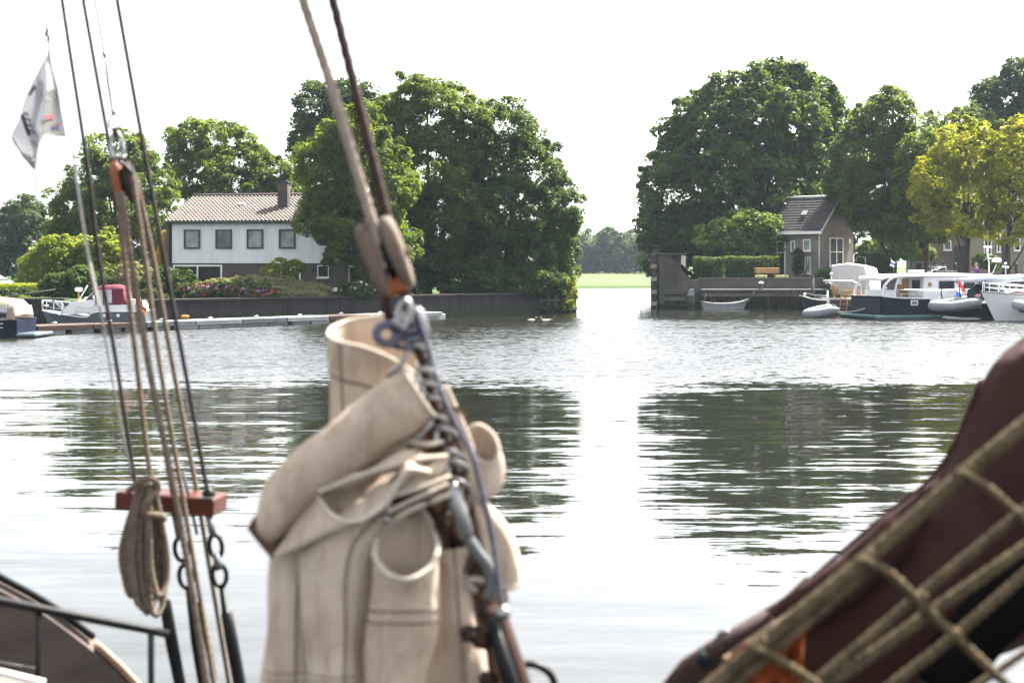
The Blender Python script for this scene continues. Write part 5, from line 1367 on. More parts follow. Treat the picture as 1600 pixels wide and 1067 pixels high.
q.grid([[p + Vector((0, s, 0)) for s in (-.3, 0, .3)] for p in pts]); q.grid([[p + Vector((.05, s, -.05)) for s in (-.3, 0, .3)] for p in pts], flip=True); q.build("seat_shell", M['timber_grey'], t)
for s in (-.26, .26):
    q = MB(); q.tube([(X(1243, 106), 106 + s, GR), (X(1245, 106), 106 + s, GR + .14)], .025, 6); q.build("leg", M['dark_metal'], t)
    q = MB(); q.tube([(X(1264, 106), 106 + s, GR), (X(1258, 106), 106 + s, GR + .5)], .025, 6); q.build("leg", M['dark_metal'], t)
# bicycles leaning by the bollards
M['bike_black'] = mk("bike_black", (.03, .03, .035), (.02, .02, .022), .4, 5)
M['bike_silver'] = mk("bike_silver", (.5, .51, .52), (.42, .43, .44), .35, 5, metal=.6)
def bike(label, px, d, mat):
    x_ = X(px, d); f_ = frame((x_, d, GR), R(8))
    t = thing("bicycle", label, "bicycle", (x_, d, GR), "bicycles parked on the quay")
    for s in (-.52, .52):
        q = MB(f_); q.tube([(s + .33 * math.cos(a * R(20)), 0, .35 + .33 * math.sin(a * R(20))) for a in range(18)], .02, 6, closed=True); w_ = q.build("wheel", M['rubber_dark'], t)
        q = MB(f_)
        for a in range(6): q.tube([(s, 0, .35), (s + .32 * math.cos(a * R(60)), 0, .35 + .32 * math.sin(a * R(60)))], .005, 4)
        q.build("spokes", M['steel'], w_)
    q = MB(f_)
    for a, b_ in (((-.52, .35), (-.1, .35)), ((-.1, .35), (-.22, .88)), ((-.52, .35), (-.2, .78)), ((-.1, .35), (.38, .82)), ((-.2, .78), (.36, .88)), ((.52, .35), (.33, 1.02))):
        q.tube([(a[0], 0, a[1]), (b_[0], 0, b_[1])], .02, 6)
    q.build("frame", mat, t)
    q = MB(f_); q.tube(catmull([(.15, -.28, 1.0), (.3, -.22, 1.05), (.33, 0, 1.04), (.3, .22, 1.05), (.15, .28, 1.0)], 4), .015, 6); q.build("handlebar", M['steel'], t)
    q = MB(f_); q.box((-.23, 0, .92), (.26, .15, .07), bevel=.03); q.build("saddle", M['rubber_dark'], t)
bike("black bicycle parked left of the white one under the brown trunk", 1457, 104.5, M['bike_black'])
bike("silver white bicycle parked below the brick house window", 1470, 104.2, M['bike_silver'])

# ---------------------------------------------------------------- seated person
def skin_body(name, verts, edges, radii, mat, parent, o0, root=0, sub=2):
    me = bpy.data.meshes.new(name); me.from_pydata([tuple(Vector(v) - Vector(o0)) for v in verts], edges, [])
    o = bpy.data.objects.new(name, me); col.objects.link(o); o.parent = parent
    me.materials.append(mat)
    sk = o.modifiers.new("skin", 'SKIN')
    if not me.skin_vertices: bpy.context.view_layer.objects.active = o
    for i, r in enumerate(radii):
        me.skin_vertices[0].data[i].radius = r if isinstance(r, tuple) else (r, r)
    me.skin_vertices[0].data[root].use_root = True
    sk.use_smooth_shade = True
    ss = o.modifiers.new("sub", 'SUBSURF'); ss.levels = sub; ss.render_levels = sub
    return o
M['skin'] = mk("skin", (.55, .36, .27), (.48, .30, .22), .55, 6)
M['purple'] = mk("purple_jersey", (.25, .07, .30), (.18, .05, .22), .9, 4, bump=.01)
M['trousers'] = mk("navy_trousers", (.025, .028, .05), (.018, .02, .035), .9, 4, bump=.01)
M['hair'] = mk("grey_blond_hair", (.42, .36, .28), (.3, .25, .19), .8, 20)
pd = 99.0
pb = Vector((X(1526, pd), pd, GR + .16))
t = thing("person", "person in purple top and navy trousers sitting on the quay facing left", "person", pb)
def pp(x, y, z): return (pb.x + x, pb.y + y, pb.z + z)
# bare body: head, neck, torso core, arms to the hands, legs folded to the left
V = [pp(.1, 0, .16), pp(.10, 0, .42), pp(.03, 0, .66), pp(-.02, 0, .76), pp(-.07, 0, .88), pp(-.09, 0, .97),
     pp(.03, -.19, .62), pp(-.10, -.24, .40), pp(-.30, -.16, .38), pp(-.38, -.14, .38),
     pp(.03, .19, .62), pp(-.10, .24, .40), pp(-.30, .14, .38), pp(-.38, .12, .38),
     pp(-.36, -.12, .30), pp(-.62, -.12, .06), pp(-.74, -.12, .04), pp(-.36, .12, .30), pp(-.62, .12, .06), pp(-.74, .12, .04)]
E = [(0, 1), (1, 2), (2, 3), (3, 4), (4, 5), (2, 6), (6, 7), (7, 8), (8, 9), (2, 10), (10, 11), (11, 12), (12, 13), (0, 14), (14, 15), (15, 16), (0, 17), (17, 18), (18, 19)]
RR = [.13, .13, .12, .052, .095, .085, .05, .042, .032, .035, .05, .042, .032, .035, .072, .045, .038, .072, .045, .038]
skin_body("body", V, E, RR, M['skin'], t, pb)
V = [pp(.1, 0, .20), pp(.11, 0, .42), pp(.035, 0, .64), pp(.03, -.19, .615), pp(-.10, -.245, .40), pp(-.26, -.18, .38), pp(.03, .19, .615), pp(-.10, .245, .40), pp(-.26, .16, .38)]
skin_body("jersey", V, [(0, 1), (1, 2), (2, 3), (3, 4), (4, 5), (2, 6), (6, 7), (7, 8)], [.17, .165, .15, .075, .062, .05, .075, .062, .05], M['purple'], t, pb)
V = [pp(.1, 0, .14), pp(-.36, -.12, .30), pp(-.60, -.12, .08), pp(-.36, .12, .30), pp(-.60, .12, .08)]
skin_body("trousers", V, [(0, 1), (1, 2), (0, 3), (3, 4)], [.17, .095, .065, .095, .065], M['trousers'], t, pb)
q = MB(); hc = Vector(pp(-.06, 0, .965)); rows = []
for i in range(6):
    a = R(-25 + 115 * i / 5); rows.append([hc + Vector((.025 + .118 * math.cos(a) * math.cos(b_ * R(30)), .112 * math.cos(a) * math.sin(b_ * R(30)), .118 * math.sin(a))) for b_ in range(12)])
q.grid(rows, closed=True); q.build("hair", M['hair'], t)
q = MB(); q.tube([Vector(pp(-.165, 0, .90)), Vector(pp(-.185, 0, .885)), Vector(pp(-.165, 0, .87))], .014, 6); q.build("nose", M['skin'], t)
# ---------------------------------------------------------------- the ship we stand on: rigging, furled sails, rail
def canvas_mat():
    m, nt, bs, out = new_mat("sail_canvas")
    N, L = nt.nodes, nt.links
    tc = N.new("ShaderNodeTexCoord")
    def nz(sc, det=4, st=(1, 1, 1), rough=.6):
        mp = N.new("ShaderNodeMapping"); mp.inputs['Scale'].default_value = st; L.new(tc.outputs['Object'], mp.inputs[0])
        n = N.new("ShaderNodeTexNoise"); n.inputs['Scale'].default_value = sc; n.inputs['Detail'].default_value = det; n.inputs['Roughness'].default_value = rough
        L.new(mp.outputs[0], n.inputs[0]); return n.outputs[0]
    def ramp(x, stops):
        r = N.new("ShaderNodeValToRGB"); e = r.color_ramp.elements
        e[0].position, e[0].color = stops[0][0], (*stops[0][1], 1); e[1].position, e[1].color = stops[-1][0], (*stops[-1][1], 1)
        for p, c in stops[1:-1]:
            k = e.new(p); k.color = (*c, 1)
        L.new(x, r.inputs[0]); return r.outputs[0]
    def mul(a, b, f=1.0):
        x = N.new("ShaderNodeMix"); x.data_type = 'RGBA'; x.blend_type = 'MULTIPLY'; x.inputs[0].default_value = f
        L.new(a, x.inputs[6]); L.new(b, x.inputs[7]); return x.outputs[2]
    base = ramp(nz(5.0, 5), [(.30, (.33, .255, .195)), (.5, (.49, .40, .315)), (.68, (.58, .49, .40))])
    stain = ramp(nz(16.0, 6, (1, 1, .45), .7), [(.30, (.66, .58, .52)), (.42, (1, 1, 1)), (1.0, (1, 1, 1))])
    streak = ramp(nz(34.0, 3, (1, 1, .10)), [(.32, (.80, .76, .72)), (.5, (1, 1, 1)), (1.0, (1.02, 1.01, 1.0))])
    c = mul(mul(base, stain), streak, .7)
    L.new(c, bs.inputs['Base Color'])
    bs.inputs['Roughness'].default_value = .9; bs.inputs['Specular IOR Level'].default_value = .12
    h1 = nz(900, 2); h2 = nz(26, 4, (1, 1, .6)); h3 = nz(75, 3, (1, 1, .35))
    a = N.new("ShaderNodeMath"); a.operation = 'MULTIPLY_ADD'; L.new(h2, a.inputs[0]); a.inputs[1].default_value = 9.0
    b2 = N.new("ShaderNodeMath"); b2.operation = 'MULTIPLY_ADD'; L.new(h3, b2.inputs[0]); b2.inputs[1].default_value = 3.0; L.new(h1, b2.inputs[2]); L.new(b2.outputs[0], a.inputs[2])
    bp = N.new("ShaderNodeBump"); bp.inputs['Distance'].default_value = .0011; L.new(a.outputs[0], bp.inputs['Height']); L.new(bp.outputs[0], bs.inputs['Normal'])
    tr = N.new("ShaderNodeBsdfTranslucent"); tr.inputs[0].default_value = (.52, .32, .16, 1)
    mx = N.new("ShaderNodeMixShader"); mx.inputs[0].default_value = .09
    L.new(bs.outputs[0], mx.inputs[1]); L.new(tr.outputs[0], mx.inputs[2]); L.new(mx.outputs[0], out.inputs[0])
    return m
M['canvas'] = canvas_mat()
M['canvas_edge'] = mk("canvas_hem", (0.527, 0.459, 0.383), (0.425, 0.365, 0.297), .9, 30.0, bump=.001, bscale=400, trans=.12, tcol=(.6, .38, .2), spec=.15)
M['canvas_tan_shade'] = mk("canvas_weathered", (0.111, 0.0742, 0.0524), (0.0616, 0.04, 0.0277), .9, 14.0, bump=.002, bscale=300, trans=.04, tcol=(.30, .17, .09), spec=.15)  # dark tan cloth; shade between the sail's folds is put into its colour
M['rope_tan'] = mk("rope_tan", (0.1485, 0.1183, 0.088), (0.088, 0.06875, 0.05225), .95, 60.0, bump=.0008, bscale=600, spec=.1)
M['rope_pale'] = mk("rope_pale", (0.2856, 0.2448, 0.1972), (0.1836, 0.1496, 0.119), .95, 60.0, bump=.0008, bscale=600, spec=.1)
M['rope_olive'] = mk("rope_olive", (.105, .078, .046), (.052, .041, .025), .95, 40.0, bump=.001, bscale=500, spec=.1)
M['line_white'] = mk("line_white", (0.385, 0.371, 0.35), (0.294, 0.28, 0.266), .9, 60.0)
M['line_blue'] = mk("line_bluegrey", (0.10, 0.10, 0.135), (0.06, 0.06, 0.085), .8, 60.0)
M['stay_brown'] = mk("stay_brown", (0.049, 0.028, 0.0245), (0.028, 0.0168, 0.0154), .75, 40.0, bump=.0008, bscale=500)
M['stay_dark'] = mk("stay_dark", (.03, .022, .022), (.018, .014, .014), .7, 40.0)
M['block_wood'] = mk("block_wood", (0.14, 0.11, 0.0842), (0.0796, 0.0562, 0.0421), .75, 18.0, (1, 1, .25), bump=.0015, bscale=120)
M['varnish'] = mk("varnished_wood", (0.0781, 0.0221, 0.00911), (0.0443, 0.0117, 0.00521), .35, 14.0, (.3, 1, 1), bump=.0008, bscale=120)
M['orange_wood'] = mk("orange_wood", (0.241, 0.084, 0.0315), (0.158, 0.0473, 0.0184), .4, 22.0, (1, 1, .3), bump=.0006, bscale=200)
M['rust'] = mk("rusty_iron", (0.0423, 0.0211, 0.013), (0.0179, 0.0114, 0.0091), .8, 30.0, bump=.0015, bscale=200)
M['black_iron'] = mk("black_iron", (0.0084, 0.0084, 0.0091), (0.0056, 0.0056, 0.0063), .4, 20.0, spec=.15, bump=.0005, bscale=150)
M['zinc'] = mk("zinc_steel", (0.33, 0.326, 0.323), (0.214, 0.21, 0.207), .3, 25.0, metal=.85, bump=.0004, bscale=200)
M['tarp'] = mk("brown_sailcloth", (.040, .0165, .0125), (.026, .011, .009), .8, 5.0, bump=.004, bscale=22, trans=.06, tcol=(.20, .06, .05), spec=.15)
M['seam_thread'] = mk("seam_thread", (.22, .165, .125), (.15, .11, .085), .9, 60.0)
M['line_grey'] = mk("line_grey", (.17, .165, .16), (.12, .115, .11), .9, 60.0)
M['tarp_dark'] = mk("black_canvas", (.007, .006, .006), (.004, .004, .004), .95, 5.0, spec=0.0)  # black colour stands for shade on the brown sail's underside
M['hull_brown'] = mk("leeboard_wood", (0.108, 0.084, 0.072), (0.068, 0.0528, 0.0464), .75, 3.0, (1, 1, 3), bump=.002, bscale=30)
M['bare_wood'] = mk("bare_wood", (0.322, 0.231, 0.161), (0.231, 0.161, 0.112), .8, 8.0, bump=.002, bscale=40)
M['deck_paint'] = mk("deck_paint", (0.119, 0.104, 0.099), (0.099, 0.0864, 0.0816), .8, 4.0, bump=.001, bscale=60)
M['orange_cloth'] = mk("orange_cloth", (0.182, 0.0429, 0.0099), (0.112, 0.0264, 0.0066), .85, 14.0, bump=.004, bscale=40, trans=.25)

def resample(pts, step):
    out = [pts[0].copy()]; acc = 0.0
    for a, b in zip(pts, pts[1:]):
        L_ = (b - a).length
        if L_ < 1e-9: continue
        while acc + step <= L_ + 1e-12:
            acc += step; out.append(a.lerp(b, acc / L_))
        acc -= L_
    if (out[-1] - pts[-1]).length > step * .3: out.append(pts[-1].copy())
    return out
def rope(b, pts, r, lay=None, n=12, smooth=8, strands=3, mi=0, closed=False):
    """laid rope: three strands that really twist"""
    pl = catmull(pts, smooth, closed) if len(pts) > 2 else [Vector(p) for p in pts]
    if closed: pl = pl + [pl[0].copy()]
    pl = resample(pl, r * .62)
    lay = lay or r * 6.5
    N = len(pl)
    u = None; vs = []
    for i in range(N):
        t = (pl[min(i + 1, N - 1)] - pl[max(i - 1, 0)]).normalized()
        if u is None:
            up = Vector((0, 0, 1)) if abs(t.z) < .9 else Vector((1, 0, 0)); u = t.cross(up).normalized()
        u = (u - t * u.dot(t)).normalized(); w = t.cross(u)
        tw = i * r * .62 / lay * 2 * math.pi
        for k in range(n):
            a = 2 * math.pi * k / n
            rr = r * ((.74 + .34 * abs(math.cos(strands / 2 * (a - tw)))) if r < .009 else (.84 + .21 * abs(math.cos(strands / 2 * (a - tw)))))
            vs.append(pl[i] + (u * math.cos(a) + w * math.sin(a)) * rr)
    fs = [(i * n + k, i * n + (k + 1) % n, (i + 1) * n + (k + 1) % n, (i + 1) * n + k) for i in range(N - 1) for k in range(n)]
    fs.append(tuple(range(n - 1, -1, -1))); fs.append(tuple((N - 1) * n + k for k in range(n)))
    b.add(vs, fs, mi, True)
    return pl
def pl3(d, *pts):
    """photo pixels (x, y[, depth offset]) to points around distance d"""
    return [P(p[0], p[1], d + (p[2] if len(p) > 2 else 0)) for p in pts]
def single(name, label, cat, mb, mat, loc, group=None):
    o = mb.build(name, mat, None, loc)
    return tag(o, label, cat, group)

# ======== left rigging, about four metres away
DL_ = 4.0; PXL = DL_ / FPX
def stay(name, label, cat, d, pts, rpx, mat, laid=True, group=None, smooth=8):
    b = MB(); p = pl3(d, *pts)
    if laid: rope(b, p, rpx * d / FPX, smooth=smooth)
    else: b.tube(catmull(p, smooth), rpx * d / FPX, 8)
    return single(name, label, cat, b, mat, p[-1], group)
stay("shroud", "dark wire shroud leftmost of the three, running to the left end of the board", "shroud", DL_ + .03, [(86, -90), (97, 0), (137, 262), (152, 385), (184, 580), (214, 772)], 3.4, M['stay_dark'], group="dark wire shrouds on the left")
stay("shroud", "dark wire shroud passing just behind the orange wooden block", "shroud", DL_ + .05, [(112, -100), (130, 0), (166, 200), (196, 350), (232, 560), (270, 775)], 3.4, M['stay_dark'], group="dark wire shrouds on the left")
stay("shroud", "dark wire shroud rightmost of the three, ending on the red board's right end", "shroud", DL_ + .02, [(167, -90), (183, 0), (230, 262), (286, 560), (325, 772)], 3.6, M['stay_dark'], group="dark wire shrouds on the left")
stay("signal_halyard", "thin pale line from the sky down past the grey flag's right edge", "line", DL_ - .05, [(70, -90), (79, 0), (100, 150), (118, 262), (133, 370), (156, 480), (184, 640), (206, 745)], 1.7, M['line_grey'], False)
stay("rope_whipping", "fuzzy pale rope tail bound along the thin halyard left of the shrouds", "rope", DL_ - .06, [(117, 262), (132, 362), (142, 420), (154, 478)], 2.2, M['line_white'])
t = thing("wire_pendant", "thin steel pendant wire with thimble and shackle above the orange wooden block", "wire", P(177, 200, DL_))
q = MB(); q.tube(pl3(DL_, (136, -90), (148, 0), (163, 86)), 1.9 * PXL, 6); q.build("wire", M['stay_dark'], t)
q = MB()
for o_ in (-1.4, 1.4): q.tube(catmull(pl3(DL_, (164 + o_ * .3, 86), (169 + o_, 130), (176 + o_ * .5, 176)), 5), 1.3 * PXL, 6)
q.build("wire_splice", M['gun'], t)
for x, y in ((163, 86), (177, 175)):
    q = MB(); q.tube(pl3(DL_ - .005, (x - 2, y - 4), (x + 1, y + 4)), 3.2 * PXL, 8); q.tube(pl3(DL_ - .005, (x, y), (x + 8, y + 1)), 1.0 * PXL, 5); q.build("wire_clamp", M['gun'], t)
q = MB(); q.tube(catmull(pl3(DL_, (177, 178), (171, 192), (174, 201), (179, 203), (184, 200), (185, 190)), 6, True), 1.8 * PXL, 8, closed=True); q.build("thimble", M['gun'], t)
q = MB(); q.tube(pl3(DL_, (179, 200), (181, 214)), 4.5 * PXL, 8); q.build("swivel", M['rust'], t)
q = MB(); q.tube(catmull(pl3(DL_, (176, 247), (173, 228), (178, 211), (186, 210), (192, 228), (191, 247)), 6), 3.0 * PXL, 8); q.build("shackle", M['zinc'], t)
q = MB(); q.tube(pl3(DL_, (171, 246), (196, 246)), 3.2 * PXL, 8); q.build("shackle_pin", M['zinc'], t)
q = MB(); q.tube(catmull(pl3(DL_ - .01, (178, 228), (181, 237), (186, 237), (188, 226)), 5), 2.4 * PXL, 8); q.build("shackle_ring", M['gun'], t)
# the block itself
t = thing("pulley_block", "worn wooden pulley block with orange cheek hanging in the left rigging", "pulley", P(192, 285, DL_))
ax = (P(200, 320, DL_) - P(186, 250, DL_)).normalized()
def cheek(off, w, dpt, mat, name, y0=0.0, hh=.062, ww=.034):
    rows = []
    c0 = P(193, 285, DL_) + Vector((off, 0, 0))
    side = Vector((1, 0, 0)); side = (side - ax * side.dot(ax)).normalized(); fw = ax.cross(side)
    for s in (-1, -.5, .5, 1):
        k = .86 if abs(s) == 1 else 1
        r = []
        for i in range(20):
            a = i / 20 * 2 * math.pi
            r.append(c0 + side * (s * w) + ax * (hh * k * math.copysign(abs(math.cos(a)) ** .75, math.cos(a))) + fw * (ww * k * math.copysign(abs(math.sin(a)) ** .8, math.sin(a))))
        rows.append(r)
    b = MB(); b.grid(rows, closed=True); b.face(rows[0]); b.face(rows[-1]); o = b.build(name, mat, t); fix_normals(o); return o
cheek(-.0135, .011, 0, M['orange_wood'], "cheek"); cheek(.022, .010, 0, M['stay_brown'], "cheek")
cheek(.0055, .0075, 0, M['black_iron'], "sheave", hh=.042, ww=.030)
q = MB(); q.tube([P(175, 287, DL_), P(215, 284, DL_)], 3.0 * PXL, 8); q.build("axle_pin", M['gun'], t)
q = MB(); q.tube(catmull(pl3(DL_ - .04, (186, 252), (204, 268), (210, 285)), 5), 3 * PXL, 6); q.build("becket_strap", M['black_iron'], t)
# tackle falls
LG = "laid ropes of the left tackle"
stay("tackle_rope", "tan rope falling from the block's left side to the rope coil", "rope", DL_ - .03, [(183, 300), (196, 420), (213, 560), (229, 700), (238, 755)], 4.3, M['rope_tan'], group=LG)
stay("tackle_rope", "thickest tan rope of the tackle, crossing the red board's middle in front", "rope", DL_ - .12, [(189, 300), (204, 400), (236, 590), (277, 790), (306, 960), (326, 1090)], 5.2, M['rope_tan'], group=LG)
stay("tackle_rope", "tan rope from the block's right side passing close right of the thickest fall", "rope", DL_ - .11, [(207, 275), (226, 400), (250, 570), (288, 790), (312, 930), (338, 1090)], 4.0, M['rope_tan'], group=LG)
stay("tackle_rope", "tan rope rightmost of the tackle falls, passing behind the red board", "rope", DL_ + .16, [(212, 275), (239, 400), (268, 560), (306, 760), (330, 900), (362, 1090)], 4.0, M['rope_tan'], group=LG)
stay("rope_splice", "frayed thicker rope splice hanging by the lower turnbuckle", "rope", DL_ - .10, [(312, 940), (322, 990), (330, 1030), (334, 1060)], 6.0, M['rope_tan'])
# pin board
t = thing("pin_board", "varnished red brown belaying board lashed across the shrouds", "belaying board", P(270, 785, DL_))
c_ = P(262, 785, DL_ + .05); Lb = (337 - 182) * PXL
rz = R(-7)
bx = Matrix.Translation(c_) @ Matrix.Rotation(R(3.0), 4, 'Y') @ Matrix.Rotation(rz, 4, 'Z')
q = MB(bx); q.box((0, .03, 0), (Lb + .012, .12, .050), bevel=.004); q.build("board", M['varnish'], t)
for x, z in ((.045, -.002), (.075, .0), (-.02, .003)):
    q = MB(bx); q.lathe((x, -.0325, z), [(.004, 0), (.004, .003)], axis=(0, -1, 0), n=10); q.build("bolt_hole", M['black_iron'], t)
for (xa, ya), (xb, yb) in (((286, 735), (308, 835)), ((236, 740), (258, 832))):
    q = MB(); q.tube([P(xa, ya, DL_ + .03), P(xb, yb, DL_ + .03)], 2.6 * PXL, 8); q.build("belaying_pin", M['dark_metal'], t)
q = MB(); q.lathe(P(326, 772, DL_ + .02), [(.018, -.005), (.020, .004), (.012, .012), (.008, .02)], n=12); q.build("wire_seizing", M['black_iron'], t)
# rope coil: one rope wound up and down
rc = random.Random(5); path = []
for k in range(8):
    xx = 190 + 6.2 * k + rc.uniform(-2, 2); lo = 925 + 40 * math.sin(k * .40) + rc.uniform(-12, 12); dd = DL_ - .10 - .006 * (k % 4) - rc.uniform(0, .014)
    xt = 216 + 2.6 * k
    path += [(xt, 762 + rc.uniform(-5, 5), dd - .01), (xx, 850 + rc.uniform(-10, 10), dd), (xx + 5, lo - 25, dd), (xx + 15, lo, dd + .0), (xx + 27, lo - 30, dd + .03), (xx + 25, 850, dd + .035), (xt + 8, 768, dd + .02)]
b = MB(); rope(b, pl3(0, *path), 4.7 * PXL, smooth=7)
t = thing("rope_coil", "thick coil of tan rope hanging from the red board's left end", "rope coil", P(225, 860, DL_))
b.build("coil", M['rope_tan'], t)
b = MB(); rope(b, pl3(0, (200, 768, DL_ - .14), (222, 750, DL_ - .155), (240, 748, DL_ - .15), (246, 765, DL_ - .13), (234, 778, DL_ - .15), (226, 800, DL_ - .15), (250, 806, DL_ - .13), (258, 812, DL_ - .12)), 5.4 * PXL); b.build("lashing", M['rope_tan'], t)
# rigging screws
def screw(label, links, rod, d, grp="rigging screws under the board"):
    t = thing("rigging_screw", label, "rigging screw", P(rod[0][0], rod[0][1], d), grp)
    for x, y, w_, h_, a in links:
        q = MB(); c = P(x, y, d); k = d / FPX; pts_ = []
        for i in range(14):
            an = i / 14 * 2 * math.pi
            ux, uy = w_ * math.cos(an), h_ * math.sin(an)
            pts_.append(c + Vector((ux * math.cos(R(a)) - uy * math.sin(R(a)), 0, -(ux * math.sin(R(a)) + uy * math.cos(R(a))))) * k)
        q.tube(pts_, 3.8 * k, 8, closed=True); q.build("link", M['black_iron'], t)
    q = MB(); p_ = pl3(d, *[(a[0], a[1]) for a in rod]); q.tube(p_, [a[2] * d / FPX for a in rod], 10); q.build("screw_body", M['black_iron'], t)
    return t
t1 = screw("rigging screw with two dark links nearest the board's right end", [(337, 853, 10, 18, -8), (343, 898, 11, 18, -6)], [(347, 915, 5), (352, 955, 6), (354, 957, 9), (362, 1000, 10), (374, 1065, 10), (380, 1110, 10)], DL_ + .02)
q = MB(); q.tube(pl3(DL_ + .02, (326, 805), (333, 838)), 6 * PXL, 8); q.build("fork", M['gun'], t1)
q = MB(); q.tube(pl3(DL_ + .01, (337, 865), (342, 890)), 6 * PXL, 8); q.build("shackle", M['gun'], t1)
t2 = screw("rigging screw half hidden behind the tackle ropes in the middle", [(283, 858, 10, 18, -8), (290, 900, 10, 18, -6)], [(294, 916, 5), (300, 960, 6), (306, 1000, 8), (318, 1065, 9), (325, 1110, 9)], DL_ + .06)
q = MB(); q.tube(pl3(DL_ + .06, (272, 800), (280, 842)), 5 * PXL, 8); q.build("fork", M['gun'], t2)
t3 = screw("rigging screw with black sleeve below the rope coil beside the handrail", [(244, 868, 8, 16, -8)], [(248, 880, 5), (254, 935, 6), (258, 940, 9), (268, 1000, 10), (281, 1067, 9), (288, 1110, 9)], DL_ + .04)

# the grey flag
FD_ = 4.6
t = thing("ship_flag", "limp grey white flag with ship drawing hanging from a thin halyard", "flag", P(76, 80, FD_))
q = MB(); q.tube(pl3(FD_, (58, -90), (66, 0), (73, 48), (76, 66), (77, 82)), 1.7 * FD_ / FPX, 6); q.build("halyard", M['line_grey'], t)
q = MB(); q.tube(catmull(pl3(FD_, (72, 44), (74, 50), (71, 54), (76, 58), (75, 66)), 4), 2.4 * FD_ / FPX, 6); q.build("knot", M['stay_dark'], t)
q = MB(); q.tube(catmull(pl3(FD_, (54, 262), (56, 280), (57, 302)), 4), 1.3 * FD_ / FPX, 6); q.build("tail_line", M['line_grey'], t)
FM = [mk("flag_pale", (.34, .34, .36), (.29, .29, .31), .9, 6, trans=.18), mk("flag_grey", (.14, .14, .133), (.12, .12, .114), .9, 6, trans=.14), mk("flag_hem", (.12, .12, .135), (.10, .10, .115), .9, 6, trans=.12), mk("flag_ink", (.07, .06, .065), (.05, .045, .05), .9, 6, trans=.15), mk("flag_sign_red", (.55, .06, .06), (.5, .05, .05), .9, 6, trans=.3), mk("flag_sign_white", (.75, .75, .72), (.7, .7, .68), .9, 6, trans=.4), mk("flag_sign_blue", (.30, .34, .46), (.26, .30, .42), .9, 6, trans=.3)]
def panel(rowsp, cells, name, wav=.006):
    """rowsp: rows of (x, y, depth) control points; returns a callable giving a point at (u, v)"""
    cols = [catmull([P(a[0], a[1], FD_ + a[2]) for a in r], 6) for r in rowsp]
    grid = [list(c) for c in zip(*[catmull(list(c), 6) for c in zip(*cols)])]
    b = MB(); nr, nc = len(grid), len(grid[0])
    for i in range(nr):
        for j in range(nc): grid[i][j] = grid[i][j] + Vector((0, wav * math.sin(i * .55 + j * .3), 0))
    for i in range(nr - 1):
        for j in range(nc - 1):
            b.add([grid[i][j], grid[i][j + 1], grid[i + 1][j + 1], grid[i + 1][j]], [(0, 1, 2, 3)], cells((j + .5) / (nc - 1), (i + .5) / (nr - 1)), True)
    b.build(name, FM, t)
    def at(u, v, off=-.004):
        i = min(nr - 1, max(0, round(v * (nr - 1)))); j = min(nc - 1, max(0, round(u * (nc - 1))))
        return grid[i][j] + Vector((0, off, 0))
    return at
rp_ = panel([[(72, 82, 0), (76, 80, .0), (79, 80, .01)], [(68, 125, -.02), (78, 122, .02), (86, 120, .04)], [(66, 165, -.02), (80, 160, .03), (95, 160, .06)], [(66, 206, -.02), (84, 211, .03), (103, 213, .07)]],
      lambda u, v: 2 if u > .78 and v < .97 else (1 if v > .50 else 0), "flag_cloth")
lp_ = panel([[(74, 81, -.012), (75, 81, -.016), (72, 83, -.02)], [(47, 135, .03), (58, 130, -.01), (73, 127, -.03)], [(30, 182, .05), (48, 178, .0), (71, 170, -.04)], [(18, 214, .06), (42, 222, .0), (69, 207, -.04)], [(36, 244, .04), (52, 250, .0), (63, 226, -.03)], [(53, 264, .0), (55, 264, .0), (57, 260, -.01)]],
      lambda u, v: 1 if v > .74 and u < .55 else 0, "flag_cloth")
def mark(pts, r, mi, name, closed=False):
    q = MB(); q.tube([P(a[0], a[1], FD_ - .065) for a in pts], r * .22 * FD_ / FPX, 8, closed=closed, flat=5.5); q.build(name, FM[mi], t)
# ship drawing: masts with curved sails, and pale lettering
mark([(54, 134), (48, 146), (46, 150)], 1.6, 3, "drawn_gull"); mark([(57, 136), (50, 144)], 1.0, 3, "drawn_gull")
mark([(35, 180), (40, 196), (46, 212)], 2.6, 3, "drawn_hull")
for k in range(4):
    x, y = 36 + k * 3.4, 178 + k * 9
    mark([(x, y), (x + 5, y - 1), (x + 8, y + 4)], 1.4, 3, "drawn_sail")
for k in range(3): mark([(50 + k * 2.5, 222 + k * 4), (55 + k * 2.5, 222 + k * 3)], .8, 3, "drawn_sail")
for k in range(7): mark([(36 + k * 2.4, 214 + k * 6.2), (41 + k * 2.0, 213 + k * 6.0)], .9, 5, "side_lettering")
def mark2(pts, r, mi, name):
    q = MB(); q.tube([P(a[0], a[1], FD_ + .03 + a[2]) for a in pts], r * .22 * FD_ / FPX, 8, flat=4.5); q.build(name, FM[mi], t)
z_ = -.065
for seg in ([(69, 160, z_), (71, 152, z_), (73, 160, z_)], [(70, 157, z_), (72, 157, z_)], [(74, 160, z_), (74.5, 152, z_), (76.5, 157, z_), (78.5, 152, z_), (79, 160, z_)]):
    mark2(seg, .7, 5, "letter_stroke")
mark2([(67, 188, z_), (81, 184, z_)], 4.2, 4, "red_badge"); mark2([(70, 187, z_ - .004), (78, 185, z_ - .004)], 1.6, 5, "badge_stripe")
mark2([(80, 201, z_), (94, 199, z_)], 4.0, 6, "blue_badge"); mark2([(86, 196, z_ - .004), (95, 196, z_ - .004)], 1.2, 4, "badge_stripe")
mark([(18, 215), (36, 245), (54, 265)], 1.0, 3, "bottom_hem"); mark2([(66.5, 208, z_), (84, 212.5, z_), (103, 213.5, z_ + .05)], .9, 3, "bottom_hem")

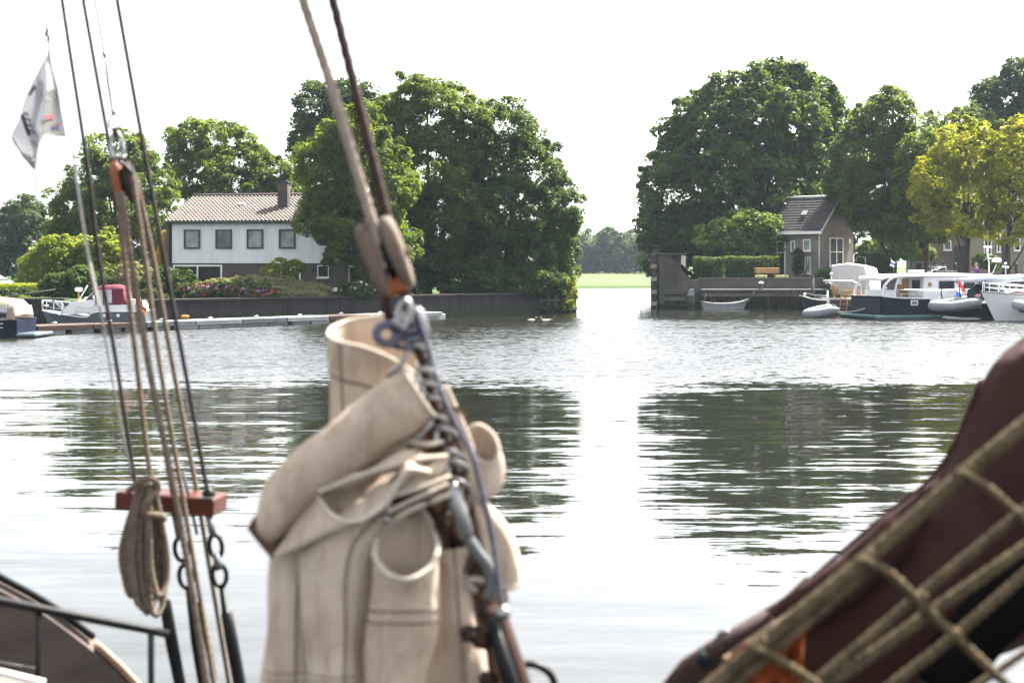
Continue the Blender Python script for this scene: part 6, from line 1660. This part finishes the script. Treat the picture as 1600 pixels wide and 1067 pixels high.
# handrail and leeboard at the lower left
RD = 3.6; k_ = RD / FPX
t = thing("handrail", "black steel handrail with uprights in front of the brown leeboard", "handrail", P(60, 1067, RD))
q = MB(); q.tube(pl3(RD, (-120, 915, -.35), (0, 938, -.15), (120, 962), (235, 984, .12), (262, 990, .15)), 7.0 * k_, 10); q.build("top_rail", M['black_iron'], t)
for x, y, dd in ((60, 950, -.07), (236, 985, .12)):
    q = MB(); q.tube(pl3(RD + dd, (x, y), (x + 1, 1180)), 5.2 * k_, 10); q.build("upright", M['black_iron'], t)
q = MB(); q.tube(pl3(RD + .35, (-100, 1022), (0, 1034), (58, 1044)), 1.2 * k_, 6); q.build("lifeline", M['gun'], t)
t = thing("leeboard", "weathered brown wooden leeboard with black bumper strip along its top edge", "leeboard", P(60, 1067, 4.3))
q = MB(); up = catmull(pl3(4.3, (-140, 860, -.5), (-60, 892, -.3), (0, 922, -.2), (60, 955, -.1), (110, 990, 0), (150, 1022, .06), (195, 1066, .12), (250, 1130, .2)), 5)
n_ = len(up)
rows = [up, [p + Vector((-.1 - .1 * i / n_, -.02, -.25)) for i, p in enumerate(up)], [p + Vector((-.25, -.05, -.7)) for p in up]]
q.grid(rows); q.grid([[p + Vector((.01, .075, -.0)) for p in up], up], smooth=False); q.grid([[p + Vector((.01, .075, 0)) for p in up], [p + Vector((-.2, .03, -.7)) for p in up]], flip=True)
q.build("plank", M['hull_brown'], t)
q = MB(); e_ = [p + Vector((.006, .03, .008)) for p in up[-12:]]; q.tube(e_, .030, 8, flat=.5); q.build("worn_edge", M['bare_wood'], t)
q = MB(); e_ = [p + Vector((.012, .035, .018)) for p in up[:-12]]; q.tube(e_, .011, 10); q.build("bumper_strip", M['black_iron'], t)
t = thing("deck_edge", "pale painted strip of the ship's deck at the lower left corner", "deck", P(0, 1060, 3.2))
q = MB(); q.add(pl3(3.2, (-200, 1010, .1), (-5, 1050, .1), (70, 1068, .12), (90, 1160, -.2), (-200, 1160, -.3)) + [p - Vector((0, 0, .05)) for p in pl3(3.2, (-200, 1010, .1), (-5, 1050, .1), (70, 1068, .12), (90, 1160, -.2), (-200, 1160, -.3))],
      [(0, 1, 2, 3, 4), (9, 8, 7, 6, 5)] + [(i, i + 5, (i + 1) % 5 + 5, (i + 1) % 5) for i in range(5)]); ob = q.build("planking", M['deck_paint'], t); fix_normals(ob)
q = MB(); q.tube(pl3(3.2, (-200, 1008, .1), (-5, 1048, .1), (70, 1066, .12)), .008, 8); q.build("trim", M['offwhite'], t)

# ======== the forestay and the furled canvas sail, about two and a half metres away
DS = 2.6; K = DS / FPX
STAYP = [(492, -110), (520, 0), (575, 222), (612, 370), (640, 490), (657, 552), (682, 640), (703, 712), (722, 785)]
t = thing("forestay", "thick brown forestay running down into the furled cream sail", "stay", P(722, 785, DS))
b = MB(); rope(b, pl3(DS, *STAYP), 8.5 * K, lay=.09); b.build("wire", M['stay_brown'], t)
q = MB(); q.tube(pl3(DS - .01, (703, 752), (706, 765), (727, 832), (731, 842)), [10 * K, 14.5 * K, 14 * K, 9 * K], 14); q.build("swage_sleeve", M['zinc'], t)
q = MB(); q.tube(catmull(pl3(DS - .01, (728, 836), (745, 862), (762, 885), (767, 915), (760, 935)), 6), 10 * K, 12); q.build("bent_rod", M['gun'], t)
q = MB(); q.tube(pl3(DS - .03, (752, 948), (775, 965), (808, 1070), (830, 1150)), [11 * K, 20 * K, 22 * K, 24 * K], 12); q.build("bottlescrew", M['rust'], t)
q = MB(); q.tube(pl3(DS - .06, (768, 968), (800, 1070), (822, 1150)), [9 * K, 12 * K, 13 * K], 10); q.build("side_plate", M['black_iron'], t)
q = MB(); q.lathe(P(786, 957, DS - .06), [(.012, -.006), (.014, 0), (.012, .01), (.004, .014)], axis=(.3, -1, .5), n=14); q.build("clevis_pin", M['zinc'], t)
for x, y in ((734, 990), (752, 1000), (762, 1062)):
    q = MB(); q.lathe(P(x, y, DS - .05), [(.006, -.016), (.017, -.012), (.017, .008), (.008, .014)], axis=(-.8, -1, .3), n=6, smooth=False); q.build("bolt", M['rust'], t)
q = MB(); q.tube(catmull(pl3(DS - .02, (744, 925), (730, 912), (738, 905), (757, 908)), 5), 6 * K, 8); q.build("split_ring", M['rope_pale'], t)
t = thing("black_pipe", "bent black pipe at the bottom edge right of the sail", "pipe", P(840, 1040, DS + .2))
q = MB(); q.tube(catmull(pl3(DS + .2, (800, 1044), (826, 1037), (848, 1043), (864, 1060), (872, 1100)), 6), 6.5 * K, 10); q.build("tube", M['black_iron'], t)
q = MB(); q.tube(pl3(DS + .2, (798, 1044), (812, 1040)), 11 * K, 10); q.build("flange", M['rust'], t)
stay("sheet_line", "slim blue grey line running down the right side of the sail", "line", DS - .02, [(652, 492), (668, 540), (682, 592), (706, 650), (738, 712), (754, 770), (768, 830), (785, 958)], 4.2, M['line_blue'])
stay("sail_halyard", "thick pale rope from the top edge down into the big wooden block", "rope", DS - .02, [(440, -110), (473, 0), (520, 142), (558, 268), (583, 352), (600, 420)], 8.8, M['rope_pale'])
# big block, seen edge on
t = thing("pulley_block", "big blurred grey wooden pulley block beside the brown forestay", "pulley", P(600, 400, DS))
ax2 = (P(622, 458, DS) - P(578, 345, DS)); Lx = ax2.length; ax2.normalize()
sd2 = Vector((1, 0, 0)); sd2 = (sd2 - ax2 * sd2.dot(ax2)).normalized(); fw2 = ax2.cross(sd2)
if fw2.y > 0: fw2 = -fw2
cB = P(602, 402, DS)
def shell(off, hw, mat, name, hl=.5, dep=.04):
    prof = []
    for i in range(28):
        a = i / 28 * 2 * math.pi
        prof.append((math.copysign(abs(math.cos(a)) ** .62, math.cos(a)), math.copysign(abs(math.sin(a)) ** .62, math.sin(a))))
    rows = []
    for s, k in ((-1, .80), (-.8, .93), (-.3, 1), (.3, 1), (.8, .93), (1, .80)):
        rows.append([cB + sd2 * (off + s * hw * (1.0 - .28 * max(0, pa))) + ax2 * (pa * Lx * hl * k) + fw2 * (pb_ * dep * k) for pa, pb_ in prof])
    b = MB(); b.grid(rows, closed=True); b.face(rows[0]); b.face(rows[-1]); o = b.build(name, mat, t); fix_normals(o)
shell(-.0215, .0150, M['block_wood'], "cheek"); shell(.0235, .0150, M['block_wood'], "cheek")
shell(.001, .0075, M['black_iron'], "sheave", .36, .030)
q = MB(); q.box(cB + ax2 * (Lx * .40), (.05, .055, .03), Matrix((sd2, fw2, ax2)).transposed(), bevel=.006); q.build("tail_chock", M['orange_wood'], t)
q = MB(); q.box(cB - ax2 * (Lx * .44) - sd2 * .012, (.012, .06, .02), Matrix((sd2, fw2, ax2)).transposed(), bevel=.004); q.build("crown_chock", M['block_wood'], t)
q = MB(); q.tube([cB - sd2 * .043 + ax2 * .005, cB + sd2 * .046 + ax2 * .005], .009, 10); q.build("axle_pin", M['rust'], t)
q = MB(); q.tube(pl3(DS, (598, 455), (604, 480), (612, 500)), 9 * K, 8); q.build("becket", M['stay_brown'], t)
t = thing("snap_shackle", "steel shackle with blue grey lashing ring joining block and sail head", "shackle", P(625, 505, DS - .03))
q = MB(); q.tube(catmull(pl3(DS - .04, (622, 512), (624, 486), (632, 470), (640, 478), (638, 500), (630, 515)), 6), 6 * K, 10); q.build("bow", M['zinc'], t)
q = MB(); q.tube([P(606 + 18 * math.cos(i * R(24)), 522 + 15 * math.sin(i * R(24)), DS - .04 + .012 * math.cos(i * R(24))) for i in range(15)], 7 * K, 10, closed=True); q.build("thimble_ring", M['line_blue'], t)
for k, (x, y) in enumerate(((640, 510), (646, 522), (640, 534))):
    q = MB(); q.tube([P(x - 8 + 22 * math.cos(i * R(24)), y + 9 * math.sin(i * R(24)), DS - .03 * math.sin(i * R(24))) for i in range(15)], 5 * K, 8, closed=True); q.build("lashing", M['line_blue'], t)
q = MB(); q.lathe(P(654, 505, DS), [(.010, -.03), (.017, -.02), (.017, .02), (.010, .03)], axis=(.3, 0, -1), n=12); q.build("swivel_body", M['gun'], t)

# the sail
S = thing("furled_sail", "heavy cream canvas sail gathered in thick folds on the forestay", "sail", P(600, 800, DS))
def loft(name, secs, mat=None, closed=True, n=28, sub=7, wob=.0022, thick=.0045, seed=0, caps=(False, False), flute=0.0):
    """secs: list of point rings (same count); smooth both ways, small creases, real cloth thickness"""
    rings = [catmull(s, max(3, n * 2 // len(s)), closed) for s in secs]
    cols = [catmull(list(c), sub) for c in zip(*rings)]
    rows = [list(r) for r in zip(*cols)]
    cen = [sum(r, Vector()) / len(r) for r in rows]
    for i, r in enumerate(rows):
        for j, p in enumerate(r):
            dv = (p - cen[i]); L_ = dv.length
            if L_ < 1e-6: continue
            w_ = noise.noise(Vector((p.x * 22 + seed, p.y * 22, p.z * 9))) * wob * 1.3 + (.5 - abs(noise.noise(Vector((p.x * 34, p.y * 34 + seed, p.z * 13))))) * wob * 1.1 - .5 * wob
            if flute: w_ += flute * math.sin(j * 2 * math.pi * 3 / len(r) + i * .13 + seed)
            r[j] = p + dv / L_ * w_
    b = MB(); b.grid(rows, closed=closed)
    if caps[0]: b.face(rows[0])
    if caps[1]: b.face(rows[-1])
    o = b.build(name, mat or M['canvas'], S); fix_normals(o)
    if thick:
        so = o.modifiers.new("thickness", 'SOLIDIFY'); so.thickness = thick; so.offset = 0
    return o, rows
def ring(cx, cy, rx, ry, dep, d, n=10, rot=0.0):
    out = []
    for i in range(n):
        a = 2 * math.pi * i / n; x, y = rx * math.cos(a), ry * math.sin(a)
        out.append(P(cx + x * math.cos(R(rot)) - y * math.sin(R(rot)), cy + x * math.sin(R(rot)) + y * math.cos(R(rot)), d - dep * math.sin(a)))
    return out
def ring_tb(top, bot, dep, d, n=10, phase=0.0):
    """ring through a top and a bottom edge point (photo pixels), bulging to and from the viewer"""
    T, B = P(*top, d), P(*bot, d); c = (T + B) / 2; h = (B - T) / 2
    return [c + h * math.sin(2 * math.pi * i / n) + Vector((0, -dep * math.cos(2 * math.pi * i / n), 0)) for i in range(n)]
def hem(rows_or_pts, r=4.2, mat='canvas_edge', name="hem_rope"):
    q = MB(); rope(q, rows_or_pts, r * K, smooth=2, n=8); q.build(name, M[mat], S)
# back flap loop at the head
flap = [(648, 490, .07), (590, 494, .08), (540, 503, .06), (514, 518, .0), (526, 533, -.05), (566, 543, -.07), (610, 560, -.07), (650, 585, -.05)]
secs = [[P(x + dx, y + dy, DS + .10 + z) for x, y, z in flap] for dx, dy in ((0, 0), (1, 45), (3, 95), (6, 160), (10, 220))]
o, rows = loft("canvas_fold", secs, closed=False, n=40, seed=1, wob=.003)
hem(rows[0], 3.4)
q = MB(); rope(q, [p + Vector((0, -.004, 0)) for p in rows[9][14:]], 1.6 * K, smooth=2, n=6); q.build("seam", M['canvas_tan_shade'], S)
q = MB(); rope(q, [r[len(r) * 6 // 10] + Vector((0, -.004, 0)) for r in rows], 1.4 * K, smooth=2, n=6); q.build("seam", M['canvas_tan_shade'], S)
# big diagonal roll
edges = [((630, 572), (681, 650)), ((602, 591), (659, 668)), ((566, 620), (622, 692)), ((512, 662), (560, 736)), ((458, 706), (500, 782)), ((425, 738), (458, 822)), ((411, 760), (428, 846)), ((406, 788), (411, 838))]
secs = [ring_tb(a, b_, .050 if i else .044, DS - .02) for i, (a, b_) in enumerate(edges)]
loft("canvas_fold", secs, seed=2, thick=0, caps=(True, True), wob=.0024)
q = MB(); e0 = ring_tb((630, 572), (681, 650), .044, DS - .02); q.tube(catmull(e0, 4, True), 3.0 * K, 6, closed=True); q.build("hem_rope", M['canvas_edge'], S)
# corner flap at the far left
secs = [[P(x, y, DS - .02 + z) for x, y, z in r] for r in ([(412, 795, 0), (398, 806, -.02), (386, 824, -.03)], [(430, 812, .0), (414, 832, -.02), (404, 848, -.03)], [(446, 838, .0), (436, 860, -.02), (424, 874, -.03)])]
loft("corner_flap", secs, M['canvas_tan_shade'], closed=False, n=12, seed=3)
# trumpet shaped middle fold
rim = [(498, 768, -.02), (510, 798, -.06), (540, 815, -.085), (575, 810, -.08), (600, 785, -.06), (620, 752, -.03), (645, 726, .0), (600, 730, .03), (550, 745, .03), (515, 756, .01)]
rim_p = [P(x, y, DS - .02 + z) for x, y, z in rim]
def toward(pts, apex, f, dep=0.0): return [p.lerp(apex, f) + Vector((0, dep, 0)) for p in pts]
apx = P(424, 872, DS - .05)
secs = [toward(rim_p, apx, .97), toward(rim_p, apx, .72), toward(rim_p, apx, .42), toward(rim_p, apx, .14), rim_p]
o, rows = loft("canvas_fold", secs, n=40, seed=4, wob=.003)
hem(rows[-1] + [rows[-1][0]], 4.0)
# long hanging folds
def hang(name, levels, d, dep, seed, top_ring=None, **kw):
    secs = ([top_ring] if top_ring else []) + [ring((a + b_) / 2, y, (b_ - a) / 2, 8, dep, d) for a, b_, y in levels]
    o, rows = loft(name, secs, seed=seed, **kw)
    m_ = len(rows[0])
    # a stitched double seam down the front of the fold and one across it
    for f in (.20, .215):
        q = MB(); q.tube([r[int(m_ * f)] + Vector((0, -.0035, 0)) for r in rows], 1.0 * K, 5); q.build("seam", M['seam_thread'], S)
    for i in (int(len(rows) * .70), int(len(rows) * .73)):
        q = MB(); q.tube([rows[i][j] + Vector((0, -.0035, 0)) for j in range(1, m_ // 2)], 1.1 * K, 5); q.build("seam", M['seam_thread'], S)
    return o, rows
hang("canvas_fold", [(432, 520, 812), (424, 500, 868), (420, 492, 930), (414, 492, 1000), (405, 498, 1080), (400, 505, 1180)], DS + .04, .05, 5, n=40, flute=.003, wob=.004)
hang("canvas_fold", [(500, 640, 800), (470, 600, 845), (466, 584, 900), (470, 580, 960), (478, 574, 1030), (484, 570, 1100), (488, 570, 1190)], DS - .01, .052, 6, n=40, flute=.003, wob=.004)
tear = [(660, 796, .03), (676, 820, .02), (683, 858, -.03), (670, 888, -.065), (640, 904, -.085), (606, 898, -.075), (588, 870, -.05), (590, 838, -.01), (612, 812, .03), (638, 800, .04)]
tear_p = [P(x, y, DS - .03 + z) for x, y, z in reversed(tear)]
def below(lv, dep, d):
    a, b_, y = lv; out = []
    for (x, yy, z) in reversed(tear):
        u = (x - 588) / 95.0; out.append(P(a + (b_ - a) * u, y + (yy - 850) * .12, d + z * .85))
    return out
secs = [tear_p, below((583, 686, 925), 0, DS - .03), below((575, 684, 985), 0, DS - .03), below((573, 668, 1040), 0, DS - .03), below((574, 655, 1110), 0, DS - .03), below((574, 650, 1190), 0, DS - .03)]
o, rows = loft("canvas_fold", secs, n=40, seed=7, wob=.003)
hem(rows[0] + [rows[0][0]], 5.0)
for f in (.30, .34):
    i = int(len(rows) * f); q = MB(); rope(q, [p * 1.0 + (p - sum(rows[i], Vector()) / len(rows[i])).normalized() * .003 for p in rows[i]], 1.2 * K, smooth=2, n=6); q.build("seam", M['canvas_tan_shade'], S)
hang("canvas_fold", [(668, 735, 850), (688, 728, 900), (672, 742, 960), (655, 762, 1030), (640, 775, 1100), (630, 790, 1190)], DS + .05, .04, 8, n=40, flute=.004, wob=.004)
hang("canvas_fold", [(700, 748, 830), (712, 766, 890), (722, 778, 950), (735, 800, 1060), (740, 815, 1180)], DS + .09, .03, 9, mat=M['canvas_tan_shade'], n=30)
# crumpled cloth behind the hanks
rows = []
for i in range(11):
    f = i / 10; y = 640 + 250 * f
    rows.append([P(590 + 36 * f + (140 - 20 * f) * j / 12, y + 6 * math.sin(j * 1.1 + i), DS + .06 + .022 * math.sin(i * 1.9 + j * .5) + .018 * math.sin(j * 1.6 + i * .7)) for j in range(13)])
gr = [list(r) for r in zip(*[catmull(list(c), 4) for c in zip(*[catmull(r, 3) for r in rows])])]
q = MB(); q.grid(gr); q.build("canvas_crumple", M['canvas_tan_shade'], S)  # darkened cloth stands for the shade in the gaps
for pts in ([(520, 757, -.03), (570, 742, -.05), (630, 720, -.05), (690, 714, -.03)], [(596, 800, -.05), (614, 770, -.07), (634, 735, -.08), (668, 735, -.06), (698, 722, -.03)],
            [(560, 790, -.02), (610, 762, -.05), (655, 756, -.05), (690, 742, -.03)], [(600, 820, -.02), (630, 795, -.05), (668, 775, -.06), (700, 762, -.04)],
            [(615, 770, -.02), (660, 768, -.05), (700, 764, -.03)]):
    # gathered folds of cloth as soft ridges
    secs = []
    ctr = catmull(pl3(DS, *pts), 3)
    for i, c in enumerate(ctr):
        w_ = .011 + .004 * math.sin(i * 1.3); secs.append([c + Vector((0, -w_ * math.cos(a), w_ * 1.2 * math.sin(a))) for a in [R(36 * k2) for k2 in range(10)]])
    loft("canvas_gather", secs, M['canvas'] if pts[0][0] < 600 else M['canvas_tan_shade'], n=20, sub=2, thick=0, caps=(True, True), wob=.003, seed=pts[0][0])
for pts, r_ in (([(498, 768, -.06), (560, 744, -.07), (640, 720, -.07), (700, 713, -.05)], 4.4), ([(560, 815, -.11), (598, 790, -.10), (622, 756, -.10), (640, 734, -.10), (672, 738, -.08)], 4.8),
                ([(590, 836, -.05), (620, 808, -.07), (660, 788, -.07), (704, 772, -.05)], 4.4), ([(600, 778, -.09), (650, 764, -.085), (704, 744, -.06)], 3.8), ([(640, 690, -.03), (668, 694, -.05), (692, 690, -.03)], 3.6), ([(606, 800, -.08), (650, 778, -.08), (700, 756, -.055)], 3.6)):
    hem(catmull(pl3(DS, *pts), 8), r_)
# loops on the far side of the stay
secs = [ring(754, 694, 22, 33, .02, DS + .05, rot=-28), ring(760, 726, 26, 30, .028, DS + .05, rot=-20), ring(758, 755, 24, 20, .03, DS + .05), ring(738, 776, 20, 12, .03, DS + .06), ring(722, 790, 18, 10, .03, DS + .06)]
o, rows = loft("canvas_fold", secs, n=30, seed=10); hem(rows[0] + [rows[0][0]], 3.8)
secs = [ring(748, 790, 12, 22, .02, DS + .06, rot=-40), ring(770, 825, 20, 34, .03, DS + .06, rot=-34), ring(786, 868, 24, 36, .035, DS + .06, rot=-25), ring(796, 902, 21, 17, .03, DS + .05, rot=-10)]
o, rows = loft("canvas_fold", secs, n=30, seed=11); hem(rows[-1] + [rows[-1][0]], 3.8)
sp_ = catmull(pl3(DS + .03, (684, 606), (704, 650), (726, 705), (736, 765), (752, 830), (770, 900), (782, 945)), 5)
q = MB(); q.grid([[p + Vector((-.012, .012, 0)) for p in sp_], [p + Vector((0, -.006, 0)) for p in sp_], [p + Vector((.014, .012, .003)) for p in sp_]]); o = q.build("luff_tape", M['canvas'], S)
so = o.modifiers.new("thickness", 'SOLIDIFY'); so.thickness = .005
q = MB(); rope(q, [p + Vector((.014, .01, .003)) for p in sp_], 3.6 * K, smooth=2, n=8); q.build("hem_rope", M['canvas_edge'], S)
# hanks: bent steel hooks round the stay with a tail to the cloth
sc_ = catmull(pl3(DS, *STAYP), 12)
def hank(x, y, tail, tilt, big=1.0):
    q = MB(); c = P(x, y, DS - .004); pts_ = []
    for i in range(15):
        a = R(-150 + 300 * i / 14)
        pts_.append(c + Vector((.019 * big * math.cos(a), -.021 * big * math.sin(a), .019 * big * math.cos(a) * math.tan(R(tilt)) + .010 * big * math.sin(a))))
    tl = [P(a, b_, DS - .03) for a, b_ in tail]
    q.tube(catmull(tl[::-1] + pts_[::-1], 4), 4.3 * K, 10); q.build("hank", M['zinc'], S)
for x, y, tail, tl in ((656, 548, [(632, 560), (606, 588)], -25), (668, 584, [(650, 596), (640, 606)], -15), (674, 606, [(660, 620), (648, 628)], -18), (680, 628, [(664, 640), (656, 646)], -16),
                       (690, 658, [(668, 668), (638, 698)], -22), (696, 676, [(680, 690), (668, 694)], -18), (710, 712, [(690, 722), (650, 744)], -24), (714, 728, [(700, 738), (688, 742)], -18), (716, 756, [(704, 768), (696, 778)], -20)):
    hank(x, y, tail, tl)
q = MB(); q.tube([P(690 + 9 * math.cos(i * R(30)), 820 + 11 * math.sin(i * R(30)), DS - .045 - .004 * math.cos(i * R(30))) for i in range(12)], 3.6 * K, 8, closed=True); q.build("grommet", M['rust'], S)
q = MB(); q.lathe(P(604, 812, DS - .09), [(.003, -.004), (.008, 0), (.004, .008)], axis=(-.3, -1, .4), n=10); q.build("grommet", M['zinc'], S)

# ======== the brown sail bundle and rope netting at the lower right
DT = 2.7
t = thing("brown_sail", "dark brown furled sail bundle rising at the lower right behind the rope net", "sail", P(1400, 950, DT))
edges = [((1046, 1078), (1076, 1120)), ((1120, 1010), (1190, 1110)), ((1236, 938), (1330, 1100)), ((1320, 868), (1460, 1070)), ((1400, 800), (1560, 1020)), ((1458, 757), (1650, 985)), ((1500, 690), (1720, 950)), ((1540, 596), (1780, 900)), ((1572, 546), (1820, 840)), ((1620, 522), (1860, 790)), ((1700, 510), (1900, 760))]
secs = []
for i, (a, b_) in enumerate(edges):
    T_, B_ = P(*a, DT), P(*b_, DT); c = (T_ + B_) / 2; h = (B_ - T_) / 2; dp = min(.16, h.length * .8)
    secs.append([c + h * math.sin(2 * math.pi * k / 14) + Vector((0, -dp * math.cos(2 * math.pi * k / 14), 0)) for k in range(14)])
S_keep = S; S = t
loft("sail_bundle", secs, M['tarp'], n=42, sub=7, thick=0, caps=(True, True), wob=.007, seed=21, flute=.003)
tp = catmull(pl3(DT - .02, (1046, 1076), (1120, 1006), (1236, 934), (1320, 864), (1400, 796), (1456, 752), (1500, 690), (1540, 592)), 6)
q = MB(); q.tube([p + Vector((0, .03, -.004)) for p in tp], .004, 8); q.build("sail_hem", M['tarp'], t)
secs = [ring_tb(a, b_, dp, DT - .10) for a, b_, dp in (((1200, 950), (1222, 985), .015), ((1256, 912), (1290, 968), .03), ((1330, 850), (1375, 905), .035), ((1410, 788), (1440, 835), .02), ((1452, 757), (1465, 775), .008))]
loft("sail_fold", secs, M['tarp'], n=30, thick=0, caps=(True, True), wob=.006, seed=22)
S = S_keep
t = thing("black_canvas", "black canvas bundle under the brown sail at the lower right corner", "canvas", P(1540, 1010, DT - .1))
q = MB(); secs = [ring_tb(a, b_, dp, DT - .22) for a, b_, dp in (((1432, 1036), (1440, 1062), .01), ((1470, 985), (1500, 1090), .04), ((1540, 905), (1570, 1010), .05), ((1620, 830), (1640, 950), .05), ((1720, 760), (1740, 880), .05))]
cols = [catmull(list(c), 5) for c in zip(*[catmull(s, 3, True) for s in secs])]; rws = [list(r) for r in zip(*cols)]
q.grid(rws, closed=True); q.face(rws[0]); q.face(rws[-1]); ob = q.build("bundle", M['tarp_dark'], t); fix_normals(ob)
q = MB(); rope(q, [r[8] for r in rws], .006, smooth=2); q.build("lashing", M['stay_dark'], t)
t = thing("orange_cover", "crumpled orange cloth showing between the lower left meshes of the net", "cloth", P(1240, 1040, DT - .2))
q = MB(); rows = []
for i in range(9):
    f = i / 8
    rows.append([P(1130 + 60 * f + 130 * j / 8 - 70 * f * (j / 8) , 1000 + 30 * (1 - j / 8) + 110 * f - 60 * (j / 8) * (1 - f) , DT - .20 + .012 * math.sin(i * 1.7 + j * 1.3) + .01 * math.sin(j * 2.3)) for j in range(9)])
gr = [list(r) for r in zip(*[catmull(list(c), 4) for c in zip(*[catmull(r, 4) for r in rows])])]
q.grid(gr); ob = q.build("cloth", M['orange_cloth'], t); so = ob.modifiers.new("thickness", 'SOLIDIFY'); so.thickness = .004
q = MB(); rope(q, gr[0], .004, smooth=2); q.build("hem", M['rope_tan'], t)
t = thing("spar_end", "dark weathered spar end with teal band at the foot of the brown sail", "spar", P(1085, 1045, DT - .05))
q = MB(); q.tube(pl3(DT - .08, (1030, 1095), (1075, 1042), (1122, 1010), (1200, 960)), [13 * DT / FPX, 15 * DT / FPX, 14 * DT / FPX, 9 * DT / FPX], 14); q.build("spar", M['stay_brown'], t)
q = MB(); q.tube(pl3(DT - .08, (1092, 1034), (1106, 1022)), 16 * DT / FPX, 14); q.build("band", mk("teal_band", (.010, .018, .022), (.007, .013, .016), .6, 8, spec=.08), t)
q = MB(); q.tube(catmull(pl3(DT - .08, (1120, 1008), (1126, 990), (1138, 988), (1142, 1002)), 5), .006, 8); q.build("shackle", M['gun'], t)
stay("lacing_line", "thin tan line along the upper edge of the brown sail", "line", DT - .04, [(1040, 1066), (1130, 1002), (1200, 958), (1262, 902)], 3.6, M['rope_tan'])
DN = 2.05; KN = DN / FPX
t = thing("rope_net", "olive tan rope netting with knotted meshes across the brown sail", "net", P(1400, 900, DN))
def nrope(pts, r, name="long_rope"):
    q = MB(); rope(q, pl3(DN, *pts), r * KN, n=12); q.build(name, M['rope_olive'], t)
nrope([(1075, 1100), (1182, 1012), (1350, 876), (1505, 742), (1600, 664), (1680, 600)], 12.5)
nrope([(1088, 1118), (1190, 1032), (1300, 938), (1352, 892)], 9.0)
nrope([(1240, 1092), (1283, 1058), (1442, 925), (1600, 797), (1680, 733)], 8.2)
nrope([(1262, 1096), (1304, 1063), (1447, 962), (1600, 856), (1680, 800)], 10.0)
nrope([(1360, 1096), (1416, 1052), (1490, 994), (1600, 898), (1680, 830)], 8.2)
nrope([(1480, 1105), (1532, 1067), (1600, 1020), (1680, 965)], 6.5)
nrope([(1503, 739, -.02), (1543, 762, -.015), (1586, 800, -.01), (1640, 850, -.01)], 7.5, "cross_rope")
nrope([(1347, 874, -.02), (1389, 895, -.015), (1437, 941, -.012), (1495, 996, -.012), (1554, 1052, -.012), (1600, 1098, -.01)], 7.8, "cross_rope")
nrope([(1182, 1014, -.02), (1214, 1028, -.015), (1272, 1066, -.012), (1310, 1096, -.01)], 7.0, "cross_rope")
for x, y in ((1505, 742), (1350, 878), (1182, 1012)):
    q = MB(); rr_ = random.Random(x)
    for k in range(4):
        c = Vector((x - 9 + k * 6, y + 7 - k * 4.6, 0))
        q.tube([P(c.x + 9 * math.cos(i * R(30)) * .55 + 6 * math.sin(i * R(30)) * .2, c.y + 14 * math.sin(i * R(30)), DN - .014 * math.cos(i * R(30)) - .002) for i in range(12)], 3.4 * KN, 8, closed=True)
    q.build("knot", M['rope_olive'], t)
for x, y in ((1440, 934), (1492, 992), (1446, 952), (1590, 805)):
    q = MB()
    q.tube([P(x + 7.5 * math.cos(i * R(30)), y + 9.5 * math.sin(i * R(30)), DN - .012 - .008 * math.cos(i * R(60))) for i in range(12)], 3.2 * KN, 8, closed=True); q.build("knot", M['rope_olive'], t)
# ---------------------------------------------------------------- summer haze
def haze_box():
    m = bpy.data.materials.new("haze"); m.use_nodes = True
    nt = m.node_tree; nt.nodes.clear()
    out = nt.nodes.new("ShaderNodeOutputMaterial"); pv = nt.nodes.new("ShaderNodeVolumePrincipled")
    pv.inputs['Color'].default_value = (.70, .85, 1.0, 1); pv.inputs['Density'].default_value = .00012; pv.inputs['Anisotropy'].default_value = .2
    nt.links.new(pv.outputs[0], out.inputs['Volume'])
    b = MB(); b.box((0, 560, 13.5), (1500, 1250, 29.8))
    o = b.build("haze", m); o['kind'] = 'stuff'
haze_box()
